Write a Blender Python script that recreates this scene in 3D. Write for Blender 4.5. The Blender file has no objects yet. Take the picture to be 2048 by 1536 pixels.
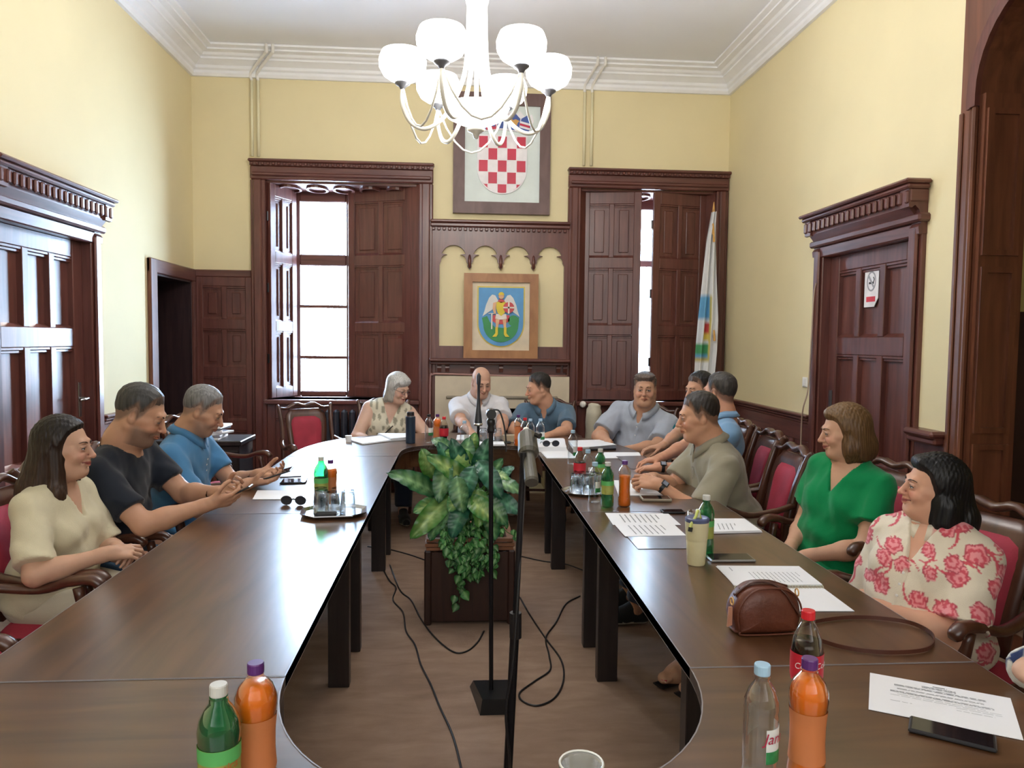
import bpy, bmesh, math, random
import numpy as np
from mathutils import Vector, Matrix, Euler
from mathutils.geometry import tessellate_polygon

random.seed(7)
rng = np.random.default_rng(7)
C = bpy.context.scene.collection
SC = bpy.context.scene
PI = math.pi

# ---------------------------------------------------------------- camera
F_PX, CAM_H = 1500.0, 1.55
_Y = Vector(((915 - 1024) / F_PX, (768 - 678) / F_PX, -1.0)).normalized()
_Z = Vector((math.sin(.007), math.cos(.007), 0)); _Z = (_Z - _Z.dot(_Y) * _Y).normalized()
_X = _Y.cross(_Z)
RM = Matrix((_X, _Y, _Z))                       # camera space -> world
CAM = Vector((0, 0, CAM_H))
cam = bpy.data.cameras.new('camera'); camo = bpy.data.objects.new('camera', cam); C.objects.link(camo)
camo.matrix_world = Matrix.Translation(CAM) @ RM.to_4x4()
cam.sensor_width = 36; cam.sensor_fit = 'HORIZONTAL'; cam.lens = F_PX / 2048 * 36
cam.clip_start = .02; cam.clip_end = 400
SC.camera = camo

def ray(px, py):
    return RM @ Vector(((px - 1024) / F_PX, (768 - py) / F_PX, -1.0))
def on_z(px, py, z):
    d = ray(px, py); return CAM + d * ((z - CAM_H) / d.z)
def on_y(px, py, y):
    d = ray(px, py); return CAM + d * (y / d.y)
def on_x(px, py, x):
    d = ray(px, py); return CAM + d * (x / d.x)

# ---------------------------------------------------------------- light
SC.view_settings.view_transform = 'Standard'
SC.view_settings.look = 'None'
SC.view_settings.gamma = 1.0
SC.view_settings.use_curve_mapping = False
SC.view_settings.exposure = 0.0
w = bpy.data.worlds.new('sky'); SC.world = w; w.use_nodes = True
bg = w.node_tree.nodes['Background']; bg.inputs[0].default_value = (.62, .80, 1, 1); bg.inputs[1].default_value = 48.0

def light(name, kind, loc, energy, color, rot=None, look=None, **kw):
    l = bpy.data.lights.new(name, kind); l.energy = energy; l.color = color
    for k, v in kw.items(): setattr(l, k, v)
    o = bpy.data.objects.new(name, l); C.objects.link(o); o.location = loc
    if look is not None: o.rotation_euler = (Vector(look)).to_track_quat('-Z', 'Y').to_euler()
    return o
# low sun entering through the back windows
light('sun', 'SUN', (3, 12, 6), 5.5, (1, .90, .78), look=(-.36, -.965, -.36), angle=.02)
# daylight in the two back windows
light('daylight_window', 'AREA', (-1.42, 8.16, 1.95), 90, (.52, .72, 1), look=(.12, -1, -.12), shape='RECTANGLE', size=.5, size_y=2.0)
light('daylight_window', 'AREA', (1.96, 8.16, 1.95), 22, (.7, .84, 1), look=(0, -1, -.05), shape='RECTANGLE', size=.4, size_y=1.9)
# added fill light at the rear wall, where no window is seen
light('fill_rear', 'AREA', (0.0, -1.05, 2.3), 60, (.95, .96, 1.0), look=(0.0, 1, -.16), shape='RECTANGLE', size=3.6, size_y=2.0)

# ---------------------------------------------------------------- materials
MATS = {}
def _mat(name):
    m = bpy.data.materials.new(name); m.use_nodes = True
    nt = m.node_tree; b = nt.nodes['Principled BSDF']; return m, nt, b
def _coords(nt, scale, kind='Object', rot=(0, 0, 0)):
    tc = nt.nodes.new('ShaderNodeTexCoord'); mp = nt.nodes.new('ShaderNodeMapping')
    nt.links.new(tc.outputs[kind], mp.inputs[0]); mp.inputs['Scale'].default_value = scale
    mp.inputs['Rotation'].default_value = rot
    return mp
def _ramp(nt, stops):
    r = nt.nodes.new('ShaderNodeValToRGB'); e = r.color_ramp.elements
    while len(e) < len(stops): e.new(.5)
    for i, (p, c) in enumerate(stops): e[i].position = p; e[i].color = (*c, 1)
    return r
def plain(name, col, rough=.6, metal=0, spec=None, noise=.08, nscale=9, bump=0, bscale=60, **kw):
    """one colour with slight noise variation"""
    if name in MATS: return MATS[name]
    m, nt, b = _mat(name)
    mp = _coords(nt, (nscale,) * 3)
    n = nt.nodes.new('ShaderNodeTexNoise'); n.inputs['Scale'].default_value = 1; n.inputs['Detail'].default_value = 4
    nt.links.new(mp.outputs[0], n.inputs['Vector'])
    a = tuple(max(0, c * (1 - noise)) for c in col); z = tuple(min(1, c * (1 + noise)) for c in col)
    r = _ramp(nt, [(.3, a), (.7, z)]); nt.links.new(n.outputs[0], r.inputs[0]); nt.links.new(r.outputs[0], b.inputs['Base Color'])
    b.inputs['Roughness'].default_value = rough; b.inputs['Metallic'].default_value = metal
    if spec is not None: b.inputs['Specular IOR Level'].default_value = spec
    if bump:
        n2 = nt.nodes.new('ShaderNodeTexNoise'); n2.inputs['Scale'].default_value = bscale; n2.inputs['Detail'].default_value = 3
        tc = nt.nodes.new('ShaderNodeTexCoord'); nt.links.new(tc.outputs['Object'], n2.inputs['Vector'])
        bp = nt.nodes.new('ShaderNodeBump'); bp.inputs['Strength'].default_value = bump; bp.inputs['Distance'].default_value = .01
        nt.links.new(n2.outputs[0], bp.inputs['Height']); nt.links.new(bp.outputs[0], b.inputs['Normal'])
    for k, v in kw.items():
        if k in b.inputs: b.inputs[k].default_value = v
    MATS[name] = m; return m
def wood(name, dark, light_, grain=(14, 14, 1.2), rough=.35, coat=.25, bump=.06, spec=.5):
    if name in MATS: return MATS[name]
    m, nt, b = _mat(name)
    mp = _coords(nt, grain)
    n = nt.nodes.new('ShaderNodeTexNoise'); n.inputs['Scale'].default_value = 1.6; n.inputs['Detail'].default_value = 7; n.inputs['Distortion'].default_value = .7
    nt.links.new(mp.outputs[0], n.inputs['Vector'])
    mid = tuple((a + c) / 2 for a, c in zip(dark, light_))
    r = _ramp(nt, [(.28, dark), (.5, mid), (.72, light_)])
    nt.links.new(n.outputs[0], r.inputs[0]); nt.links.new(r.outputs[0], b.inputs['Base Color'])
    b.inputs['Roughness'].default_value = rough; b.inputs['Coat Weight'].default_value = coat; b.inputs['Coat Roughness'].default_value = rough * .7
    b.inputs['Specular IOR Level'].default_value = spec
    bp = nt.nodes.new('ShaderNodeBump'); bp.inputs['Strength'].default_value = bump; bp.inputs['Distance'].default_value = .004
    nt.links.new(n.outputs[0], bp.inputs['Height']); nt.links.new(bp.outputs[0], b.inputs['Normal'])
    MATS[name] = m; return m
def emit(name, col, strength):
    if name in MATS: return MATS[name]
    m, nt, b = _mat(name)
    b.inputs['Base Color'].default_value = (*col, 1); b.inputs['Emission Color'].default_value = (*col, 1)
    b.inputs['Emission Strength'].default_value = strength
    MATS[name] = m; return m
def glass(name, col, rough=.03, ior=1.3, alpha=None, trans=1.0):
    """thin clear plastic or glass: see-through colour mixed with a gloss coat"""
    if name in MATS: return MATS[name]
    m = bpy.data.materials.new(name); m.use_nodes = True; nt = m.node_tree
    nt.nodes.clear()
    out = nt.nodes.new('ShaderNodeOutputMaterial'); mix = nt.nodes.new('ShaderNodeMixShader')
    tr = nt.nodes.new('ShaderNodeBsdfTransparent'); gl = nt.nodes.new('ShaderNodeBsdfGlossy'); fr = nt.nodes.new('ShaderNodeLayerWeight')
    df = nt.nodes.new('ShaderNodeBsdfDiffuse'); mix2 = nt.nodes.new('ShaderNodeMixShader')
    tr.inputs[0].default_value = (*col, 1); gl.inputs[0].default_value = (.95, .97, 1, 1); gl.inputs[1].default_value = rough
    df.inputs[0].default_value = (*col, 1)
    fr.inputs[0].default_value = .32
    mix2.inputs[0].default_value = 1 - trans
    nt.links.new(tr.outputs[0], mix2.inputs[1]); nt.links.new(df.outputs[0], mix2.inputs[2])
    nt.links.new(fr.outputs['Facing'], mix.inputs[0]); nt.links.new(mix2.outputs[0], mix.inputs[1]); nt.links.new(gl.outputs[0], mix.inputs[2])
    nt.links.new(mix.outputs[0], out.inputs[0])
    MATS[name] = m; return m
def vcol(name, rough=.6, bump=0, bscale=200, sss=0, spec=.4, sheen=0, nvar=.06, nscale=12):
    """material coloured by the mesh's own colour attribute (skin tone, prints, patterns)"""
    if name in MATS: return MATS[name]
    m, nt, b = _mat(name)
    a = nt.nodes.new('ShaderNodeAttribute'); a.attribute_name = 'col'
    mp = _coords(nt, (nscale,) * 3)
    n = nt.nodes.new('ShaderNodeTexNoise'); n.inputs['Scale'].default_value = 1; n.inputs['Detail'].default_value = 4
    nt.links.new(mp.outputs[0], n.inputs['Vector'])
    r = _ramp(nt, [(.3, (1 - nvar,) * 3), (.7, (1,) * 3)]); nt.links.new(n.outputs[0], r.inputs[0])
    mx = nt.nodes.new('ShaderNodeMix'); mx.data_type = 'RGBA'; mx.blend_type = 'MULTIPLY'; mx.inputs[0].default_value = 1
    nt.links.new(a.outputs['Color'], mx.inputs[6]); nt.links.new(r.outputs[0], mx.inputs[7])
    nt.links.new(mx.outputs[2], b.inputs['Base Color'])
    b.inputs['Roughness'].default_value = rough; b.inputs['Specular IOR Level'].default_value = spec
    if sss:
        b.inputs['Subsurface Weight'].default_value = sss; b.inputs['Subsurface Radius'].default_value = (.012, .005, .003)
        b.inputs['Subsurface Scale'].default_value = 1
    if sheen: b.inputs['Sheen Weight'].default_value = sheen
    if bump:
        n2 = nt.nodes.new('ShaderNodeTexNoise'); n2.inputs['Scale'].default_value = bscale; n2.inputs['Detail'].default_value = 3
        tc = nt.nodes.new('ShaderNodeTexCoord'); nt.links.new(tc.outputs['Object'], n2.inputs['Vector'])
        bp = nt.nodes.new('ShaderNodeBump'); bp.inputs['Strength'].default_value = bump; bp.inputs['Distance'].default_value = .004
        nt.links.new(n2.outputs[0], bp.inputs['Height']); nt.links.new(bp.outputs[0], b.inputs['Normal'])
    MATS[name] = m; return m

WOOD = wood('panel_wood', (.075, .021, .017), (.160, .052, .038), rough=.36, coat=.3)
WOODH = wood('panel_wood_level', (.075, .021, .017), (.160, .052, .038), grain=(1.2, 1.2, 14), rough=.36, coat=.3)
WOOD_LIT = wood('panel_wood_lit', (.095, .030, .014), (.19, .065, .030), rough=.4, coat=.2)  # lighter panel wood: the light falling on it is put into the colour
TABLE = wood('table_wood', (.058, .025, .011), (.13, .060, .026), grain=(9, 1.0, 9), rough=.30, coat=.45, bump=.02)
TABLEX = wood('table_wood_across', (.058, .025, .011), (.13, .060, .026), grain=(1.0, 9, 9), rough=.30, coat=.45, bump=.02)
TLEG = wood('table_leg_wood', (.012, .009, .010), (.03, .022, .022), rough=.4, coat=.15)
CHAIR = wood('chair_wood', (.045, .014, .008), (.105, .038, .02), grain=(10, 10, 2), rough=.3, coat=.4)
FRAMEW = wood('picture_frame_wood', (.27, .11, .04), (.42, .20, .075), grain=(6, 6, 2), rough=.45, coat=.1)
FRAMED = wood('dark_frame_wood', (.10, .055, .05), (.17, .10, .09), grain=(6, 6, 2), rough=.5, coat=.05)
YEL = plain('yellow_wall_paint', (.80, .70, .43), rough=.75, noise=.035, nscale=1.3, bump=.05, bscale=25)
CEIL = plain('ceiling_paint', (.88, .90, .96), rough=.8, noise=.02, nscale=1.5)
PLASTER = plain('white_plaster', (.89, .90, .93), rough=.6, noise=.02)
RED = plain('red_upholstery', (.36, .025, .05), rough=.75, noise=.15, bump=.1, bscale=150)
BLACKP = plain('black_plastic', (.012, .012, .014), rough=.35, noise=.1)
BLACKM = plain('black_metal', (.012, .012, .015), rough=.3, metal=.4, noise=.1)
STEEL = plain('steel', (.6, .6, .62), rough=.25, metal=1, noise=.05)
PAPER = plain('white_paper', (.88, .89, .92), rough=.7, noise=.01)
WHITE = plain('white_enamel', (.85, .84, .80), rough=.35, noise=.02)

# ---------------------------------------------------------------- mesh builder
class MB:
    def __init__(s): s.v = []; s.f = []; s.m = []; s.col = None
    def add(s, verts, faces, mi=0, M=None):
        n = len(s.v)
        if M is not None: verts = [tuple(M @ Vector(p)) for p in verts]
        s.v += [tuple(p) for p in verts]; s.f += [tuple(i + n for i in f) for f in faces]; s.m += [mi] * len(faces)
        return s
    def box(s, a, b, ch=0.0, mi=0, M=None):
        x0, y0, z0 = (min(p, q) for p, q in zip(a, b)); x1, y1, z1 = (max(p, q) for p, q in zip(a, b))
        ch = min(ch, (x1 - x0) * .45, (y1 - y0) * .45, (z1 - z0) * .45)
        if ch <= 0:
            v = [(x, y, z) for x in (x0, x1) for y in (y0, y1) for z in (z0, z1)]
            f = [(0, 1, 3, 2), (4, 6, 7, 5), (0, 4, 5, 1), (2, 3, 7, 6), (0, 2, 6, 4), (1, 5, 7, 3)]
            return s.add(v, f, mi, M)
        v = []; idx = {}
        for i in (0, 1):
            for j in (0, 1):
                for k in (0, 1):
                    cx, cy, cz = (x0, x1)[i], (y0, y1)[j], (z0, z1)[k]
                    sx, sy, sz = (1, -1)[i], (1, -1)[j], (1, -1)[k]
                    for ax in range(3):                    # vertex lying on the face normal to axis ax
                        p = [cx + sx * ch, cy + sy * ch, cz + sz * ch]; p[ax] = (cx, cy, cz)[ax]
                        idx[(i, j, k, ax)] = len(v); v.append(tuple(p))
        f = []
        for ax in range(3):
            o1, o2 = (ax + 1) % 3, (ax + 2) % 3
            for e in (0, 1):
                q = []
                for a_, b_ in ((0, 0), (1, 0), (1, 1), (0, 1)):
                    c = [0, 0, 0]; c[ax] = e; c[o1] = a_; c[o2] = b_; q.append(idx[(*c, ax)])
                f.append(tuple(q if e else q[::-1]))
            for a_ in (0, 1):                              # edges parallel to ax
                for b_ in (0, 1):
                    c0 = [0, 0, 0]; c1 = [0, 0, 0]; c1[ax] = 1
                    for c in (c0, c1): c[o1] = a_; c[o2] = b_
                    q = [idx[(*c0, o1)], idx[(*c1, o1)], idx[(*c1, o2)], idx[(*c0, o2)]]
                    f.append(tuple(q if a_ == b_ else q[::-1]))
        for i in (0, 1):
            for j in (0, 1):
                for k in (0, 1):
                    q = [idx[(i, j, k, ax)] for ax in range(3)]
                    f.append(tuple(q if (i + j + k) % 2 else q[::-1]))
        return s.add(v, f, mi, M)
    def tube(s, pts, r, n=8, mi=0, caps=True, M=None, flat=1.0):
        pts = [Vector(p) for p in pts]; rs = r if isinstance(r, (list, tuple)) else [r] * len(pts)
        v = []; f = []; up = None
        for i, p in enumerate(pts):
            t = (pts[min(i + 1, len(pts) - 1)] - pts[max(i - 1, 0)])
            t = t.normalized() if t.length > 1e-9 else Vector((0, 0, 1))
            if up is None: up = Vector((0, 0, 1)) if abs(t.z) < .9 else Vector((1, 0, 0))
            a = up - up.dot(t) * t; a = a.normalized() if a.length > 1e-6 else t.orthogonal().normalized()
            up = a; b = t.cross(a)
            for k in range(n):
                an = 2 * PI * k / n; v.append(tuple(p + (a * math.cos(an) * flat + b * math.sin(an)) * rs[i]))
        for i in range(len(pts) - 1):
            for k in range(n):
                k2 = (k + 1) % n; f.append((i * n + k, i * n + k2, (i + 1) * n + k2, (i + 1) * n + k))
        if caps: f.append(tuple(range(n))[::-1]); f.append(tuple((len(pts) - 1) * n + k for k in range(n)))
        return s.add(v, f, mi, M)
    def lathe(s, prof, n=20, mi=0, M=None, cap=(True, True), ang=(0, 2 * PI)):
        v = []; f = []; full = abs(ang[1] - ang[0] - 2 * PI) < 1e-6; m = n if full else n + 1
        for r, z in prof:
            for k in range(m):
                an = ang[0] + (ang[1] - ang[0]) * k / n; v.append((r * math.cos(an), r * math.sin(an), z))
        for i in range(len(prof) - 1):
            for k in range(n):
                k2 = (k + 1) % m if full else k + 1; f.append((i * m + k, i * m + k2, (i + 1) * m + k2, (i + 1) * m + k))
        if full and cap[0] and prof[0][0] > 1e-6: f.append(tuple(range(m))[::-1])
        if full and cap[1] and prof[-1][0] > 1e-6: f.append(tuple((len(prof) - 1) * m + k for k in range(m)))
        return s.add(v, f, mi, M)
    def prism(s, loops, h0, h1, M=None, mi=0):
        """polygon (first loop) with holes, in local XY, extruded from z=h0 to h1"""
        flat = [p for l in loops for p in l]; n = len(flat)
        tris = tessellate_polygon([[Vector((x, y, 0)) for x, y in l] for l in loops])
        v = [(x, y, h0) for x, y in flat] + [(x, y, h1) for x, y in flat]; f = []
        for t in tris:
            a, b, c = t; p, q, r_ = flat[a], flat[b], flat[c]
            if (q[0] - p[0]) * (r_[1] - p[1]) - (q[1] - p[1]) * (r_[0] - p[0]) < 0: a, b, c = c, b, a
            f.append((a + n, b + n, c + n)); f.append((c, b, a))
        o = 0
        for l in loops:
            m = len(l); area = sum(l[i][0] * l[(i + 1) % m][1] - l[(i + 1) % m][0] * l[i][1] for i in range(m))
            outer = l is loops[0]
            for i in range(m):
                j = (i + 1) % m; q = (o + i, o + j, o + j + n, o + i + n)
                f.append(q if (area > 0) == outer else q[::-1])
            o += m
        return s.add(v, f, mi, M)
    def build(s, name, mats, parent=None, smooth=False, loc=(0, 0, 0), rot=None, auto=None):
        me = bpy.data.meshes.new(name); me.from_pydata(s.v, [], s.f)
        mats = mats if isinstance(mats, (list, tuple)) else [mats]
        for m in mats: me.materials.append(m)
        if len(mats) > 1: me.polygons.foreach_set('material_index', s.m)
        if smooth: me.shade_smooth()
        if auto is not None:
            me.shade_smooth(); me.set_sharp_from_angle(angle=auto)
        if (smooth or auto is not None) and len(s.f) < 6000:
            bm = bmesh.new(); bm.from_mesh(me); bmesh.ops.recalc_face_normals(bm, faces=bm.faces); bm.to_mesh(me); bm.free()
        me.update()
        o = bpy.data.objects.new(name, me); C.objects.link(o); o.location = loc
        if rot: o.rotation_euler = rot
        if parent is not None: o.parent = parent
        return o

def thing(name, label, cat, loc=(0, 0, 0), rz=0, group=None, rot=None):
    o = bpy.data.objects.new(name, None); C.objects.link(o); o.location = loc
    o.rotation_euler = rot if rot else (0, 0, rz)
    o.empty_display_size = .05
    o['label'] = label; o['category'] = cat
    if group: o['group'] = group
    return o
def tag(o, label, cat, group=None, kind=None):
    o['label'] = label; o['category'] = cat
    if group: o['group'] = group
    if kind: o['kind'] = kind
    return o
def struct(o, label, cat):
    o['kind'] = 'structure'; o['label'] = label; o['category'] = cat; return o
def sroot(name, label, cat, loc=(0, 0, 0)):
    o = thing(name, label, cat, loc); o['kind'] = 'structure'; return o
def dup(root, loc, rz=None, label=None, group=None):
    r = root.copy(); C.objects.link(r); r.location = loc
    if rz is not None: r.rotation_euler = (0, 0, rz)
    if label: r['label'] = label
    if group: r['group'] = group
    for ch in list(root.children):
        c = ch.copy(); C.objects.link(c); c.parent = r
        for g in list(ch.children):
            d = g.copy(); C.objects.link(d); d.parent = c
    return r
def smoothcurve(pts, n=8):
    """Catmull-Rom through the points"""
    P = [Vector(p) for p in pts]; P = [P[0] * 2 - P[1]] + P + [P[-1] * 2 - P[-2]]; out = []
    for i in range(1, len(P) - 2):
        for k in range(n):
            t = k / n; a, b, c, d = P[i - 1:i + 3]
            out.append(.5 * ((2 * b) + (c - a) * t + (2 * a - 5 * b + 4 * c - d) * t * t + (3 * b - a - 3 * c + d) * t ** 3))
    out.append(P[-2]); return out
# placement matrices: local (x, y) of a flat drawing -> a wall; local +z points into the room
M_BACK = Matrix(((1, 0, 0, 0), (0, 0, -1, 0), (0, 1, 0, 0), (0, 0, 0, 1)))      # x->X, y->Z, z->-Y
# ================================================================ the room
XL, XR, YB, YF, ZC = -2.58, 2.75, 7.6, -1.2, 4.28
# floor: worn brown carpet
m, nt, b = _mat('brown_carpet')
mp = _coords(nt, (1, 1, 1)); n1 = nt.nodes.new('ShaderNodeTexNoise'); n1.inputs['Scale'].default_value = 1.7; n1.inputs['Detail'].default_value = 8; n1.inputs['Roughness'].default_value = .62
mp2 = _coords(nt, (3.0, 9.0, 3)); n2 = nt.nodes.new('ShaderNodeTexNoise'); n2.inputs['Scale'].default_value = 1.5; n2.inputs['Detail'].default_value = 9; n2.inputs['Distortion'].default_value = .4
nt.links.new(mp.outputs[0], n1.inputs['Vector']); nt.links.new(mp2.outputs[0], n2.inputs['Vector'])
mx = nt.nodes.new('ShaderNodeMath'); mx.operation = 'ADD'; nt.links.new(n1.outputs[0], mx.inputs[0]); nt.links.new(n2.outputs[0], mx.inputs[1])
ml = nt.nodes.new('ShaderNodeMath'); ml.operation = 'MULTIPLY'; ml.inputs[1].default_value = .5; nt.links.new(mx.outputs[0], ml.inputs[0])
r = _ramp(nt, [(.30, (.19, .115, .072)), (.50, (.27, .175, .118)), (.70, (.36, .245, .17))]); nt.links.new(ml.outputs[0], r.inputs[0]); nt.links.new(r.outputs[0], b.inputs['Base Color'])
b.inputs['Roughness'].default_value = .85
n3 = nt.nodes.new('ShaderNodeTexNoise'); n3.inputs['Scale'].default_value = 260; bp = nt.nodes.new('ShaderNodeBump'); bp.inputs['Strength'].default_value = .35; bp.inputs['Distance'].default_value = .003
nt.links.new(mp.outputs[0], n3.inputs['Vector']); nt.links.new(n3.outputs[0], bp.inputs['Height']); nt.links.new(bp.outputs[0], b.inputs['Normal'])
CARPET = m
struct(MB().box((XL - 1.2, YF - .2, -.12), (6.2, 8.6, 0)).build('floor', CARPET), 'worn brown carpet floor under the ring of tables', 'floor')
struct(MB().box((XL - .3, YF - .2, ZC), (XR + .3, YB + .3, ZC + .1)).build('ceiling', CEIL), 'plain white plaster ceiling', 'ceiling')
# left wall with door opening (Y 4.20..5.40) and recess opening (6.55..7.5)
def wall_x(x, sgn, loops, name, mat, label, th=.3):
    """wall whose room face is at x; loops are (Y, Z)"""
    M = Matrix(((0, 0, sgn, x), (1, 0, 0, 0), (0, 1, 0, 0), (0, 0, 0, 1)))
    mb = MB(); mb.prism(loops, 0, th, M)
    return struct(mb.build(name, mat), label, 'wall')
rect = lambda a, b, c, d: [(a, b), (c, b), (c, d), (a, d)]
wall_x(XL, -1, [rect(YF, 0, YB, ZC), rect(4.36, .001, 5.50, 2.22), rect(6.62, .001, 7.5, 2.08)], 'wall_left', YEL, 'pale yellow plaster wall on the left with a panelled door')
wall_x(XR, 1, [rect(3.97, 0, YB, ZC), rect(4.36, .001, 5.50, 2.22)], 'wall_right', YEL, 'pale yellow plaster wall on the right behind the women', .25)
# back wall with two window niches and a fireplace opening
mb = MB(); mb.prism([rect(XL - .3, 0, XR + .3, ZC), rect(-1.88, .93, -.39, 3.08), rect(1.23, .93, 2.62, 3.08), rect(.0, .02, .9, .86)], 0, .3, Matrix.Translation((0, YB + .3, 0)) @ M_BACK)
struct(mb.build('wall_back', YEL), 'yellow plaster end wall with two shuttered windows and a fireplace', 'wall')
struct(MB().box((XL - .3, YF - .2, 0), (XR + .3, YF, ZC)).build('wall_front', YEL), 'yellow wall behind the camera', 'wall')

# cornice: stepped plaster profile mitred round three sides
prof = [(0, 4.05), (.03, 4.05), (.045, 4.075), (.045, 4.10), (.065, 4.115), (.07, 4.14), (.12, 4.175), (.135, 4.178), (.135, 4.195), (.16, 4.205), (.175, 4.225), (.225, 4.235), (.225, 4.25), (.27, 4.262), (.27, 4.28), (0, 4.28)]
def cornice(name, a, b, nrm, label):
    """a, b wall corners (x, y); nrm into the room; mitred at both ends"""
    a = Vector((*a, 0)); b = Vector((*b, 0)); d = (b - a).normalized(); nv = Vector((*nrm, 0)); v = []; f = []
    for e, sg in ((a, 1), (b, -1)):
        for p, z in prof: v.append(tuple(e + nv * p + d * sg * p + Vector((0, 0, z))))
    n = len(prof)
    for i in range(n): j = (i + 1) % n; f.append((i, j, n + j, n + i))
    o = MB().add(v, f).build(name, PLASTER, auto=.5); struct(o, label, 'cornice')
cornice('trim_1', (XL, YB), (XR, YB), (0, -1), 'white stepped plaster cornice along the end wall')
cornice('trim_2', (XL, YF), (XL, YB), (1, 0), 'white stepped plaster cornice along the left wall')
cornice('trim_3', (XR, YB), (XR, YF), (-1, 0), 'white stepped plaster cornice along the right wall')

# ---------------------------------------------------------------- panelled leaves (doors, shutters)
def panel_leaf(parent, M, w, h, cols, rows, th=.045, frame=.09, mid=.07, mat=WOOD, rec=.028, mould=.018):
    """a framed and panelled board: M places local x (width), y (height), z (thickness, front = +z).
    rows: list of (y0, y1) panel spans; each panel and each rail is its own part"""
    def part(name, mb): return mb.build(name, mat, parent)
    cw = (w - 2 * frame - (cols - 1) * mid) / cols
    for x0 in (0, w - frame): part('stile', MB().box((x0, 0, 0), (x0 + frame, h, th), .004, M=M))
    edges = [0] + [e for r_ in rows for e in r_] + [h]
    for i in range(0, len(edges), 2):
        if edges[i + 1] - edges[i] > .01: part('rail', MB().box((frame, edges[i], 0), (w - frame, edges[i + 1], th), .004, M=M))
    for (y0, y1) in rows:
        for c in range(cols):
            x0 = frame + c * (cw + mid)
            if c: part('mullion', MB().box((x0 - mid, y0, 0), (x0, y1, th), .004, M=M))
            mb = MB().box((x0, y0, 0), (x0 + cw, y1, th - rec), M=M)
            mb.box((x0, y1 - mould, th - rec), (x0 + cw, y1, th - .004), .003, M=M)       # head moulding in two steps
            mb.box((x0, y1 - 2 * mould, th - rec), (x0 + cw, y1 - mould, th - .014), .003, M=M)
            mb.add([(x0, y0, th - .002), (x0 + cw, y0, th - .002), (x0 + cw, y0 + .022, th - rec), (x0, y0 + .022, th - rec)], [(0, 1, 2, 3)], M=M)
            if cols <= 2: mb.box((x0 + .05, y0 + .05, th - rec), (x0 + cw - .05, y1 - .06, th - rec + .012), .011, M=M)
            part('panel', mb)

def side_door(n, x, sgn, label):
    """sgn = +1: left wall (room on +X side); -1: right wall"""
    r = sroot(n, label, 'door')
    P = Matrix(((0, 0, sgn, x), (-sgn if False else 1, 0, 0, 0), (0, 1, 0, 0), (0, 0, 0, 1)))
    if sgn < 0: P = Matrix(((0, 0, -1, x), (1, 0, 0, 0), (0, 1, 0, 0), (0, 0, 0, 1)))
    P = P @ Matrix.Translation((.14, 0, 0))
    y0, y1 = 4.25, 5.33
    panel_leaf(r, P @ Matrix.Translation((y0, .01, -.085)), y1 - y0, 2.18, 3, [(.22, .62), (.74, 1.46), (1.585, 2.065)], frame=.125, mid=.065, th=.05, rec=.036)
    for a, b in ((4.13, 4.25), (5.33, 5.45)):          # jambs and casings
        r_ = MB().box((a, 0, -.1), (b, 2.24, .03), .006, M=P); r_.box((a + .02, 0, .03), (b - .02, 2.24, .055), .01, M=P)
        c = r_.build('jamb', WOOD, r)
    MB().box((4.13, 2.19, -.1), (5.45, 2.27, .04), .008, M=P).build('lintel', WOODH, r)
    MB().box((4.10, 2.27, -.02), (5.48, 2.32, .07), .012, M=P).build('lower_moulding', WOODH, r)
    MB().prism([[(0, 0), (.06, 0), (.10, .05), (.10, .08), (0, .08)]], 4.16, 5.42, P @ Matrix(((0, 0, 1, 0), (0, 1, 0, 2.31), (1, 0, 0, 0), (0, 0, 0, 1)))).build('cove', WOODH, r)
    # dentilled hood
    MB().box((4.12, 2.385, 0), (5.46, 2.461, .113), .006, M=P).build('hood_board', WOODH, r)
    MB().box((4.105, 2.46, 0), (5.475, 2.49, .14), .01, M=P).build('hood_moulding', WOODH, r)
    MB().box((4.09, 2.49, 0), (5.49, 2.515, .16), .01, M=P).build('hood_cap', WOODH, r)
    k = 0; yy = 4.13
    first = None
    while yy < 5.43:
        if first is None:
            first = MB().box((0, 2.375, .11), (.034, 2.45, .13), .008, M=P).build('dentil', WOOD, r); first.location = P.to_3x3() @ Vector((yy, 0, 0))
        else:
            c = first.copy(); C.objects.link(c); c.parent = r; c.location = P.to_3x3() @ Vector((yy, 0, 0))
        yy += .068
    for yy in (4.127, 5.363):                            # curved brackets
        pf = [(0, 2.20), (.05, 2.20), (.055, 2.24), (.04, 2.26), (.04, 2.30), (.055, 2.34), (.08, 2.365), (.10, 2.35), (.118, 2.355), (.12, 2.42), (.12, 2.46), (0, 2.46)]
        MB().prism([[(z, q) for z, q in pf]], yy, yy + .09, P @ Matrix(((0, 0, 1, 0), (0, 1, 0, 0), (1, 0, 0, 0), (0, 0, 0, 1)))).build('bracket', WOOD, r)
    return r, P
d1, P1 = side_door('door_1', XL, 1, 'dark wooden six-panel door with dentilled hood in the left wall')
d2, P2 = side_door('door_2', XR, -1, 'dark wooden panelled door carrying a no-smoking sign in the right wall')
# handle of the left door, on its far stile
hd = MB().box((5.235, .98, -.035), (5.275, 1.22, -.028), .003, M=P1)
h_ = hd.build('door_handle', STEEL, d1)
MB().tube([P1 @ Vector(p) for p in ((5.255, 1.11, -.03), (5.255, 1.11, .025), (5.20, 1.108, .03), (5.14, 1.105, .028))], .010, 8).build('lever', STEEL, h_, smooth=True)
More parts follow.
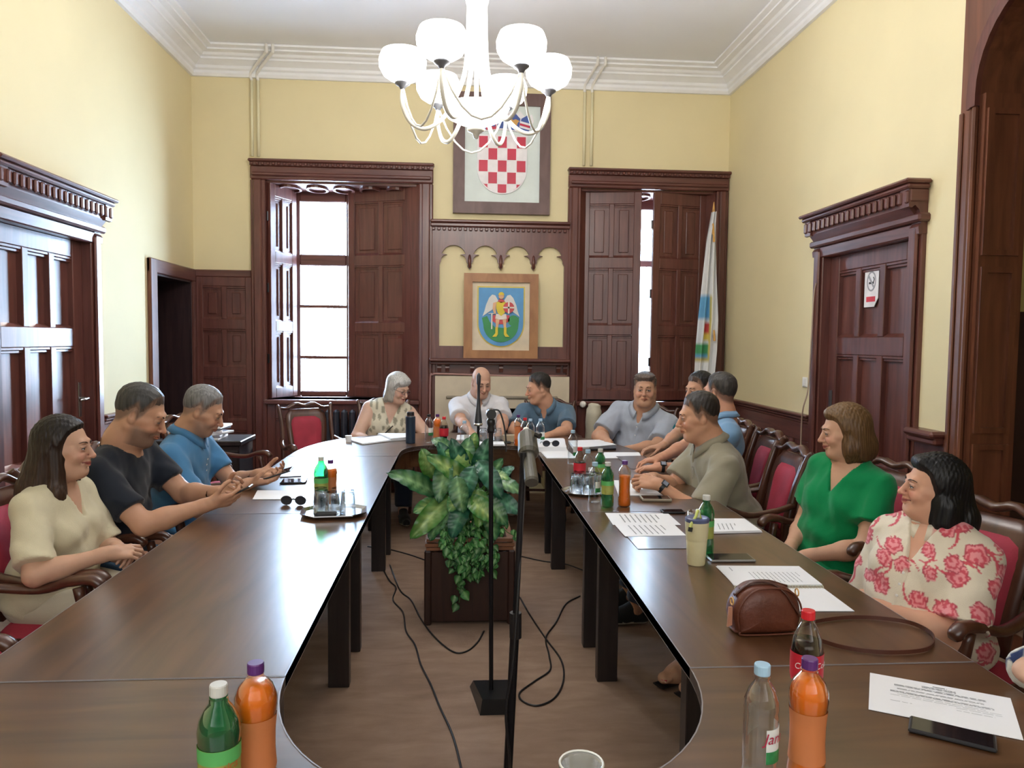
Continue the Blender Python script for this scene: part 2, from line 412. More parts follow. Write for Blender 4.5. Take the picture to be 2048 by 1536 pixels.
# hinges and sign of the right door
for zz in (.95, 1.85):
    hb = MB()
    for k in range(5): hb.tube([P2 @ Vector((4.255, zz + k * .045, -.022)), P2 @ Vector((4.255, zz + .04 + k * .045, -.022))], .012, 8)
    hb.build('hinge', BLACKM, d2)
MB().box((5.24, .98, -.035), (5.28, 1.2, -.026), .003, M=P2).build('lock_plate', plain('dull_metal', (.16, .15, .16), .4, .8), d2)
# no smoking sign, fixed to the middle upper panel
sg = thing('no_smoking_sign', 'small white no-smoking sign with red strip stuck on the right-hand door', 'sign', P2 @ Vector((4.80, 1.955, -.058)))
S = Matrix(((0, 0, -1, 0), (-1, 0, 0, 0), (0, 1, 0, 0), (0, 0, 0, 1)))
MB().prism([[(-.085, -.155), (.04, -.155), (.075, -.11), (.085, -.10), (.085, .13), (-.085, .13)]], 0, .004, S).build('board', plain('sign_white', (.85, .82, .82), .4), sg)
SR = plain('sign_red', (.62, .03, .05), .5); SK = plain('sign_black', (.03, .03, .03), .5)
ring = MB(); N = 28
ri = [(.055 * math.cos(2 * PI * k / N), .018 + .068 * math.sin(2 * PI * k / N)) for k in range(N)]; rj = [(x * .82, .018 + (y - .018) * .84) for x, y in ri]
ring.prism([ri, rj], .004, .006, S); ring.build('ring', plain('sign_grey', (.35, .34, .36), .5), sg)
bar = MB(); bar.prism([[(-.045, .058), (-.035, .068), (.043, -.025), (.033, -.035)]], .005, .007, S); bar.build('bar', plain('sign_grey', (.35, .34, .36), .5), sg)
cg = MB(); cg.prism([rect(-.03, .0, .03, .014)], .004, .0055, S); cg.tube([S @ Vector(p) for p in ((.03, .012, .006), (.036, .03, .006), (.026, .045, .006))], .003, 5); cg.build('cigarette', SK, sg)
MB().prism([rect(-.055, -.12, .052, -.085)], .004, .006, S).build('red_strip', SR, sg)
# thin cable running up beside the right door, with a wall switch
tag(MB().tube(smoothcurve([(2.69, 5.50, 2.0), (2.69, 5.53, 1.9), (2.685, 5.54, 1.5), (2.68, 5.55, 1.2), (2.65, 5.56, 1.05), (2.67, 5.62, .9), (2.68, 5.64, .6), (2.68, 5.66, .06)], 8), .006, 6).build('cable', plain('beige_cable', (.42, .30, .22), .5), smooth=True), 'thin beige cable hanging beside the right-hand door', 'cable')
sw = thing('light_switch', 'white light switch on the yellow wall beside the right-hand door', 'switch', (XR - .006, 5.74, 1.24))
MB().box((-.005, -.04, -.04), (.006, .04, .04), .004).build('plate', WHITE, sw); MB().box((-.012, -.02, -.03), (-.004, .02, .03), .003).build('rocker', WHITE, sw)

# ---------------------------------------------------------------- wainscot
def wainscot(n, x, sgn, y0, y1, label, H=.96):
    r = sroot(n, label, 'wainscot'); P = Matrix(((0, 0, sgn, x), (1, 0, 0, 0), (0, 1, 0, 0), (0, 0, 0, 1)))
    MB().box((y0, 0, 0), (y1, H - .02, .012), M=P).build('backing', WOOD, r)
    MB().box((y0, 0, .012), (y1, .16, .04), .006, M=P).build('skirting', WOODH, r)
    MB().box((y0, H - .20, .012), (y1, H - .06, .03), .004, M=P).build('frieze', WOODH, r)
    for z, t in ((H - .06, .038), (H - .035, .05), (H - .012, .062)): MB().box((y0, z, 0), (y1, z + .022, t), .007, M=P).build('moulding', WOODH, r)
    ln = y1 - y0; k = max(1, round(ln / .13)); st = ln / k
    for i in range(k):
        a = y0 + i * st
        MB().box((a + .012, .16, .012), (a + st - .012, H - .20, .026), .006, M=P).build('board', WOOD, r)
    return r
wainscot('baseboard_left', XL, 1, 5.60, 6.48, 'dark wood wainscot between the left door and the corner recess')
wainscot('baseboard_left_near', XL, 1, YF, 4.26, 'dark wood wainscot on the left wall before the door')
wainscot('baseboard_right', XR, -1, 5.60, 7.56, 'dark boarded wainscot on the right wall beyond the door', .98)
# short panelled dado between door 2 and the archway, with a rounded cap and ogee panel
r = sroot('baseboard_right_near', 'short panelled dado between the right door and the archway', 'wainscot')
MB().box((XR - .03, 3.98, 0), (XR, 4.26, 1.02), .004).build('backing', WOOD, r)
MB().box((XR - .11, 3.985, 1.02), (XR, 4.262, 1.06), .015).build('cap', WOODH, r)
MB().box((XR - .085, 3.99, .98), (XR, 4.26, 1.02), .012).build('cap_moulding', WOODH, r)
MB().prism([[(4.04, .2), (4.21, .2), (4.21, .80), (4.18, .82), (4.15, .86), (4.125, .90), (4.10, .86), (4.07, .82), (4.04, .80)]], 0, .014, Matrix(((0, 0, -1, XR - .03), (1, 0, 0, 0), (0, 1, 0, 0), (0, 0, 0, 1)))).build('panel', WOOD, r)

# ---------------------------------------------------------------- corner recess, left
r = sroot('trim_4', 'dark wood casing and panelled recess in the far left corner', 'panelling')
PL = Matrix(((0, 0, 1, XL), (1, 0, 0, 0), (0, 1, 0, 0), (0, 0, 0, 1)))
MB().box((6.48, 0, 0), (6.62, 2.2, .035), .008, M=PL).build('casing', WOOD_LIT, r)
MB().box((6.48, 2.08, 0), (YB - .002, 2.2, .03), .008, M=PL).build('head_casing', WOODH, r)
MB().box((7.5, 0, 0), (YB - .002, 2.08, .03), .006, M=PL).build('casing', WOOD, r)
DKW = wood('recess_wood_shaded', (.02, .010, .012), (.05, .026, .026))  # near-black copy of the panelling, its colour holds the recess shade
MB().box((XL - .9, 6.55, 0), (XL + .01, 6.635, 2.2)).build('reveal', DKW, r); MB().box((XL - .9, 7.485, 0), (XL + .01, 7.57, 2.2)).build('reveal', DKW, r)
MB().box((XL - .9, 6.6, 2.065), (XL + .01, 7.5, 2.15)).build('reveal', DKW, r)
panel_leaf(r, Matrix(((0, 0, 1, XL - .9), (1, 0, 0, 6.62), (0, 1, 0, 0), (0, 0, 0, 1))), .88, 2.08, 2, [(.15, .7), (.82, 1.35), (1.47, 1.98)], frame=.08)
# panelled section of the end wall between the corner and the first window
MB().box((XL, YB - .03, 2.13), (-2.02, YB, 2.2), .008).build('head_moulding', WOODH, r)
panel_leaf(r, Matrix(((1, 0, 0, XL + .03), (0, 0, -1, YB), (0, 1, 0, 0), (0, 0, 0, 1))), .53, 2.13, 2, [(.15, .62), (.72, 1.15), (1.25, 1.62), (1.72, 2.04)], frame=.06, mid=.05, th=.03, rec=.02)

# ---------------------------------------------------------------- windows
GLASSW = glass('window_glass', (.96, .98, 1.0), rough=.02)
def window(n, x0, x1, ztop, label, px0, px1, wx0, wx1, deep=.45):
    """x0..x1 casing outside, px0..px1 opening, wx0..wx1 sash glass"""
    r = sroot(n, label, 'window'); yb = YB + deep
    for a, b in ((x0, px0), (px1, x1)):
        MB().box((a, YB - .05, .0), (b, YB + .02, ztop - .19), .01).build('casing', WOOD, r)
        MB().box((a + .03, YB - .075, .0), (b - .03, YB - .05, ztop - .19), .012).build('casing_moulding', WOOD, r)
    MB().box((x0, YB - .055, ztop - .19), (x1, YB + .02, ztop - .06), .01).build('head_casing', WOODH, r)
    MB().box((x0 + .02, YB - .08, ztop - .16), (x1 - .02, YB - .055, ztop - .125), .01).build('head_moulding', WOODH, r)
    MB().box((x0 - .01, YB - .10, ztop - .03), (x1 + .01, YB, ztop), .01).build('head_cap', WOODH, r)
    MB().box((x0, YB - .07, ztop - .06), (x1, YB, ztop - .03)).build('head_fillet', WOODH, r)
    k = int((x1 - x0) / .052); first = None
    for i in range(k):
        xx = x0 + .01 + i * (x1 - x0 - .02) / k
        if first is None: first = MB().box((0, YB - .088, ztop - .058), (.03, YB - .07, ztop - .032), .006).build('dentil', WOOD, r, loc=(xx, 0, 0))
        else: c = first.copy(); C.objects.link(c); c.parent = r; c.location = (xx, 0, 0)
    # splayed reveals, soffit and sill board
    MB().prism([[(px0 - .05, YB), (px0, YB), (wx0 - .07, yb + .05), (px0 - .2, yb + .05)]], .93, 3.08).build('reveal', WOOD, r)
    MB().prism([[(px1 + .05, YB), (px1, YB), (wx1 + .07 if wx1 + .3 < px1 else px1 - .05, yb + .05), (px1 + .2, yb + .05)]], .93, 3.08).build('reveal', WOOD, r)
    so = MB().box((px0 + .001, YB + .02, 3.06), (px1 - .001, YB + .30, 3.079)).build('soffit', WOODH, r)
    MB().box((px0 - .2, YB + .30, 3.06), (px1 + .2, yb + .06, 3.12)).build('soffit', WOODH, r)
    nn = 5
    for i in range(nn):
        a = px0 + .08 + i * (px1 - px0 - .16) / nn; wd = (px1 - px0 - .16) / nn - .05
        mb = MB(); N = 20
        lo = [(a + wd / 2 + wd / 2 * math.cos(2 * PI * q / N), YB + deep * .5 + .16 * math.sin(2 * PI * q / N)) for q in range(N)]
        li = [(a + wd / 2 + (x - a - wd / 2) * .8, YB + deep * .5 + (y - YB - deep * .5) * .86) for x, y in lo]
        mb.prism([lo, li], 3.035, 3.06); mb.build('soffit_ring', WOODH, r)
    MB().box((px0 - .02, YB - .09, .885), (px1 + .02, yb + .05, .93), .01).build('window_sill', WOODH, r)
    # fixed frame and sashes
    y = yb
    MB().box((px0 - .2, y, .93), (wx0, y + .06, 3.08)).build('window_frame', WOOD, r)
    MB().box((wx1, y, .93), (px1 + .2, y + .06, 3.08)).build('window_frame', WOOD, r)
    for a, b in ((.93, .985), (2.30, 2.42), (2.96, 3.08)): MB().box((wx0, y - .01, a), (wx1, y + .06, b), .01).build('window_rail', WOODH, r)
    for z in (1.34, 1.875): MB().box((wx0, y + .005, z - .016), (wx1, y + .04, z + .016)).build('glazing_bar', WOODH, r)
    for a, b in ((.985, 1.324), (1.356, 1.859), (1.891, 2.30), (2.42, 2.96)):
        MB().box((wx0, y + .025, a), (wx1, y + .029, b)).build('pane', GLASSW, r)
    # apron panelling below the sill
    panel_leaf(r, Matrix(((1, 0, 0, px0), (0, 0, -1, YB + .01), (0, 1, 0, 0), (0, 0, 0, 1))), px1 - px0, .885, 4, [(.15, .74)], frame=.08, mid=.07, th=.035, rec=.02)
    return r
w1 = window('window_1', -2.02, -.25, 3.27, 'tall window left of the fireplace with one sash uncovered and bright', -1.88, -.39, -1.648, -1.17)
w2 = window('window_2', 1.10, 2.745, 3.27, 'tall window right of the fireplace nearly closed by its shutters', 1.23, 2.62, 1.72, 2.26)

def shutter(label, hinge, end, z0=.94, z1=3.06, flip=False):
    """hinge, end: (x, y) of the leaf in plan; front face towards the room"""
    hx, hy = hinge; ex, ey = end; w_ = math.hypot(ex - hx, ey - hy); d = Vector(((ex - hx) / w_, (ey - hy) / w_, 0)); up = Vector((0, 0, 1)); nrm = d.cross(up)
    if flip: nrm = -nrm
    r = thing('shutter', label, 'shutter', (hx, hy, z0))
    M = Matrix(((d.x, 0, nrm.x, 0), (d.y, 0, nrm.y, 0), (0, 1, 0, 0), (0, 0, 0, 1)))
    H = z1 - z0
    panel_leaf(r, M, w_, H, 2, [(.10, .67), (.77, 1.35), (1.46, H - .12)], frame=.075, mid=.05, th=.035, rec=.02)
    for zz in (.35, 1.05, 1.75): MB().tube([(0, 0, zz), (0, 0, zz + .09)], .012, 8).build('hinge', BLACKM, r)
    return r
shutter('open panelled shutter catching sunlight at the left side of the left window', (-1.87, 7.61), (-1.70, 8.0))
shutter('half-closed panelled shutter covering the right half of the left window', (-1.125, 7.97), (-.43, 7.70))
shutter('left-hand panelled shutter of the right window, almost closed', (1.27, 7.72), (1.86, 7.62))
shutter('right-hand panelled shutter of the right window, behind the flag', (1.97, 7.60), (2.56, 7.74))
# curtain behind the gap
cm = plain('curtain_cloth', (.85, .86, .88), rough=.8)
cm.node_tree.nodes['Principled BSDF'].inputs['Transmission Weight'].default_value = 0
nt = cm.node_tree; tl = nt.nodes.new('ShaderNodeBsdfTranslucent'); tl.inputs[0].default_value = (.9, .93, .95, 1); mxs = nt.nodes.new('ShaderNodeMixShader'); mxs.inputs[0].default_value = .75
nt.links.new(nt.nodes['Principled BSDF'].outputs[0], mxs.inputs[1]); nt.links.new(tl.outputs[0], mxs.inputs[2]); nt.links.new(mxs.outputs[0], nt.nodes['Material Output'].inputs[0])
mb = MB(); v = []; f = []; n = 40
for i in range(n + 1):
    x = 1.70 + .40 * i / n; yy = 7.93 + .02 * math.sin(i * 1.3) + .008 * math.sin(i * 3.1)
    for z in (2.34 - .06 * (i / n < .25) * (1 - i / n * 4), 1.7, .95): v.append((x, yy + (.01 if z < 1 else 0), z))
for i in range(n):
    for k in (0, 1): a = i * 3 + k; f.append((a, a + 1, a + 4, a + 3))
tag(mb.add(v, f).build('curtain', cm, smooth=True), 'white curtain glowing in the gap between the right window shutters', 'curtain')
# what stands outside: pale haze of foliage far away is burnt out, sky only

# radiator under window 1
rd = thing('radiator', 'dark ribbed radiator below the left window', 'radiator', (-.95, YB - .13, .12))
RADM = plain('radiator_paint', (.03, .035, .05), .45)
for i in range(11): MB().box((-.42 + i * .078, -.05, 0), (-.42 + i * .078 + .055, .06, .72), .02).build('rib', RADM, rd)
MB().tube([(-.44, 0, .06), (.44, 0, .06)], .02, 8).build('pipe', RADM, rd)
rd2 = dup(rd, (1.75, YB - .13, .12), label='dark ribbed radiator below the right window')
# small white knobs on the aprons
for x, dy, z, lb in ((1.27, .115, .905, 'white porcelain knob at the sill of the right window'), (1.46, .055, .77, 'white radiator valve below the right window')):
    tag(MB().lathe([(.0, -.02), (.025, -.018), (.035, 0), (.025, .018), (0, .02)], 12).build('knob', WHITE, smooth=True, loc=(x, YB - dy, z), rot=(PI / 2, 0, 0)), lb, 'knob')

# ---------------------------------------------------------------- wooden chimney-breast panelling
r = sroot('trim_5', 'dark wood overmantel with four cusped arches round a yellow field', 'panelling')
MBK = Matrix.Translation((0, YB, 0)) @ M_BACK
def arc(cx, cy, rad, a0, a1, n=8): return [(cx + rad * math.cos(a0 + (a1 - a0) * k / n), cy + rad * math.sin(a0 + (a1 - a0) * k / n)) for k in range(n + 1)]
hole = [(-.185, 1.48), (1.068, 1.48), (1.068, 2.29)]
def lobes(xa, xb):
    """cusped arch from xb (right) to xa (left)"""
    c = (xa + xb) / 2; h = (xb - xa) / 2; o = []
    o += arc(xb - .075, 2.33, .06, -.1, PI * .5, 5)
    o += arc(c, 2.36, .125, PI * .10, PI * .90, 8)
    o += arc(xa + .075, 2.33, .06, PI * .5, PI + .1, 5)
    return o
xs = [-.185, .115, .427, .756, 1.068]
for i in (3, 2, 1, 0):
    a = xs[i] + (.018 if i else 0); b = xs[i + 1] - (.018 if i < 3 else 0)
    hole += lobes(a, b)
    if i: hole += [(xs[i] + .018, 2.30), (xs[i] + .022, 2.275), (xs[i], 2.245), (xs[i] - .022, 2.275), (xs[i] - .018, 2.30)]
hole.append((-.185, 2.29))
mb = MB(); mb.prism([rect(-.262, 1.36, 1.118, 2.73), hole], .002, .045, MBK); mb.build('tracery_board', WOOD, r)
MB().box((-.275, YB - .075, 2.66), (1.12, YB - .0, 2.70), .01).build('frieze_moulding', WOODH, r)
MB().box((-.275, YB - .095, 2.70), (1.12, YB - .0, 2.73), .01).build('frieze_cap', WOODH, r)
first = None
for i in range(26):
    xx = -.26 + i * .0525
    if first is None: first = MB().box((0, YB - .07, 2.625), (.032, YB - .045, 2.655), .006).build('dentil', WOOD, r, loc=(xx, 0, 0))
    else: c = first.copy(); C.objects.link(c); c.parent = r; c.location = (xx, 0, 0)
for x in xs[1:4]: MB().tube([(x, YB - .03, 2.40), (x, YB - .055, 2.33), (x, YB - .055, 2.26)], [.012, .018, .014], 8).build('pendant', WOOD, r, smooth=True)
MB().box((-.27, YB - .03, 0), (-.215, YB - .0, 1.5), .006).build('pilaster', WOOD, r)
MB().box((1.10, YB - .03, 0), (1.14, YB - .0, 1.5), .006).build('pilaster', WOOD, r)
MB().box((-.215, YB - .028, 1.18), (1.10, YB, 1.36)).build('frieze_board', WOODH, r)
MB().box((-.28, YB - .17, 1.325), (1.13, YB, 1.36), .012).build('mantel_shelf', WOODH, r)
MB().box((-.27, YB - .12, 1.295), (1.12, YB, 1.325), .01).build('shelf_moulding', WOODH, r)
for x in (-.20, -.12, .13, .42, .71, 1.0, 1.07):
    MB().prism([[(0, 1.22), (.03, 1.22), (.045, 1.26), (.04, 1.28), (.09, 1.30), (0, 1.30)]], x, x + .04, Matrix(((0, 0, 1, 0), (-1, 0, 0, YB - .028), (0, 1, 0, 0), (0, 0, 0, 1)))).build('corbel', WOOD, r)
# stone fireplace surround
fp = thing('fireplace', 'cream stone fireplace surround behind the seated men', 'fireplace', (.45, YB - .002, 0))
STONE = plain('cream_stone', (.66, .57, .43), .65, noise=.08, nscale=6)
mb = MB(); mb.prism([rect(-.67, 0, .68, 1.18), rect(-.45, .01, .45, .86)], 0, .10, M_BACK); mb.build('surround', STONE, fp)
mb = MB(); mb.prism([rect(-.55, 0, .55, .985), rect(-.45, .01, .45, .86)], .10, .12, M_BACK); mb.build('inner_slip', STONE, fp)
MB().box((-.56, -.135, .955), (.56, -.10, .985), .008).build('shadow_fillet', plain('stone_shadow_line', (.30, .26, .2), .7), fp)  # dark strip: a shadow line worked into the stone's colour
tub = MB().tube(smoothcurve([(-.72, -.06, .1), (-.72, -.06, 1.1), (-.69, -.06, 1.19), (-.6, -.06, 1.2), (.1, -.06, 1.185), (.66, -.06, 1.19)], 5), .011, 8); tub.build('pipe', plain('copper_pipe', (.36, .2, .18), .4, .3), fp, smooth=True)
FIREDK = plain('firebox_dark', (.01, .01, .014), .8)  # near-black lining of the fireplace opening
fb = MB().box((-.02, YB + .45, 0), (.92, YB + .5, .9)).box((-.04, YB + .28, 0), (0, YB + .5, .9)).box((.9, YB + .28, 0), (.94, YB + .5, .9)).box((-.04, YB + .28, .86), (.94, YB + .5, .92))
struct(fb.build('wall_firebox', FIREDK), 'near-black inside of the fireplace', 'wall')
# heating pipes up the wall
PIPEM = plain('pipe_paint', (.80, .74, .50), .5, noise=.02); PIPEW = plain('pipe_white', (.84, .82, .78), .5, noise=.02)
def pipe_pair(name, x, xt, dx, label):
    r = thing(name, label, 'pipes', (x, YB - .03, 0))
    for k in (0, 1):
        o = k * dx
        MB().tube([(o, 0, 3.30), (o, 0, 4.02)], .014, 8).build('pipe', PIPEM, r, smooth=True)
        MB().tube(smoothcurve([(o, 0, 4.02), (o, -.02, 4.09), (o + (xt - x) * .85, -.2, 4.20), (o + (xt - x), -.24, 4.215), (o + (xt - x), -.25, 4.28)], 5), .014, 8).build('pipe_offset', PIPEW, r, smooth=True)
    return r
pipe_pair('heating_pipes', -2.0, -1.80, .06, 'pair of slim heating pipes rising from the left window casing to the cornice')
pipe_pair('heating_pipes', 1.25, 1.33, .075, 'pair of slim heating pipes rising from the right window casing to the cornice')

# ---------------------------------------------------------------- archway on the right
r = sroot('door_3', 'tall dark wood archway with panelled jamb at the right edge', 'archway')
MR = Matrix(((0, 0, 1, XR - .03), (1, 0, 0, 0), (0, 1, 0, 0), (0, 0, 0, 1)))
def arch_hole(y0, y1, sp, top, R): return [(y0, .002), (y1, .002), (y1, sp)] + arc(y1 - R, sp, R, 0, PI / 2, 10)[1:-1] + [(y1 - R, sp + R), (y0 + R, sp + R)] + arc(y0 + R, sp, R, PI / 2, PI, 10)[1:-1] + [(y0, sp)]
mb = MB(); mb.prism([rect(.6, 0, 3.97, ZC), arch_hole(.9, 3.82, 2.86, 3.3, .45)], 0, .28, MR); mb.build('arch_wall', WOOD_LIT, r)
for off, t in ((.0, .03), (.035, .018)):
    h1 = arch_hole(.9 - off - .05, 3.82 + off + .05, 2.86, 3.3, .50 + off)[2:]; h2 = arch_hole(.9 - off, 3.82 + off, 2.86, 3.3, .45 + off)[2:]
    h1 = [(3.87 + off, 2.80)] + h1 + [(.85 - off, 2.80)]; h2 = [(3.82 + off, 2.80)] + h2 + [(.9 - off, 2.80)]
    mb = MB(); mb.prism([h1 + h2[::-1]], -t, 0, MR); mb.build('arch_moulding', WOOD, r)
for a, b, t in ((3.82, 3.845, .03), (3.865, 3.89, .018), (3.94, 3.97, .012)): MB().box((XR - .03 - t, a, 0), (XR - .03, b, 2.80), .008).build('jamb_bead', WOOD_LIT, r)
MB().box((XR - .02, 3.79, 0), (XR + .20, 3.82, 2.86), M=None).build('jamb_board', WOOD_LIT, r)
for za, zb in ((.2, 1.02), (1.08, 1.96), (2.02, 2.78)):
    mb = MB(); mb.prism([rect(XR - .01, za, XR + .19, zb), rect(XR + .025, za + .03, XR + .16, zb - .03)], 0, .015, Matrix.Translation((0, 3.79, 0)) @ M_BACK); mb.build('jamb_panel', WOOD_LIT, r)
# the dim side room beyond
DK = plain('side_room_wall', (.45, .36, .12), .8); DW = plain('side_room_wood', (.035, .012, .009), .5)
sr = sroot('wall_side_room', 'yellow wall of the dim side room behind the archway', 'wall')
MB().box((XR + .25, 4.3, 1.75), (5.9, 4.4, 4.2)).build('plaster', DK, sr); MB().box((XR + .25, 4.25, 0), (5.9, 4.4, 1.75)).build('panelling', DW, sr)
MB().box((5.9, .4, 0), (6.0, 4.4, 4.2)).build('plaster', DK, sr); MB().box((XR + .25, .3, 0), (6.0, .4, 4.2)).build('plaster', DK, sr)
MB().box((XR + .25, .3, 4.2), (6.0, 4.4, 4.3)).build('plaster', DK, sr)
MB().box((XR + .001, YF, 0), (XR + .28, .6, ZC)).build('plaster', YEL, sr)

# ---------------------------------------------------------------- coat of arms board, upper
ca = thing('coat_of_arms_board', 'large red and white chequered coat of arms with blue crown on a dark framed board', 'emblem', (.43, YB - .01, 3.38))
PALE = plain('pale_board', (.70, .78, .76), .5, noise=.03); CRED = plain('heraldic_red', (.55, .02, .06), .45); CWH = plain('heraldic_white', (.84, .82, .85), .45); CBL = plain('heraldic_blue', (.05, .10, .36), .45); CGOLD = plain('heraldic_gold', (.65, .36, .10), .45); CLB = plain('heraldic_light_blue', (.10, .25, .72), .45)
mb = MB(); mb.prism([rect(-.485, -.58, .48, .60), rect(-.37, -.465, .375, .48)], 0, .05, M_BACK); mb.build('frame', FRAMED, ca)
MB().prism([rect(-.37, -.465, .375, .48)], 0, .025, M_BACK).build('board', PALE, ca)
SHW, SHT, SHB = .247, .19, -.385                 # shield half width, top and bottom
def sh(x, y, k=0): return (x, y)
shield = [(-SHW, SHT), (-SHW, -.14)] + arc(0, -.14, SHW, PI, 2 * PI, 18)[1:-1] + [(SHW, -.14), (SHW, SHT)]
MB().prism([shield[::-1]], .025, .045, M_BACK).build('shield', CWH, ca)
def clip_shield(x0, x1, y0, y1, k=.235):
    """square clipped by the shield outline"""
    pts = []; n = 6
    for (xa, ya, xb, yb_) in ((x0, y0, x1, y0), (x1, y0, x1, y1), (x1, y1, x0, y1), (x0, y1, x0, y0)):
        for i in range(n):
            x = xa + (xb - xa) * i / n; y = ya + (yb_ - ya) * i / n
            if y < -.14:
                d = math.hypot(x, y + .14)
                if d > k: x, y = x * k / d, -.14 + (y + .14) * k / d
            pts.append((x, y))
    return pts
sq = .094
for i in range(5):
    for j in range(5):
        if (i + j) % 2 == 0:
            x0 = -.235 + i * sq; y1 = .178 - j * .1165
            p = clip_shield(x0 + .004, x0 + sq - .004, y1 - .1125, y1 - .004)
            ar = abs(sum(p[q][0] * p[(q + 1) % len(p)][1] - p[(q + 1) % len(p)][0] * p[q][1] for q in range(len(p)))) / 2
            if ar > .0006: MB().prism([p], .045, .052, M_BACK).build('red_check', CRED, ca)
# crown of five little shields fanning out
cr = MB(); top = [(-.31, .33), (-.29, .40), (-.235, .36), (-.17, .43), (-.12, .38), (-.05, .445), (0, .39), (.05, .445), (.12, .38), (.17, .43), (.235, .36), (.29, .40), (.31, .33), (.25, .215), (0, .245), (-.25, .215)]
cr.prism([top[::-1]], .025, .045, M_BACK); cr.build('crown', CWH, ca)
for i, (col, cx, an) in enumerate(((CBL, -.225, .20), (CRED, -.118, .1), (CBL, -.0, 0), (CBL, .118, -.1), (CBL, .225, -.2))):
    q = [(-.05, -.06), (.05, -.06), (.052, .055), (0, .10), (-.052, .055)]; co, si = math.cos(an), math.sin(an)
    y0 = .315 - abs(cx) * .12
    P = [(cx + x * co - y * si, y0 + x * si + y * co) for x, y in q]
    MB().prism([P], .045, .052, M_BACK).build('crown_shield', col, ca)
MB().prism([arc(-.235, .315, .038, 0, 2 * PI, 14)[:-1]], .052, .056, M_BACK).build('disc', CLB, ca)
mo = arc(-.225, .262, .042, PI * 1.1, PI * 1.9, 8); MB().prism([mo + [(x, y + .014) for x, y in mo[::-1]]], .052, .056, M_BACK).build('crescent', CWH, ca)
for dy in (-.03, .02): MB().prism([rect(-.165, .30 + dy, -.072, .318 + dy)], .052, .056, M_BACK).build('band', CBL, ca)
for dx in (-.02, .02): MB().prism([arc(dx, .33, .016, 0, 2 * PI, 8)[:-1]], .052, .056, M_BACK).build('band', CRED, ca)
MB().prism([[(.08, .30), (.14, .285), (.15, .31), (.165, .33), (.13, .345), (.10, .335), (.085, .36), (.075, .33)]], .052, .056, M_BACK).build('beast', CGOLD, ca)
for k, mt_ in enumerate((CWH, CRED, CWH)):
    y0 = .31 - k * .022; MB().prism([[(.17, y0 + .02), (.27, y0 - .005), (.27, y0 - .025), (.17, y0)]], .052, .056, M_BACK).build('band', mt_, ca)

# ---------------------------------------------------------------- crest picture, lower
cp = thing('crest_picture', 'framed relief of a winged knight on a blue shield, leaning on the mantel shelf', 'picture', (.43, YB - .10, 1.362))
mb = MB(); mb.prism([rect(-.37, 0, .37, .84), rect(-.285, .08, .285, .755)], 0, .04, M_BACK); mb.build('frame', FRAMEW, cp)
MB().prism([rect(-.285, .08, .285, .755)], .0, .012, M_BACK).build('mount', plain('cream_mount', (.72, .62, .46), .6), cp)
sy = lambda W, T, Bc: [(-W, T), (-W, Bc)] + arc(0, Bc, W, PI, 2 * PI, 20)[1:-1] + [(W, Bc), (W, T)]
MB().prism([sy(.237, .715, .345)[::-1]], .012, .016, M_BACK).build('gold_edge', plain('yellow_edge', (.66, .52, .12), .5), cp)
MB().prism([sy(.223, .70, .345)[::-1]], .016, .024, M_BACK).build('blue_shield', plain('crest_blue', (.10, .32, .62), .5), cp)
def rel(name, pts, mat, z0=.024, z1=.034): 
    a = sum(pts[i][0] * pts[(i + 1) % len(pts)][1] - pts[(i + 1) % len(pts)][0] * pts[i][1] for i in range(len(pts)))
    return MB().prism([pts if a > 0 else pts[::-1]], z0, z1, M_BACK).build(name, mat, cp)
GRN = plain('crest_green', (.05, .28, .10), .6); SKN = plain('crest_skin', (.70, .42, .25), .6); WNG = plain('crest_wing', (.72, .72, .70), .6); YLW = plain('crest_yellow', (.72, .56, .04), .5); REDC = plain('crest_red', (.58, .07, .08), .5); WHC = plain('crest_cream', (.82, .74, .66), .6)
rel('hill', arc(0, .335, .175, PI * 1.0, PI * 2.0, 16) + [(.18, .42), (.12, .33), (.05, .30), (-.06, .31), (-.11, .36), (-.14, .42), (-.19, .40)], GRN, .024, .028)
rel('dragon_coil', arc(.125, .375, .055, 0, 2 * PI, 16)[:-1], GRN, .024, .029)
rel('cloak', [(-.08, .43), (.085, .43), (.085, .37), (.03, .34), (-.04, .34), (-.085, .37)], REDC, .024, .029)
for s_ in (-1, 1): rel('wing', [(s_ * .03, .575), (s_ * .06, .625), (s_ * .09, .632), (s_ * .12, .60), (s_ * .15, .53), (s_ * .165, .47), (s_ * .185, .415), (s_ * .13, .455), (s_ * .09, .48), (s_ * .05, .54)], WNG)
for s_ in (-1, 1): rel('leg', [(s_ * .01, .41), (s_ * .055, .41), (s_ * .05, .30), (s_ * .03, .30)], SKN, .028, .036)
for s_ in (-1, 1): rel('boot', [(s_ * .03, .31), (s_ * .055, .31), (s_ * .055, .25), (s_ * .085, .215), (s_ * .045, .215), (s_ * .03, .24)], YLW, .028, .038)
rel('skirt', [(-.05, .44), (.05, .44), (.058, .395), (.02, .385), (-.02, .385), (-.058, .395)], WHC, .03, .04)
rel('tunic', [(-.045, .56), (.045, .56), (.05, .50), (.035, .45), (0, .42), (-.035, .45), (-.05, .50)], YLW, .03, .042)
rel('neck', [(-.02, .585), (.02, .585), (.035, .565), (0, .55), (-.035, .565)], REDC, .034, .042)
rel('head', arc(0, .615, .027, 0, 2 * PI, 14)[:-1], SKN, .03, .046); rel('helmet', arc(0, .628, .029, 0, PI, 10), YLW, .03, .05)
rel('arm', [(-.045, .56), (-.08, .55), (-.085, .49), (-.07, .44), (-.05, .44), (-.055, .50)], SKN, .03, .042)
rel('sword', rect(-.098, .29, -.086, .44), WHC, .03, .04); rel('sword_guard', rect(-.125, .44, -.06, .447), WHC, .03, .04)
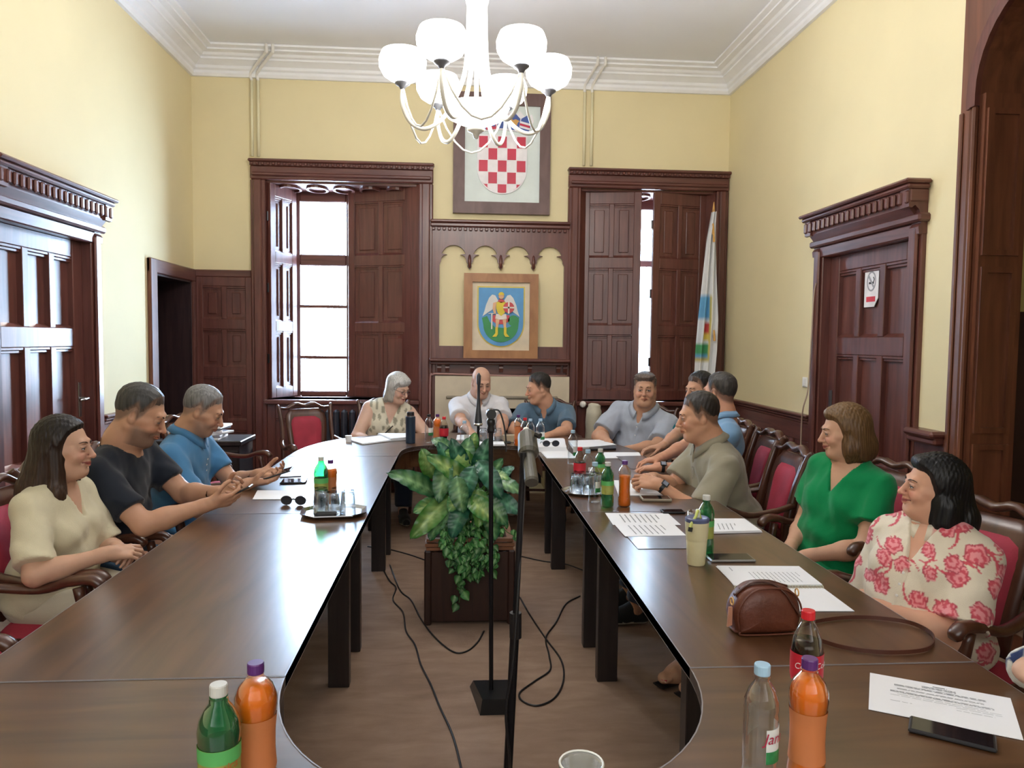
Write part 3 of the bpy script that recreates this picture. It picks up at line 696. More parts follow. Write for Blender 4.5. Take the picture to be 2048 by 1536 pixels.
rel('hand_shield', arc(.075, .505, .055, 0, 2 * PI, 16)[:-1], REDC, .036, .046)
rel('cross', rect(.067, .445, .083, .565), WHC, .046, .049); rel('cross', rect(.02, .497, .13, .512), WHC, .046, .049)
# added unseen boards behind the door leaves, to stop outside light leaking in
BACKING = plain('leak_block_dark', (.02, .015, .012), .9)
for x, s in ((XL - .25, -1), (XR + .2, 1)):
    struct(MB().box((x, 4.25, -.02), (x + .04 * s, 5.62, 2.4)).build('wall_leak_block', BACKING), 'added dark board blocking outside light behind a side door', 'wall')

# ================================================================ chandelier
CH = (.095, 4.25)
ch = thing('chandelier', 'white six-armed chandelier with glowing upturned glass bell shades', 'chandelier', (CH[0], CH[1], 0))
OPAL = emit('opal_glass', (1.0, .97, .93), 11.0)
CHW = plain('cream_metal', (.83, .81, .72), .3, noise=.02)
CHG = plain('shade_holder_metal', (.22, .23, .26), .35, .5)
MB().lathe([(.0, 3.36), (.035, 3.365), (.06, 3.39), (.066, 3.42), (.066, 3.47), (.03, 3.5), (.02, 3.55), (.02, 4.2), (.07, 4.22), (.075, 4.28), (0, 4.28)], 20).build('stem', CHW, ch, smooth=True)
MB().lathe([(0, 2.66), (.012, 2.665), (.02, 2.69), (.045, 2.70), (.052, 2.715), (.03, 2.735), (.012, 2.75), (.012, 3.36)], 20).build('centre_rod', CHW, ch, smooth=True)
MB().lathe([(.0, 2.745), (.10, 2.75), (.16, 2.78), (.185, 2.83), (.18, 2.835), (.10, 2.80), (0, 2.79)], 28).build('bowl', OPAL, ch, smooth=True)
RA = .405
for i in range(6):
    a = math.radians(-90 + 30 + 60 * i + 3); co, si = math.cos(a), math.sin(a)
    P = lambda r_, z, t=0: (co * r_ - si * t, si * r_ + co * t, z)
    MB().tube(smoothcurve([P(.045, 3.40), P(.05, 3.2), P(.065, 3.02), (P(.12, 2.87)), P(.19, 2.76), P(.28, 2.705), P(.36, 2.735), P(RA, 2.83), P(RA, 2.93)], 6), .0115, 8).build('arm', CHW, ch, smooth=True)
    a2 = a + math.radians(60); co2, si2 = math.cos(a2), math.sin(a2)
    pts = []
    for k in range(9):
        t = k / 8; x = RA * ((1 - t) * co + t * co2); y = RA * ((1 - t) * si + t * si2); pts.append((x, y, 2.93 - .26 * math.sin(PI * t) ** .8))
    MB().tube(pts, .006, 6).build('scroll', CHW, ch, smooth=True)
    MB().lathe([(0, 2.905), (.012, 2.91), (.02, 2.925), (.042, 2.94), (.044, 2.952), (0, 2.955)], 14).build('holder', CHG, ch, smooth=True, loc=(co * RA, si * RA, 0))
    MB().lathe([(.03, 2.953), (.07, 2.962), (.105, 2.985), (.127, 3.025), (.130, 3.065), (.118, 3.10), (.112, 3.112), (.108, 3.108), (.113, 3.095), (.124, 3.06), (.12, 3.03), (.098, 2.99), (.02, 2.96)], 24).build('lamp_shade', OPAL, ch, smooth=True, loc=(co * RA, si * RA, 0))
for i in range(6):
    a = math.radians(-90 + 33 + 60 * i)
    l = light('bulb', 'POINT', (CH[0] + RA * math.cos(a), CH[1] + RA * math.sin(a), 3.2), 17, (1, .96, .90), shadow_soft_size=.07)

# ================================================================ the ring of tables
CX0, IH, OH, ZT = .0875, .4875, 1.2225, .75
EDGE = plain('table_edge_highlight', (.26, .24, .25), .28, noise=.05)  # brightened so the strip's colour carries the highlight along the table edge
def superarc(h, b, cy, a0, a1, e, n=26, sgn=1):
    o = []
    for k in range(n + 1):
        a = a0 + (a1 - a0) * k / n; c, s_ = math.cos(a), math.sin(a)
        o.append((CX0 + h * math.copysign(abs(c) ** (2 / e), c), cy + sgn * b * abs(s_) ** (2 / e)))
    return o
def legs(root, spots):
    for (x, y) in spots:
        r_ = MB().box((x - .046, y - .028, 0), (x + .046, y + .028, ZT - .03), .003).build('leg', TLEG, root)
def tabletop(root, poly, mat):
    if sum(poly[i][0] * poly[(i + 1) % len(poly)][1] - poly[(i + 1) % len(poly)][0] * poly[i][1] for i in range(len(poly))) < 0: poly = poly[::-1]
    MB().prism([poly], ZT - .028, ZT - .0008).build('tabletop', mat, root)
    # thin lipping round the edge, a hair proud of the top
    v = []; f = []; n = len(poly)
    for (x, y) in poly: v += [(x, y, ZT - .03), (x, y, ZT)]
    c = (sum(p[0] for p in poly) / n, sum(p[1] for p in poly) / n)
    for i, (x, y) in enumerate(poly):
        a = Vector(poly[i - 1]); b_ = Vector(poly[(i + 1) % n]); t = (b_ - a).normalized(); nn = Vector((-t.y, t.x))
        v.append((x + nn.x * .003, y + nn.y * .003, ZT))
    for i in range(n):
        j = (i + 1) % n; f.append((2 * i, 2 * j, 2 * j + 1, 2 * i + 1)); f.append((2 * i + 1, 2 * j + 1, 2 * n + j, 2 * n + i))
    MB().add(v, f).build('edge_strip', EDGE, root)
TG = 'conference table modules'
S1, S2, S3 = 1.763, 3.433, 5.103
def straight(x0, x1, y0, y1, inner, label):
    t = thing('conference_table', label, 'table', (0, 0, 0), group=TG); g = .0015
    tabletop(t, [(x0, y0 + g), (x1, y0 + g), (x1, y1 - g), (x0, y1 - g)], TABLE)
    xi = x1 - .115 if inner > 0 else x0 + .115; xo = x0 + .16 if inner > 0 else x1 - .16
    legs(t, [(xi, y0 + .26), (xi, y1 - .12), (xo, y0 + .26), (xo, y1 - .12)])
    for y in (y0 + .26, y1 - .12): MB().box((min(xi, xo) + .047, y - .02, ZT - .11), (max(xi, xo) - .047, y + .02, ZT - .03)).build('crossbar', TLEG, t)
    MB().box((min(xi, xo) + .30, y0 + .29, ZT - .12), (min(xi, xo) + .33, y1 - .15, ZT - .04)).build('rail', TLEG, t)
straight(CX0 - OH, CX0 - IH, S1, S2, 1, 'dark brown straight table module on the left, nearer of two, bare')
straight(CX0 - OH, CX0 - IH, S2, S3, 1, 'dark brown straight table module on the left carrying the glass tray')
straight(CX0 + IH, CX0 + OH, S1, S2, -1, 'dark brown straight table module on the right carrying the cream tumbler')
straight(CX0 + IH, CX0 + OH, S2, S3, -1, 'dark brown straight table module on the right in front of the khaki shirt')
def endmod(sgn, half, label):
    """sgn +1 far end, -1 near end; half -1 left, +1 right"""
    t = thing('conference_table_end', label, 'table', (0, 0, 0), group=TG)
    cy = S3 if sgn > 0 else S1
    if half > 0: out = superarc(OH, 1.30, cy, 0, PI / 2, 2.5, 22, sgn)
    else: out = superarc(OH, 1.30, cy, PI, PI / 2, 2.5, 22, sgn)
    if sgn > 0: inn = (superarc(IH, .55, cy, 0, PI / 2, 3.6, 18, 1) if half > 0 else superarc(IH, .55, cy, PI, PI / 2, 3.6, 18, 1))
    else: inn = (superarc(IH, .55, cy + .03, 0, PI / 2, 2.15, 18, -1) if half > 0 else superarc(IH, .55, cy + .03, PI, PI / 2, 2.15, 18, -1))
    inn = [(x, y if sgn > 0 else min(y, cy)) for x, y in inn]
    poly = out + inn[::-1]
    g = .0015 * half; poly = [((x + g if abs(x - CX0) < 1e-6 else x), y + .0015 * sgn) for x, y in poly]
    tabletop(t, poly, TABLEX)
    xo = CX0 + half * (OH - .16)
    legs(t, [(CX0 + half * (IH + .115), cy + sgn * .26 if sgn > 0 else cy - .14), (xo, cy + sgn * .14), (CX0 + half * .12, cy + sgn * 1.05), (CX0 + half * .75, cy + sgn * .95)])
    # curved apron under the inner edge
    v = []; f = []
    for (x, y) in inn:
        dx = (x - CX0); v += [(x + (.02 if dx > 0 else -.02 if dx < 0 else 0), y + sgn * .03, ZT - .03), (x + (.02 if dx > 0 else -.02 if dx < 0 else 0), y + sgn * .03, ZT - .16)]
    n = len(inn)
    for i in range(n - 1): f.append((2 * i, 2 * i + 1, 2 * i + 3, 2 * i + 2))
    if sgn > 0: MB().add(v, f).build('apron', TABLEX, t)
endmod(1, -1, 'curved far table end, left half, in front of the woman in the dotted blouse')
endmod(1, 1, 'curved far table end, right half, under the paper piles')
endmod(-1, -1, 'curved near table end, left half, under the green and orange bottles')
endmod(-1, 1, 'curved near table end, right half, under the water bottle and phone')

# ================================================================ chairs
def make_chair(label):
    t = thing('armchair', label, 'chair', (0, 0, 0))
    mb = MB(); mb.prism([[(-.24, -.20), (.24, -.20), (.26, .24), (.0, .265), (-.26, .24)]], .385, .43); mb.build('seat_frame', CHAIR, t)
    # cushion
    n = 14; v = []; f = []
    for i in range(n + 1):
        for j in range(n + 1):
            u = i / n * 2 - 1; w_ = j / n * 2 - 1; e = max(0, (1 - abs(u) ** 6)) * max(0, (1 - abs(w_) ** 6))
            v.append((u * .235, .02 + w_ * .215, .43 + .045 * e ** .35))
    for i in range(n):
        for j in range(n): a = i * (n + 1) + j; f.append((a, a + n + 1, a + n + 2, a + 1))
    MB().add(v, f).build('seat', RED, t, smooth=True)
    for s_ in (-1, 1):
        MB().tube([(s_ * .225, .20, 0), (s_ * .235, .205, .25), (s_ * .245, .21, .42)], [.018, .022, .026], 8).build('leg', CHAIR, t)
        MB().tube([(s_ * .20, -.28, 0), (s_ * .215, -.21, .22), (s_ * .225, -.19, .42)], [.018, .022, .025], 8).build('leg', CHAIR, t)
        MB().tube(smoothcurve([(s_ * .225, -.19, .40), (s_ * .222, -.215, .58), (s_ * .215, -.26, .78), (s_ * .225, -.31, .93), (s_ * .24, -.33, .965)], 4), [.025] * 9 + [.024] * 4 + [.022] * 3 + [.018], 8, flat=.75).build('back_post', CHAIR, t, smooth=True)
        MB().tube(smoothcurve([(s_ * .245, .21, .42), (s_ * .26, .19, .54), (s_ * .265, .165, .655)], 4), .019, 8).build('arm_support', CHAIR, t, smooth=True)
        MB().tube(smoothcurve([(s_ * .225, -.235, .685), (s_ * .26, -.12, .66), (s_ * .28, .03, .645), (s_ * .275, .14, .675), (s_ * .272, .215, .68), (s_ * .27, .25, .65)], 5), [.02] * 5 + [.022] * 10 + [.026] * 8 + [.026, .024, .016], 8, flat=.8).build('armrest', CHAIR, t, smooth=True)
    # back: shaped splat frame with padded centre
    def yb(z): return np.interp(z, [.43, .58, .78, .93, .97], [-.195, -.215, -.26, -.31, -.33])
    pts = []
    for k in range(17):
        u = k / 16 * 2 - 1; z = .93 + .035 * (1 - u * u) - .012 * math.cos(u * 3 * PI) ; pts.append((u * .235, yb(.93) - .035 * (1 - u * u), z))
    MB().tube(pts, [.014 + .016 * (1 - (k / 8 - 1) ** 2) for k in range(17)], 8, flat=.6).build('crest_rail', CHAIR, t, smooth=True)
    v = []; f = []; n = 10
    def panel(w0, w1, z0, z1, off, th, name, mat):
        v = []; f = []; n = 10; m = 8
        for side in (1, -1):
            for i in range(n + 1):
                z = z0 + (z1 - z0) * i / n; hw = w0 + (w1 - w0) * i / n
                if i >= n - 2: hw *= (1, .93, .68)[i - n + 2]
                for j in range(m + 1):
                    u = j / m * 2 - 1; e = (1 - u ** 4) * (1 - (2 * i / n - 1) ** 6)
                    v.append((u * hw, yb(z) + off - .025 * (1 - (u * hw / .235) ** 2) + side * (.008 + th * max(e, 0) ** .5), z))
        N = (n + 1) * (m + 1)
        for i in range(n):
            for j in range(m):
                a = i * (m + 1) + j; f.append((a, a + m + 1, a + m + 2, a + 1)); f.append((N + a + 1, N + a + m + 2, N + a + m + 1, N + a))
        for i in range(n):
            for j in (0, m):
                a = i * (m + 1) + j; q = (a, N + a, N + a + m + 1, a + m + 1); f.append(q if j == 0 else q[::-1])
        for i in (0, n):
            for j in range(m):
                a = i * (m + 1) + j; q = (a, a + 1, N + a + 1, N + a); f.append(q if i == 0 else q[::-1])
        MB().add(v, f).build(name, mat, t, smooth=True)
    panel(.15, .185, .46, .93, 0, .004, 'back_frame', CHAIR)
    panel(.115, .145, .52, .875, 0, .02, 'back_pad', RED)
    MB().box((-.21, -.20, .36), (.21, -.17, .42), .004).build('stretcher', CHAIR, t)
    MB().tube([(-.22, .205, .2), (.22, .205, .2)], .012, 6).build('stretcher', CHAIR, t)
    return t
CHAIR0 = [None]
def chair(x, y, rz, label, group='wooden armchairs round the tables'):
    if CHAIR0[0] is None:
        c = make_chair(label); c.location = (x, y, 0); c.rotation_euler = (0, 0, rz); c['group'] = group; CHAIR0[0] = c
    else: c = dup(CHAIR0[0], (x, y, 0), rz, label, group)
    return c

# ================================================================ planter with plants
pl = thing('planter_box', 'dark wooden plant trough standing on the carpet inside the ring of tables', 'planter', (.075, 4.2, 0))
PWD = wood('planter_wood', (.020, .008, .006), (.05, .018, .012), rough=.4); PRIM = wood('planter_rim_wood', (.16, .06, .025), (.30, .12, .05), grain=(3, 14, 14), rough=.45)
MB().prism([rect(-.235, -.2, .235, .2), rect(-.215, -.18, .215, .18)], .02, .40).build('body', PWD, pl)
MB().box((-.215, -.18, .02), (.215, .18, .04)).build('bottom', PWD, pl)
for s_ in (-1, 1):
    for q in (-1, 1): MB().box((s_ * .205, q * .17, 0), (s_ * .245, q * .21, .41), .008).build('corner_post', PWD, pl)
for z, o in ((.41, 0), (.432, .006), (.456, 0)):
    MB().prism([rect(-.235 - o, -.2 - o, .235 + o, .2 + o), rect(-.2, -.165, .2, .165)], z, z + .017).build('rim_band', PRIM, pl)
tag(MB().box((-.19, -.155, .38), (.19, .155, .44), .03).build('soil', plain('soil', (.02, .014, .01), .95, noise=.4, nscale=40, bump=.8), loc=(.075, 4.2, 0)), 'dark potting soil inside the trough', 'soil', kind='stuff')
MB().box((-.19, .16, .44), (-.13, .2, .52), .01).build('white_tag', PAPER, pl)

LEAFM = vcol('variegated_leaf', rough=.32, spec=.5, nvar=.15, nscale=30); IVYM = vcol('ivy_leaf', rough=.4, nvar=.2, nscale=30)
def leaf_mesh(name, L, W, droop, fold, base, mid, mat, var=0, heart=False, n=10, m=6):
    v = []; f = []; col = []
    r = random.Random(var)
    for i in range(n + 1):
        t = i / n
        if heart: hw = W / 2 * (math.sin(PI * min(1, t * 1.0 + .0)) ** .6) * (1.15 - .75 * t)
        else: hw = W / 2 * math.sin(PI * (t ** .9)) ** .58
        if i == 0 or i == n: hw = .0008
        an = droop * t
        y = L * (math.sin(an) / droop if abs(droop) > 1e-3 else t); z = -L * ((1 - math.cos(an)) / droop if abs(droop) > 1e-3 else 0)
        for j in range(m + 1):
            u = j / m * 2 - 1
            rip = (.004 * math.sin(t * 38 - abs(u) * 5) + .003 * math.sin(t * 13 + u * 2 + var)) * min(1, abs(u) * 2)
            v.append((u * hw, y, z + fold * abs(u) * hw + rip))
            e = (1 - abs(u)) * math.sin(PI * t) ** .7; s_ = .5 + .5 * math.sin(t * 34 - abs(u) * 7 + var)
            k = min(1, max(0, e * 1.25 * (.35 + .65 * s_)))
            if heart: k = .35 * (1 - abs(u))
            c = [a * (1 - k) + b_ * k for a, b_ in zip(base, mid)]
            if abs(u) < .05: c = [x * 1.3 + .05 for x in c]
            col.append((*c, 1))
    for i in range(n):
        for j in range(m): a = i * (m + 1) + j; f.append((a, a + 1, a + m + 2, a + m + 1))
    me = bpy.data.meshes.new(name); me.from_pydata(v, [], f); me.materials.append(mat); me.shade_smooth()
    ca_ = me.color_attributes.new('col', 'FLOAT_COLOR', 'POINT'); ca_.data.foreach_set('color', [x for c in col for x in c]); return me
GB = ((.008, .10, .035), (.02, .17, .03), (.006, .075, .045), (.05, .22, .03))
GM = ((.22, .40, .16), (.36, .48, .14), (.08, .28, .15), (.38, .52, .17))
LM = [leaf_mesh('leaf', .22, .095, .9, .25, GB[k % 4], GM[k % 4], LEAFM, var=k, n=22, m=8) for k in range(6)]
def place_leaf(parent, mesh, B, T, roll=0, nrm=None, name='leaf', L0=.22, wide=1.0):
    B = Vector(B); T = Vector(T); d = T - B; L = d.length; y = d.normalized()
    nrm = Vector(nrm) if nrm is not None else Vector((0, -.75, .66))
    z = (nrm - nrm.dot(y) * y).normalized(); z = Matrix.Rotation(roll, 3, y) @ z; x = y.cross(z)
    o = bpy.data.objects.new(name, mesh); C.objects.link(o); o.parent = parent
    s_ = L / (L0 * .93); R = Matrix((x, y, z)).transposed()
    tilt = Matrix.Rotation(.40, 3, 'X')
    o.matrix_local = Matrix.Translation(B) @ R.to_4x4() @ tilt.to_4x4() @ Matrix.Diagonal((s_ * wide, s_, s_, 1)); return o
dp = thing('dieffenbachia', 'broad-leaved plant with cream-marbled green leaves growing in the trough', 'plant', (.075, 4.2, .42))
O_ = Vector((.075, 4.2, .42))
LV = [  # base px, tip px, depth of base and tip, mesh kind
 ((862, 985), (785, 948), 4.15, 4.05, 0), ((866, 948), (845, 903), 4.15, 4.10, 3), ((893, 1000), (828, 1070), 4.08, 3.98, 3), ((925, 945), (905, 884), 4.2, 4.15, 2),
 ((957, 955), (975, 884), 4.15, 4.1, 2), ((930, 965), (862, 915), 4.12, 4.05, 1), ((893, 930), (878, 998), 4.1, 4.0, 0), ((955, 985), (958, 1048), 4.0, 3.9, 3),
 ((985, 965), (1042, 985), 4.1, 4.05, 0), ((990, 998), (1036, 1022), 4.05, 3.98, 2), ((930, 985), (900, 1018), 4.0, 3.92, 1), ((978, 975), (1002, 922), 4.25, 4.2, 0),
 ((925, 935), (938, 880), 4.22, 4.25, 0), ((905, 950), (880, 890), 4.25, 4.22, 2), ((880, 1010), (832, 1022), 4.15, 4.05, 1), ((945, 940), (925, 1000), 4.0, 3.95, 2),
 ((970, 1000), (1010, 1045), 4.0, 3.95, 0), ((1000, 960), (1025, 935), 4.25, 4.25, 2), ((985, 950), (1015, 958), 4.05, 4.0, 1), ((940, 1000), (985, 1040), 3.95, 3.9, 1),
 ((915, 960), (925, 1020), 3.96, 3.9, 0), ((960, 930), (1000, 990), 4.02, 3.95, 2), ((895, 1020), (862, 1075), 4.05, 3.98, 0), ((930, 1010), (905, 1070), 3.98, 3.92, 2),
 ((900, 900), (866, 880), 4.3, 4.3, 4), ((945, 900), (950, 868), 4.3, 4.3, 5), ((965, 1020), (990, 1075), 3.98, 3.92, 4), ((940, 925), (895, 905), 4.18, 4.15, 3)]
for k, (b_, t_, yb_, yt_, kk) in enumerate(LV):
    B = on_y(*b_, yb_) - O_; T = on_y(*t_, yt_) - O_
    L = (T - B).length; B = B - (T - B) * .15; T = T + (T - B) * .05
    o = place_leaf(dp, LM[kk], B, T, roll=random.uniform(-.35, .35), wide=min(1.35, max(.8, .22 / L * .85)))
    root_ = Vector((random.uniform(-.09, .12), random.uniform(-.05, .08), .0))
    mid_ = (B + root_) / 2 + Vector((0, 0, .05))
    MB().tube(smoothcurve([root_, mid_, B], 4), [.008] * 5 + [.006] * 4, 6).build('stalk', plain('stalk_green', (.10, .28, .06), .5), dp, smooth=True)
iv = thing('ivy', 'trailing ivy with small bright leaves spilling over the front of the trough', 'plant', (.075, 4.0, .45))
OI = Vector((.075, 4.0, .45))
IM = [leaf_mesh('leaf', .05, .055, .5, .15, c, (.35, .55, .2), IVYM, var=k, heart=True, n=6, m=4) for k, c in enumerate(((.02, .16, .03), (.04, .24, .05), (.01, .11, .03)))]
rr = random.Random(4)
vines = [[(915, 1030), (905, 1075), (912, 1120), (925, 1160), (918, 1205)], [(940, 1030), (935, 1085), (945, 1130), (958, 1150)], [(965, 1030), (975, 1080), (985, 1115), (982, 1140)], [(950, 1020), (960, 1060), (955, 1100), (975, 1130)], [(900, 1040), (890, 1065), (900, 1100), (915, 1125)], [(990, 1040), (1010, 1060), (1030, 1072)], [(925, 1040), (925, 1085), (935, 1110), (930, 1140)]]
for vn in vines:
    pts = [on_y(x, y, 3.96 + .03 * math.sin(i * 2.1)) - OI for i, (x, y) in enumerate(vn)]
    pts[0] += Vector((0, .1, .01))
    cv = smoothcurve(pts, 6); MB().tube(cv, .0025, 5).build('vine', plain('vine_stem', (.08, .18, .05), .6), iv)
    for p in cv[1::1]:
        for q in range(2 if len(vn) > 3 else 1):
            if rr.random() < .12: continue
            B = p + Vector((rr.uniform(-.035, .035), rr.uniform(-.03, .0), rr.uniform(-.015, .03)))
            T = B + Vector((rr.uniform(-.03, .03), -.012, -rr.uniform(.02, .045)))
            place_leaf(iv, IM[rr.randrange(3)], B, T, roll=rr.uniform(-.7, .7), nrm=(rr.uniform(-.4, .4), -1, .35), L0=.05, wide=1.0)

# ================================================================ microphone stands and cables
m1 = thing('microphone_stand', 'black microphone stand with trapezoid base in front of the planter', 'microphone stand', (.165, 3.14, 0))
mb = MB(); a, b_, c, d = (-.10, -.12, .135, .02); v = [(-.062, -.13, 0), (.062, -.13, 0), (.10, .13, 0), (-.10, .13, 0), (-.052, -.115, .06), (.052, -.115, .06), (.085, .115, .035), (-.085, .115, .035)]
mb.add(v, [(3, 2, 1, 0), (4, 5, 6, 7), (0, 1, 5, 4), (1, 2, 6, 5), (2, 3, 7, 6), (3, 0, 4, 7)]); mb.build('base', BLACKM, m1)
MB().tube([(-.01, 0, .03), (-.022, 0, 1.19)], .0095, 10).build('pole', BLACKM, m1)
MB().lathe([(0, -.035), (.014, -.033), (.017, -.02), (.013, -.005), (.018, .005), (.018, .02), (.012, .03), (0, .031)], 12).build('clutch', BLACKP, m1, smooth=True, loc=(-.022, 0, 1.19))
MB().tube([(-.022, -.03, 1.238), (-.022, .03, 1.238)], .021, 14).build('joint', BLACKP, m1)
MB().tube(smoothcurve([(-.015, -.02, 1.258), (.012, -.02, 1.25), (.03, -.02, 1.2), (.04, -.02, 1.14), (.042, -.02, 1.08)], 5), .0035, 6).build('cable', BLACKP, m1)
m3 = thing('microphone_stand', 'slim dark microphone on a thin pole rising behind the plant', 'microphone stand', (.135, 4.72, 0))
MB().lathe([(0, 0), (.11, 0), (.11, .012), (.03, .03), (0, .03)], 24).build('base', BLACKM, m3, smooth=False)
MB().tube([(0, 0, .02), (0, 0, 1.04)], .009, 10).build('pole', BLACKM, m3)
MB().lathe([(.009, 0), (.024, .01), (.024, .03), (.022, .05), (.013, .13), (.009, .18), (.009, .26), (.013, .27), (.014, .32), (.006, .335), (0, .34)], 14).build('microphone', plain('mic_dark', (.035, .037, .045), .4), m3, smooth=True, loc=(0, 0, 1.0))
MB().lathe([(.026, 0), (.028, .006), (.026, .016)], 14).build('ring', STEEL, m3, smooth=True, loc=(0, 0, 1.005))
m2 = thing('microphone_stand', 'nearest black microphone stand with thick lower tube and olive-grey microphone', 'microphone stand', (.135, 2.0, 0))
MB().lathe([(0, 0), (.125, 0), (.125, .012), (.03, .035), (0, .035)], 28).build('base', BLACKM, m2)
q = lambda px, py, y: on_y(px, py, y) - Vector((.135, 2.0, 0))
MB().tube([(0, 0, .03), q(1031, 1235, 2.0)], .0125, 12).build('lower_tube', BLACKM, m2)
MB().tube([q(1031, 1225, 2.0), q(1031, 1275, 2.0)], .0165, 12).build('clutch', BLACKP, m2)
MB().tube([q(1031, 1235, 2.0), q(1047, 905, 2.0)], .0085, 10).build('upper_tube', BLACKM, m2)
OLV = plain('microphone_grey', (.13, .125, .105), .35, .5)
MB().tube([q(1053, 862, 2.10), q(1054, 872, 2.09), q(1057, 906, 2.03), q(1057, 910, 2.025)], [.014, .026, .029, .024], 18).build('microphone_holder', OLV, m2, smooth=False)
MB().tube([q(1056, 900, 2.04), q(1063, 962, 1.93), q(1063.3, 966, 1.925)], [.0155, .0185, .0175], 18).build('microphone_body', OLV, m2)
MB().tube([q(1053, 868, 2.10), q(1052, 858, 2.12)], [.011, .008], 12).build('microphone_tip', plain('white_tip', (.8, .78, .7), .4), m2)
MB().tube([q(1072, 868, 2.06), q(1080, 872, 2.05)], .009, 8).build('wing_screw', BLACKP, m2)
MB().tube(smoothcurve([q(1052, 920, 2.03), q(1028, 1300, 1.97), q(1012, 1420, 1.97), q(1020, 1536, 1.98), (0.02, .05, .06)], 6), .004, 6).build('cable', BLACKP, m2)

def floor_cable(name, pts, label, r=.0045):
    P = [on_z(x, y, r) for x, y in pts]; cv = smoothcurve(P, 8)
    tag(MB().tube(cv, r, 6).build(name, BLACKP, smooth=True), label, 'cable')
floor_cable('cable', [(757, 1120), (778, 1160), (792, 1175), (786, 1200), (806, 1225), (812, 1262), (830, 1290), (842, 1330), (862, 1370), (880, 1415), (905, 1470), (922, 1536), (930, 1600)], 'wavy black cable running along the carpet left of the planter to the front')
floor_cable('cable', [(780, 1130), (800, 1180), (822, 1200), (842, 1238), (870, 1275), (905, 1303), (932, 1303), (955, 1285), (968, 1262)], 'black cable curving on the carpet in front of the planter')
floor_cable('cable', [(1160, 1192), (1132, 1208), (1112, 1245), (1092, 1275), (1098, 1310), (1100, 1340), (1070, 1362), (1040, 1385), (1045, 1402), (1075, 1411), (1110, 1395), (1127, 1360), (1122, 1320), (1092, 1278), (1060, 1230), (1040, 1195)], 'looped black cable on the carpet right of the microphone stands')
floor_cable('cable', [(735, 1093), (770, 1097), (815, 1108), (850, 1120)], 'black cable crossing behind the planter from the left table leg')
floor_cable('cable', [(1040, 1112), (1085, 1122), (1130, 1128), (1170, 1142)], 'black cable crossing the carpet behind the planter on the right')

# ================================================================ flag
fl = thing('flag', 'white flag with a coloured crest hanging from a pole by the right window', 'flag', (2.50, 7.38, 0))
FB = Vector((2.50, 7.38, 0))
MB().tube([(-.06, 0, .05), on_y(1427, 420, 7.38) - FB], .014, 8).build('pole', FRAMEW, fl)
MB().tube([on_y(1427, 424, 7.38) - FB, on_y(1428, 404, 7.38) - FB], [.016, .003], 8).build('finial', CGOLD, fl)
MB().lathe([(0, 0), (.17, 0), (.17, .02), (.04, .06), (.03, .2), (0, .2)], 20).build('stand', BLACKM, fl, loc=(-.06, 0, 0))
rows = [(1422, 1431, 425), (1412, 1430, 480), (1404, 1431, 560), (1396, 1433, 640), (1391, 1430, 700), (1388, 1424, 760), (1386, 1422, 830), (1384, 1420, 900)]
v = []; f = []; colr = []; n = 28; NR = 60
for i in range(NR + 1):
    t = i / NR * (len(rows) - 1); a_ = min(int(t), len(rows) - 2); fr = t - a_; x0, x1, yy = [rows[a_][k] * (1 - fr) + rows[a_ + 1][k] * fr for k in range(3)]
    for j in range(n + 1):
        u = j / n; p = on_y(x0 + (x1 - x0) * u, yy, 7.36) - FB; p.y += .035 * math.sin(u * 15 + i * .05) - .03
        v.append(tuple(p)); c = (.84, .85, .86)
        if 590 < yy < 722 and u < .62:
            e = (yy - 590) / 132; c = (.15, .42, .70) if e < .35 or e > .9 else ((.6, .08, .08) if .42 < e < .58 and u > .35 else ((.75, .6, .12) if .58 <= e < .7 and u > .3 else ((.08, .35, .14) if e > .72 else (.75, .8, .85))))
            if u > .55 or e < .04 or e > .97: c = (.6, .5, .15)
        colr.append((*c, 1))
for i in range(NR):
    for j in range(n): a_ = i * (n + 1) + j; f.append((a_, a_ + 1, a_ + n + 2, a_ + n + 1))
o = MB().add(v, f).build('flag_cloth', vcol('flag_fabric', .8), fl, smooth=True)
at_ = o.data.color_attributes.new('col', 'FLOAT_COLOR', 'POINT'); at_.data.foreach_set('color', [x for c in colr for x in c])
for px, py in ((1427, 470), (1428, 668), (1426, 455)): MB().tube([on_y(px, py - 8, 7.30) - FB, on_y(px + 1, py + 14, 7.30) - FB], [.008, .013], 6).build('gold_tassel', CGOLD, fl)

# ================================================================ low cabinet with papers in the far left corner
cb = thing('side_cabinet', 'low dark side table in the far left corner behind the man in the blue polo', 'cabinet', (-2.1, 6.4, 0))
MB().box((-.35, -.2, .66), (.35, .25, .70), .006).build('top', TLEG, cb); MB().box((-.33, -.18, .08), (.33, .23, .66), .006).build('body', TLEG, cb)
for s_ in (-1, 1): MB().box((s_ * .17 - .15, -.195, .12), (s_ * .17 + .15, -.18, .62), .006).build('door', TLEG, cb)
rr = random.Random(3)
for k in range(6): tag(MB().box((-.11, -.15, 0), (.11, .15, .018), .003).build('file_folder', (PAPER, plain('grey_folder', (.25, .26, .3), .6), PAPER)[k % 3], loc=(-2.05 + rr.uniform(-.02, .02), 6.4, .70 + k * .0185), rot=(0, 0, rr.uniform(-.4, .4))), ('topmost' if k == 5 else 'lowest' if k == 0 else ('second', 'third', 'fourth', 'fifth')[k - 1]) + (' file' if k in (0, 5) else ' file from the bottom') + ' of the untidy pile on the low side table', 'folder', 'files on the side table')
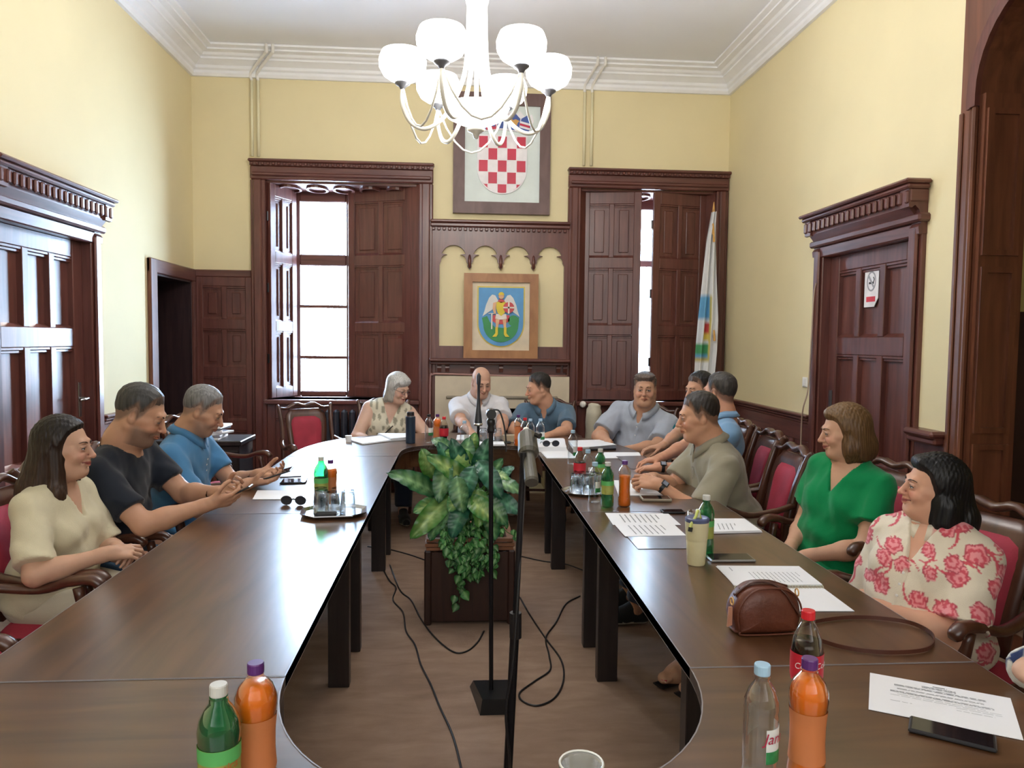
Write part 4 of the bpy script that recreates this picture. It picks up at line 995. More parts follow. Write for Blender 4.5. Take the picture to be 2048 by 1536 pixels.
# ================================================================ bottles and glasses
WCLR = glass('clear_plastic', (.94, .97, .985), .04); GCLR = glass('green_plastic', (.10, .50, .22), .06, trans=.86); OCLR = glass('pale_plastic', (.92, .88, .82), .05)
ORJ = plain('orange_drink', (.85, .22, .01), .3, noise=.05); ORJ.node_tree.nodes['Principled BSDF'].inputs['Subsurface Weight'].default_value = .3
COLA = plain('cola_drink', (.012, .004, .003), .2)
CAPS = {'blue': plain('cap_pale_blue', (.38, .58, .75), .4), 'white': plain('cap_white', (.62, .62, .58), .4), 'purple': plain('cap_purple', (.10, .025, .16), .35), 'red': plain('cap_red', (.62, .02, .03), .35), 'black': BLACKP}
LABO = plain('label_orange', (.60, .20, .07), .5); LABR = plain('label_red', (.60, .02, .04), .45); LABG = plain('label_green', (.12, .50, .14), .45); LABY = plain('label_olive', (.34, .36, .08), .5, noise=.2, nscale=40)
LABW = plain('label_white', (.80, .82, .80), .45); LABD = plain('label_leaf_green', (.03, .22, .07), .45, noise=.3, nscale=60); TXR = plain('text_red', (.42, .015, .06), .45); TXW = plain('text_white', (.85, .83, .82), .45); TXO = plain('text_orange', (.50, .12, .03), .45)
def wraptext(s_, r, z, size, mat, parent, ang0, tilt=0, bold=.0):
    """flat lettering bent round a cylinder of radius r; ang0 is where it is centred"""
    cu = bpy.data.curves.new('lettering', 'FONT'); cu.body = s_; cu.size = size; cu.align_x = 'CENTER'; cu.align_y = 'CENTER'; cu.shear = .25; cu.offset = bold
    to = bpy.data.objects.new('lettering', cu); C.objects.link(to); bpy.context.view_layer.update()
    me = bpy.data.meshes.new_from_object(to.evaluated_get(bpy.context.evaluated_depsgraph_get())); bpy.data.objects.remove(to)
    for vv in me.vertices:
        x, y = vv.co.x, vv.co.y; x, y = x * math.cos(tilt) - y * math.sin(tilt), x * math.sin(tilt) + y * math.cos(tilt)
        a = ang0 + x / r; vv.co = (r * math.cos(a), r * math.sin(a), z + y)
    me.materials.clear(); me.materials.append(mat); o = bpy.data.objects.new('lettering', me); C.objects.link(o); o.parent = parent; return o
def prof_bottle(h, r, kind):
    k = h / .235
    if kind == 'water': p = [(.0, 0), (r * .75, .001), (r * .95, .006), (r, .02), (r * .93, .055), (r * .97, .062), (r * .97, .13), (r * .93, .135), (r * .98, .142), (r * .93, .15), (r * .99, .158), (r * .93, .172), (r * .72, .192), (r * .44, .205), (r * .40, .212), (r * .45, .214), (.0125, .217), (.0125, .228)]
    elif kind == 'orange': p = [(0, 0), (r * .8, .001), (r, .008), (r, .035), (r * .93, .055), (r * .86, .085), (r * .87, .12), (r * .95, .15), (r, .165), (r * .98, .18), (r * .8, .197), (r * .5, .209), (r * .42, .213), (.0125, .216), (.0125, .228)]
    elif kind == 'cola': p = [(0, 0), (r * .8, .001), (r, .01), (r * .98, .04), (r * .84, .065), (r * .9, .085), (r, .10), (r, .15), (r * .95, .16), (r * .85, .18), (r * .6, .20), (r * .44, .21), (.0125, .215), (.0125, .228)]
    else: p = [(0, 0), (r * .8, .001), (r, .01), (r, .05), (r * .94, .07), (r * .95, .14), (r, .16), (r * .9, .18), (r * .65, .197), (r * .44, .207), (r * .44, .213), (.0125, .216), (.0125, .228)]
    return [(a, z * k) for a, z in p]
def bottle(kind, x, y, label, cap, h=.235, r=.033, fill=.62, z=ZT, rz=0, group='drink bottles on the tables', text=None, lab=True, N=24):
    t = thing('bottle', label, 'bottle', (x, y, z), rz, group); k = h / .235
    p = prof_bottle(h, r, kind); sh = {'water': WCLR, 'green': GCLR, 'orange': OCLR, 'cola': OCLR}[kind]
    MB().lathe(p, N, cap=(False, False)).build('shell', sh, t, smooth=True)
    if kind in ('orange', 'cola'):
        zf = fill * h; q = [(max(0, a - .0016), max(.002, z_)) for a, z_ in p if z_ < zf]; a_end = np.interp(zf, [z_ for _, z_ in p], [a for a, _ in p]) - .0016; q.append((a_end, zf)); q.append((0, zf))
        MB().lathe(q, N).build('drink', ORJ if kind == 'orange' else COLA, t, smooth=True)
    if lab:
        z0, z1, m_ = {'water': (.065, .128, LABW), 'green': (.07, .14, LABY), 'orange': (.058, .148, LABO), 'cola': (.088, .150, LABR)}[kind]
        z0 *= k; z1 *= k; n = 6; q = []
        for i in range(n + 1): zz = z0 + (z1 - z0) * i / n; q.append((np.interp(zz, [z_ for _, z_ in p], [a for a, _ in p]) + .0008, zz))
        ang = (-PI, 0) if kind == 'water' else (0, 2 * PI)
        if kind == 'water': ang = (-PI * .52, PI * .12)
        MB().lathe(q, N, cap=(False, False), ang=ang).build('label', m_, t, smooth=True)
        if kind == 'green':
            MB().lathe([(a + .0006, zz) for a, zz in q[-3:]], N, cap=(False, False)).build('label_band', LABG, t, smooth=True)
        if kind == 'water':
            MB().lathe([(q[0][0] + .0006, z0), (q[1][0] + .0006, z0 + .012), (q[2][0] + .0006, z0 + .022)], N, cap=(False, False), ang=ang).build('label_band', LABD, t, smooth=True)
        if text: 
            s_, zz, sz, mt, a0, tl = text; wraptext(s_, r * 1.005 + .0022, zz * k, sz, mt, t, a0, tl)
    cm_ = CAPS[cap]
    MB().lathe([(.0135, -.0185), (.0142, -.017), (.0142, -.002), (.0132, 0), (0, 0)], 20).build('cap', cm_, t, smooth=False, loc=(0, 0, h + .002))
    MB().lathe([(.0145, h - .0215), (.0145, h - .018)], 20, cap=(False, False)).build('neck_ring', sh, t)
    return t
def bz(px, py, h=.235):   # position from the pixel of the cap top
    p = on_z(px, py, ZT + h); return p.x, p.y
# near left
x, y = bz(437, 1370); bottle('green', x, y, 'green mineral water bottle with a white cap at the bottom left', 'white', r=.0345, text=('Jamnica', .112, .019, TXO, -PI / 2 + .35, .12))
x, y = bz(500, 1337, .24); bottle('orange', x + .004, y + .02, 'orange soft drink bottle with purple cap beside the green bottle at the bottom left', 'purple', h=.24, r=.036, fill=.86)
# near right
x, y = bz(1525, 1330, .228); bottle('water', x, y, 'clear water bottle with pale blue cap and a red lettered label', 'blue', h=.228, r=.0315, text=('Jana', .112, .027, TXR, -PI / 2 + .42, 0))
x, y = bz(1620, 1318, .24); bottle('orange', x, y, 'orange soft drink bottle with purple cap beside the clear water bottle', 'purple', h=.24, r=.034, fill=.86)
x, y = bz(1617, 1222, .235); bottle('cola', x, y, 'cola bottle with red cap and red label next to the leather bag', 'red', r=.033, fill=.74, text=('Coca-Cola', .128, .018, TXW, -PI / 2 - .1, .08))
# right table, mid
bottle('green', .935, 2.72, 'green bottle with a white cap behind the cream tumbler', 'white', h=.225, r=.031)
x, y = bz(1250, 922, .22); bottle('orange', x, y, 'half-empty orange drink bottle with dark cap before the khaki man\'s hands', 'purple', h=.22, r=.031, fill=.68, lab=False)
x, y = bz(1216, 925, .215); bottle('green', x, y, 'green bottle in front of the tumbler tray on the right table', 'white', h=.215, r=.031)
x, y = bz(1190, 925, .20); bottle('water', x, y, 'clear water bottle standing at the edge of the glass tray on the right table', 'blue', h=.20, r=.03)
x, y = bz(1160, 895, .225); bottle('cola', x, y, 'cola bottle with red cap behind the glass tray on the right', 'red', h=.225, r=.033, fill=.66)
x, y = bz(1176, 900, .20); bottle('water', x, y, 'clear water bottle just right of the cola bottle on the right table', 'blue', h=.20, r=.03)
x, y = bz(1201, 898, .20); bottle('green', x, y, 'smaller-looking green bottle farthest back in the right-hand cluster', 'white', h=.20, r=.03)
x, y = bz(1146, 861, .22); bottle('water', x, y, 'tall clear water bottle by the paper piles at the far right corner', 'blue', h=.22, r=.032)
# far end
x, y = bz(858, 829, .22); bottle('water', x, y, 'clear water bottle with a black cap beside the dark flask', 'black', h=.22, r=.033)
x, y = bz(875, 829, .235); bottle('orange', x, y, 'orange drink bottle on the far table in front of the dotted blouse', 'purple', h=.235, r=.033, fill=.86)
x, y = bz(888, 834, .225); bottle('cola', x, y, 'cola bottle with red cap on the far table left of the bald man', 'red', h=.225, r=.034, fill=.72)
x, y = bz(929, 842, .21); bottle('water', x, y, 'clear water bottle in front of the bald man\'s arm', 'blue', h=.21, r=.033)
x, y = bz(1037, 830, .235); bottle('orange', x, y, 'orange drink bottle nearly hidden behind the nearest microphone', 'purple', h=.235, r=.033, fill=.40)
x, y = bz(1050, 836, .225); bottle('cola', x, y, 'cola bottle right of the bald man behind the nearest microphone', 'red', h=.225, r=.033, fill=.45)
x, y = bz(1061, 838, .21); bottle('water', x, y, 'clear water bottle left of its twin before the man in the steel-blue shirt', 'blue', h=.21, r=.033)
x, y = bz(1081, 838, .21); bottle('water', x, y, 'clear water bottle right of its twin before the man in the steel-blue shirt', 'blue', h=.21, r=.033)
# left table
x, y = bz(642, 914, .24); bottle('green', x, y, 'dark green bottle behind the tumblers on the left table', 'white', h=.24, r=.034)
x, y = bz(661, 920, .215); bottle('orange', x, y, 'orange drink bottle behind the tumblers on the left table', 'purple', h=.215, r=.032, fill=.8)

# flask on the far table
x, y = on_z(821, 886, ZT).xy; fk = thing('flask', 'dark navy steel flask on the far table in front of the dotted blouse', 'flask', (x, y, ZT))
NAVY = plain('navy_enamel', (.012, .03, .06), .35)
MB().lathe([(0, 0), (.036, 0), (.037, .004), (.037, .20), (.034, .206), (0, .206)], 24).build('body', NAVY, fk)
MB().lathe([(.026, .206), (.028, .21), (.028, .235), (.024, .24), (0, .24)], 20).build('lid', BLACKP, fk); MB().lathe([(.0285, .206), (.0285, .212)], 20, cap=(False, False)).build('ring', STEEL, fk)

# tumblers
GL = glass('tumbler_glass', (.93, .96, .98), .03)
def tumbler(x, y, label, up=False, z=ZT + .012, h=.095, r=.036, drink=0, group='glass tumblers', lean=0):
    t = thing('tumbler', label, 'glass', (x, y, z), 0, group)
    p = [(r * .80, 0), (r * .82, .004), (r * .92, h * .5), (r, h), (r - .002, h), (r * .92 - .002, h * .5), (r * .78 - .002, .012), (0, .010)]
    if not up: p = [(a, h - zz) for a, zz in p]
    MB().lathe(p, 18, cap=(False, False)).build('glass', GL, t, smooth=True)
    b_ = 0 if up else h
    MB().lathe([(0, b_), (r * .80, b_)], 18).build('base', GL, t, smooth=True)
    if drink: MB().lathe([(0, .012), (r * .79, .012), (r * .80 + (r * .16) * drink, h * drink), (0, h * drink)], 18).build('drink', ORJ, t, smooth=True)
    return t
def tray(name, c, a, b_, label, rz=0):
    t = thing(name, label, 'tray', (c[0], c[1], ZT), rz); k = .25
    oc = lambda a, b_: [(-a, -b_ + b_ * k * 2), (-a + b_ * k * 2, -b_), (a - b_ * k * 2, -b_), (a, -b_ + b_ * k * 2), (a, b_ - b_ * k * 2), (a - b_ * k * 2, b_), (-a + b_ * k * 2, b_), (-a, b_ - b_ * k * 2)]
    SIL = plain('tray_silver', (.55, .57, .60), .18, 1)
    MB().prism([oc(a * .85, b_ * .82)], .002, .008).build('plate', SIL, t)
    v = [(x, y, .006) for x, y in oc(a * .85, b_ * .82)] + [(x, y, .019) for x, y in oc(a, b_)] + [(x, y, .014) for x, y in oc(a, b_)] + [(x, y, .0) for x, y in oc(a * .83, b_ * .80)]
    f = [(i + o, (i + 1) % 8 + o, (i + 1) % 8 + o + 8, i + o + 8) for o in (0, 8, 16) for i in range(8)]
    MB().add(v, f).build('rim', SIL, t); return t
c = on_z(668, 1028, ZT); tray('serving_tray', c, .145, .12, 'octagonal silver tray holding upturned tumblers on the left table', .12)
for dx, dy, lb in ((-.055, .0, 'upturned tumbler at the left front of the silver tray'), (.062, .0, 'upturned tumbler at the right of the silver tray on the left table'), (.0, -.035, 'upturned tumbler at the centre front of the silver tray'), (.01, .055, 'upturned tumbler at the back of the silver tray'), (-.07, .06, 'upturned tumbler at the back left of the silver tray')):
    tumbler(c.x + dx, c.y + dy, lb, z=ZT + .009, h=.10)
tag(MB().box((-.045, -.02, 0), (.045, .02, .02), .004).build('phone_case', BLACKP, loc=(c.x - .02, c.y - .088, ZT + .009)), 'small black case lying at the front of the silver tray', 'case')
c2 = on_z(1172, 985, ZT); tr2 = thing('round_tray', 'round silver tray with upturned tumblers on the right table', 'tray', (c2.x, c2.y, ZT))
MB().lathe([(0, .002), (.11, .002), (.125, .014), (.13, .014), (.115, 0), (0, 0)], 32).build('plate', plain('tray_silver', (.55, .57, .60), .18, 1), tr2)
for k, (dx, dy) in enumerate(((-.055, -.02), (.0, -.06), (.03, .03), (-.03, .05), (.075, -.01))): tumbler(c2.x + dx, c2.y + dy, ('leftmost', 'frontmost', 'middle', 'rearmost', 'rightmost')[k] + ' upturned tumbler on the round silver tray', z=ZT + .004, h=.10)
c3 = on_z(985, 884, ZT); tr3 = thing('serving_tray', 'black-edged tray with two tumblers on the far table before the bald man', 'tray', (c3.x, c3.y, ZT))
MB().box((-.14, -.08, 0), (.14, .08, .012), .004).build('plate', BLACKP, tr3)
tumbler(c3.x - .075, c3.y, 'left tumbler on the black tray before the bald man', z=ZT + .0125); tumbler(c3.x + .04, c3.y, 'right tumbler on the black tray before the bald man', z=ZT + .0125)
g_ = on_z(1390, 1030, ZT); tumbler(.99, 3.0, 'tumbler with orange juice standing behind the cream cup', up=True, z=ZT + .0005, drink=.45, h=.10, r=.038)
# glass at the very front
t = thing('drinking_glass', 'thick-rimmed glass cut off by the bottom edge of the picture', 'glass', (.205, 1.165, ZT))
MB().lathe([(0, .004), (.026, .0), (.028, .004), (.037, .115), (.034, .117), (.031, .112), (.025, .01), (0, .01)], 28, cap=(False, False)).build('glass', glass('rim_glass', (.86, .88, .84), .04, trans=.8), t, smooth=True)
MB().lathe([(.0335, .1175), (.0355, .1195), (.0375, .1165), (.0355, .1145), (.0335, .1175)], 28, cap=(False, False)).build('rim', plain('rim_white', (.75, .75, .68), .2), t, smooth=True)

# cream travel tumbler
tc_ = on_z(1392, 1128, ZT); t = thing('travel_cup', 'cream travel cup with a dark blue lid and yellow straw loop', 'cup', (tc_.x, tc_.y, ZT))
CRM = plain('cream_enamel', (.66, .60, .36), .4)
MB().lathe([(0, 0), (.030, 0), (.032, .004), (.037, .085), (.0365, .088), (.0375, .091), (.0385, .098), (.0425, .152), (.041, .156), (0, .156)], 28).build('body', CRM, t, smooth=False, auto=.6)
MB().lathe([(.041, .155), (.043, .158), (.043, .168), (.038, .172), (.03, .168), (0, .168)], 28).build('lid', plain('lid_blue', (.10, .12, .24), .3), t, auto=.6)
YS = plain('straw_yellow', (.62, .68, .18), .4)
MB().tube(smoothcurve([(.012, 0, .165), (.0, -.005, .195), (-.012, -.02, .178), (-.03, -.03, .155), (-.036, -.034, .14)], 6), .0055, 8).build('strap', YS, t, smooth=True)
MB().tube([(-.034, -.034, .143), (-.037, -.036, .128)], .008, 10).build('strap_end', BLACKP, t)
MB().box((-.006, -.008, .168), (.01, .008, .2), .004).build('straw_tab', plain('tab_pale', (.75, .78, .66), .4), t)

# ================================================================ papers, phones, bag
INK = plain('print_ink', (.25, .26, .28), .7)
def sheet(name, corners, label, cat='papers', z=ZT + .0005, th=.001, mat=PAPER, lines=None, group=None, layers=1, along=0, bold=()):
    """corners in the picture, lying on the table: four points in order; slightly fanned layers"""
    P = [on_z(x, y, z) for x, y in corners]; c = sum(P, Vector()) / 4
    t = thing(name, label, cat, (c.x, c.y, z), group=group)
    L = [(p.x - c.x, p.y - c.y) for p in P]
    if sum(L[i][0] * L[(i + 1) % 4][1] - L[(i + 1) % 4][0] * L[i][1] for i in range(4)) < 0: L = [L[0], L[3], L[2], L[1]]; 
    for k in range(layers):
        a = random.uniform(-.03, .03) if k < layers - 1 else 0; M = Matrix.Rotation(a, 4, 'Z') @ Matrix.Translation((random.uniform(-.004, .004) * (layers > 1), 0, k * th))
        MB().prism([L], 0, th * .92, M).build('sheet' if layers > 1 or lines else 'sheet', mat, t)
    if lines:
        A, B, D = Vector(L[0]), Vector(L[1]), Vector(L[3]); mb = MB(); r_ = random.Random(len(label))
        for (v0, u0, u1, hgt) in lines:
            u = u0
            while u < u1:                                  # words along the line
                wd = r_.uniform(.03, .09); e = min(u + wd, u1)
                q = [A + (B - A) * uu + (D - A) * vv for uu, vv in ((u, v0), (e, v0), (e, v0 + hgt), (u, v0 + hgt))]
                if along: q = [A + (B - A) * vv + (D - A) * uu for uu, vv in ((u, v0), (e, v0), (e, v0 + hgt), (u, v0 + hgt))]
                zz = layers * th + .0003; f = (0, 1, 2, 3)
                ar = sum(q[i].x * q[(i + 1) % 4].y - q[(i + 1) % 4].x * q[i].y for i in range(4))
                mb.add([(p.x, p.y, zz) for p in q], [f if ar > 0 else f[::-1]]); u = e + .012
        mb.build('print', INK, t)
    return t
def para(v0, n, st, u0=.12, u1=.88, h=.006): return [(v0 + i * st, u0, u1 - (.3 if i == n - 1 else 0), h) for i in range(n)]
# front page on the near right: header left, text runs away from the camera
sheet('paper_sheet', [(1740, 1346), (2021, 1397), (2047, 1481), (1737, 1419)], 'printed white sheet at the bottom right beside the black phone', lines=[(.075, .46, .56, .02)] + [(.115 + i * .012, .38, .62, .005) for i in range(5)] + [(.20 + i * .012, .18, .82, .005) for i in range(4)] + [(.30, .2, .8, .007), (.318, .2, .8, .007)] + [(.38 + i * .012, .15, .86, .005) for i in range(4)] + [(.46, .2, .8, .005), (.50, .15, .9, .005), (.54, .6, .9, .005), (.60, .6, .85, .005), (.65, .15, .3, .006)], along=1)
def slab_phone(corners, label, col=BLACKP, th=.009, z=ZT + .0005, case=None):
    P = [on_z(x, y, z + th) for x, y in corners]; c = sum(P, Vector()) / 4; t = thing('phone', label, 'phone', (c.x, c.y, z))
    ex = (P[1] - P[0] + P[2] - P[3]) / 2; ey = (P[3] - P[0] + P[2] - P[1]) / 2; a = ex.length / 2; b_ = ey.length / 2
    an = math.atan2(ex.y, ex.x); t.rotation_euler = (0, 0, an)
    MB().box((-a, -b_, 0), (a, b_, th), .003).build('body', col, t)
    MB().box((-a + .006, -b_ + .004, th - .0006), (a - .006, b_ - .004, th + .0002)).build('screen', plain('phone_glass', (.01, .01, .013), .06), t); return t
slab_phone([(1817, 1428), (1989, 1470), (1999, 1500), (1819, 1458)], 'large black phone at the bottom right lying against the printed sheet')
sheet('notebook', [(1434, 1133), (1598, 1134), (1645, 1171), (1470, 1172)], 'open printed booklet page above the leather bag', 'papers', lines=para(.12, 2, .05, .1, .3, .012) + para(.3, 12, .05, .35, .85, .008), layers=3, th=.0012)
t = thing('spiral_binding', 'white plastic spiral binding along the booklet above the leather bag', 'binding', (0, 0, 0))
a = on_z(1470, 1174, ZT + .006); b_ = on_z(1645, 1174, ZT + .006)
for k in range(30):
    p = a.lerp(b_, k / 29); MB().tube([(p.x + .006 * math.cos(q) * 0, p.y + .006 * math.cos(q), p.z + .005 * math.sin(q)) for q in np.linspace(0, 2 * PI, 9)], .0012, 4).build('coil', plain('cream_plastic', (.7, .68, .55), .4), t)
sheet('notebook', [(1472, 1178), (1645, 1177), (1707, 1223), (1500, 1223)], 'lower printed page of the booklet beside the leather bag', lines=para(.15, 4, .06, .5, .9, .008), layers=2)
sheet('paper_sheet', [(1210, 1026), (1336, 1027), (1362, 1050), (1226, 1050)], 'upper printed sheet left of the cream travel cup', lines=para(.2, 8, .08, .15, .8, .02))
sheet('paper_sheet', [(1228, 1048), (1346, 1047), (1372, 1071), (1250, 1073)], 'printed sheet overlapping the grey plastic sleeve', z=ZT + .0022, lines=para(.2, 7, .09, .15, .85, .02))
PSL = plain('plastic_sleeve', (.30, .32, .38), .15)
sheet('document_sleeve', [(1248, 1066), (1369, 1064), (1374, 1097), (1276, 1098)], 'grey shiny plastic sleeve left of the cream travel cup', 'sleeve', mat=PSL, z=ZT + .0005, th=.0012)
sheet('paper_pile', [(1410, 1041), (1490, 1041), (1524, 1065), (1420, 1068)], 'pile of white sheets right of the green bottle on the right table', lines=para(.25, 5, .1, .4, .85, .02), layers=6, th=.0016)
sheet('paper_pile', [(1226, 962), (1290, 962), (1366, 992), (1238, 992)], 'white papers beneath the khaki man\'s hands', layers=3, th=.0015, lines=[(.75, .0, .3, .03), (.4, .0, .25, .03)])
slab_phone([(1281, 990), (1338, 991), (1343, 998), (1283, 998)], 'beige notebook lying before the khaki man', plain('notebook_beige', (.32, .27, .20), .5), th=.014)
slab_phone([(1322, 1018), (1365, 1018), (1372, 1024), (1324, 1024)], 'black phone next to the orange juice glass')
slab_phone([(1413, 1106), (1500, 1107), (1508, 1119), (1418, 1121)], 'silver-edged phone between the travel cup and the booklet', plain('phone_silver', (.4, .4, .38), .25, .6))
sheet('folder', [(1232, 913), (1285, 912), (1325, 942), (1262, 938)], 'glossy grey folder in front of the man in teal', 'folder', mat=plain('glossy_folder', (.18, .15, .15), .2), th=.003)
sheet('paper_sheet', [(1208, 905), (1278, 905), (1284, 916), (1205, 917)], 'white sheet in front of the man in the pale grey shirt', th=.002)
sheet('paper_pile', [(1082, 903), (1136, 903), (1152, 917), (1094, 917)], 'flat white papers at the far right inner corner of the table', th=.002, layers=2)
sheet('paper_pile', [(1060, 886), (1128, 885), (1134, 903), (1070, 904)], 'thick stack of documents at the far end behind the nearest microphone', layers=7, th=.005)
sheet('paper_pile', [(1136, 885), (1198, 883), (1232, 893), (1150, 900)], 'fanned white documents before the man in the pale grey shirt', layers=4, th=.004)
sheet('folder', [(1178, 893), (1232, 893), (1232, 900), (1180, 902)], 'black folder lying before the man in the pale grey shirt', 'folder', mat=BLACKP, th=.014)
# rumpled sunglasses / visor on the papers
def sunglasses(c, rz, label, s=1.0, mat=None, z=ZT):
    t = thing('sunglasses', label, 'sunglasses', (c.x, c.y, z), rz); LN = plain('dark_lens', (.03, .035, .05), .08)
    for q in (-1, 1):
        pts = [(q * .034 * s + .026 * s * math.cos(a), 0.0, .022 * s + .021 * s * math.sin(a)) for a in np.linspace(0, 2 * PI, 17)[:-1]]
        mb = MB(); mb.prism([[(p[0], p[2]) for p in pts]], -.001, .001, Matrix(((1, 0, 0, 0), (0, 0, -1, 0), (0, 1, 0, 0), (0, 0, 0, 1)))); mb.build('lens', LN, t)
        MB().tube(pts + [pts[0]], .0018, 5).build('rim', BLACKP, t)
        MB().tube(smoothcurve([(q * .06 * s, 0, .03 * s), (q * .062 * s, .05 * s, .027 * s), (q * .055 * s, .12 * s, .006)], 4), .002, 5).build('temple', BLACKP, t)
    MB().tube([(-.009, 0, .027 * s), (0, 0, .03 * s), (.009, 0, .027 * s)], .002, 5).build('bridge', BLACKP, t); return t
sunglasses(on_z(587, 1010, ZT), -.1, 'dark sunglasses standing open on the left table')
sunglasses(on_z(1102, 893, ZT + .036), .1, 'large dark glasses lying on the document stack at the far end', 1.0, z=ZT + .036)
sheet('paper_sheet', [(515, 981), (609, 981), (602, 999), (505, 999)], 'bright white sheet left of the sunglasses on the left table', th=.0015)
slab_phone([(562, 957), (614, 956), (613, 964), (562, 965)], 'slim black phone beside the white sheet on the left table')
sheet('tablet_cover', [(556, 948), (600, 947), (603, 953), (560, 955)], 'thin grey notebook before the man in the blue polo', 'notebook', mat=plain('grey_cover', (.3, .33, .4), .4), th=.005)
# open notebook on the far table
sheet('notebook', [(700, 882), (772, 872), (786, 882), (725, 890)], 'left pages of the open notebook before the dotted blouse', 'notebook', layers=4, th=.003)
sheet('notebook', [(755, 872), (812, 872), (815, 880), (782, 883)], 'curled right pages of the open notebook behind the flask', 'notebook', layers=7, th=.0035)
sheet('paper_pile', [(915, 872), (955, 871), (958, 880), (913, 881)], 'white sheets before the bald man\'s arm', layers=3, th=.003)
sheet('notebook', [(945, 886), (1008, 886), (1010, 892), (944, 892)], 'white notebook at the inner edge of the far table', 'notebook', layers=3, th=.004)
tag(MB().box((-.065, -.04, 0), (.065, .04, .055), .003).build('carton', plain('cardboard', (.42, .33, .22), .7), loc=(on_z(1028, 894, ZT).x, 5.83, ZT)), 'small beige carton on the far table left of the nearest microphone', 'box')
tag(MB().lathe([(0, 0), (.022, 0), (.026, .05), (0, .05)], 14).build('paper_cup', PAPER, loc=(*on_z(697, 884, ZT).xy, ZT)), 'small white cup at the far left of the table end', 'cup')

# leather bag
bp_ = on_z(1532, 1268, ZT); bg_ = thing('shoulder_bag', 'brown half-moon leather shoulder bag lying on the right table', 'bag', (bp_.x, bp_.y + .03, ZT + .002), .05)
LTH = plain('brown_leather', (.115, .030, .014), .45, noise=.18, nscale=14, bump=.15, bscale=90); LTD = plain('dark_leather', (.075, .022, .012), .45, noise=.15)
out = [(-.088, .01), (-.075, 0), (.075, 0), (.090, .012), (.098, .045), (.092, .085), (.072, .115), (.04, .13), (0, .134), (-.045, .128), (-.078, .10), (-.095, .06)]
def bagbody(out, D, mat, name, infl=.012):
    cv = smoothcurve([(*p, 0) for p in out + [out[0]]], 4)[:-1]; v = []; f = []; n = len(cv); cen = Vector((0, .062, 0)); L = 9
    for k in range(L + 1):
        t = k / L * 2 - 1; sc = 1 - .16 * abs(t) ** 5 - .0
        for p in cv: q = cen + (p - cen) * sc; v.append((q.x, t * D / 2, max(0, q.y)))
    for e in (0, L):
        t = e / L * 2 - 1
        for ring_, sc in ((0, .7), (1, .35)):
            for p in cv: q = cen + (p - cen) * sc; v.append((q.x, t * (D / 2 + infl * (.7 if ring_ == 0 else 1)), max(0.0, q.y)))
    for k in range(L):
        for i in range(n): j = (i + 1) % n; f.append((k * n + i, k * n + j, (k + 1) * n + j, (k + 1) * n + i))
    b0 = (L + 1) * n
    for i in range(n):
        j = (i + 1) % n
        f.append((i, b0 + i, b0 + j, j)[::1]); f.append((b0 + i, b0 + n + i, b0 + n + j, b0 + j))
        f.append((L * n + i, L * n + j, b0 + 2 * n + j, b0 + 2 * n + i)); f.append((b0 + 2 * n + i, b0 + 2 * n + j, b0 + 3 * n + j, b0 + 3 * n + i))
    f.append(tuple(b0 + n + i for i in range(n))); f.append(tuple(b0 + 3 * n + i for i in range(n))[::-1])
    return MB().add(v, f).build(name, mat, bg_, smooth=True)
bagbody(out, .085, LTH, 'body')
seam = smoothcurve([(p[0] * .95, -.0445, .062 + (p[1] - .062) * .95) for p in out + [out[0]]], 4); MB().tube(seam, .0028, 6).build('front_piping', LTH, bg_, smooth=True)
MB().tube(smoothcurve([(-.085, 0, .10), (-.04, -.01, .137), (.01, -.02, .139), (.04, -.045, .12), (.06, -.05, .09), (.085, -.05, .055)], 6), .009, 8, flat=.3).build('strap_over', LTD, bg_, smooth=True)
MB().tube(smoothcurve([(-.07, .0, .115), (0, .0, .137), (.07, 0, .12)], 5), .004, 6).build('zip', LTD, bg_, smooth=True)
for pz in ((-.098, -.02, .09), (.095, -.01, .105)): MB().tube([Vector(pz) + Vector((0, .01 * math.cos(q), .01 * math.sin(q))) for q in np.linspace(0, 2 * PI, 13)], .002, 6).build('ring', CGOLD, bg_)
MB().prism([[(-.105, .02), (-.092, .025), (-.092, .075), (-.102, .075)]], .02, .026, Matrix(((1, 0, 0, -.006), (0, 0, -1, 0), (0, 1, 0, 0), (0, 0, 0, 1)))).build('tassel', plain('tan_leather', (.45, .2, .12), .5), bg_)
sp_ = [(1596, 1258), (1640, 1246), (1700, 1239), (1760, 1241), (1820, 1250), (1860, 1270), (1866, 1290), (1846, 1304), (1790, 1309), (1730, 1306), (1680, 1297), (1640, 1285), (1600, 1275)]
v = []; f = []; cv = smoothcurve([on_z(x, y, ZT) for x, y in sp_], 6)
for i, p in enumerate(cv):
    h_ = .012; v += [(p.x, p.y, ZT + .001), (p.x, p.y, ZT + h_)]
    t_ = (cv[min(i + 1, len(cv) - 1)] - cv[max(i - 1, 0)]).normalized(); nn = Vector((-t_.y, t_.x, 0)) * .003; v += [(p.x + nn.x, p.y + nn.y, ZT + h_), (p.x + nn.x, p.y + nn.y, ZT + .001)]
for i in range(len(cv) - 1):
    for k in range(4): a_ = i * 4 + k; b2 = i * 4 + (k + 1) % 4; f.append((a_, b2, b2 + 4, a_ + 4))
so_ = MB().add(v, f).build('strap', LTD); so_.parent = bg_; bpy.context.view_layer.update(); so_.matrix_parent_inverse = bg_.matrix_world.inverted()
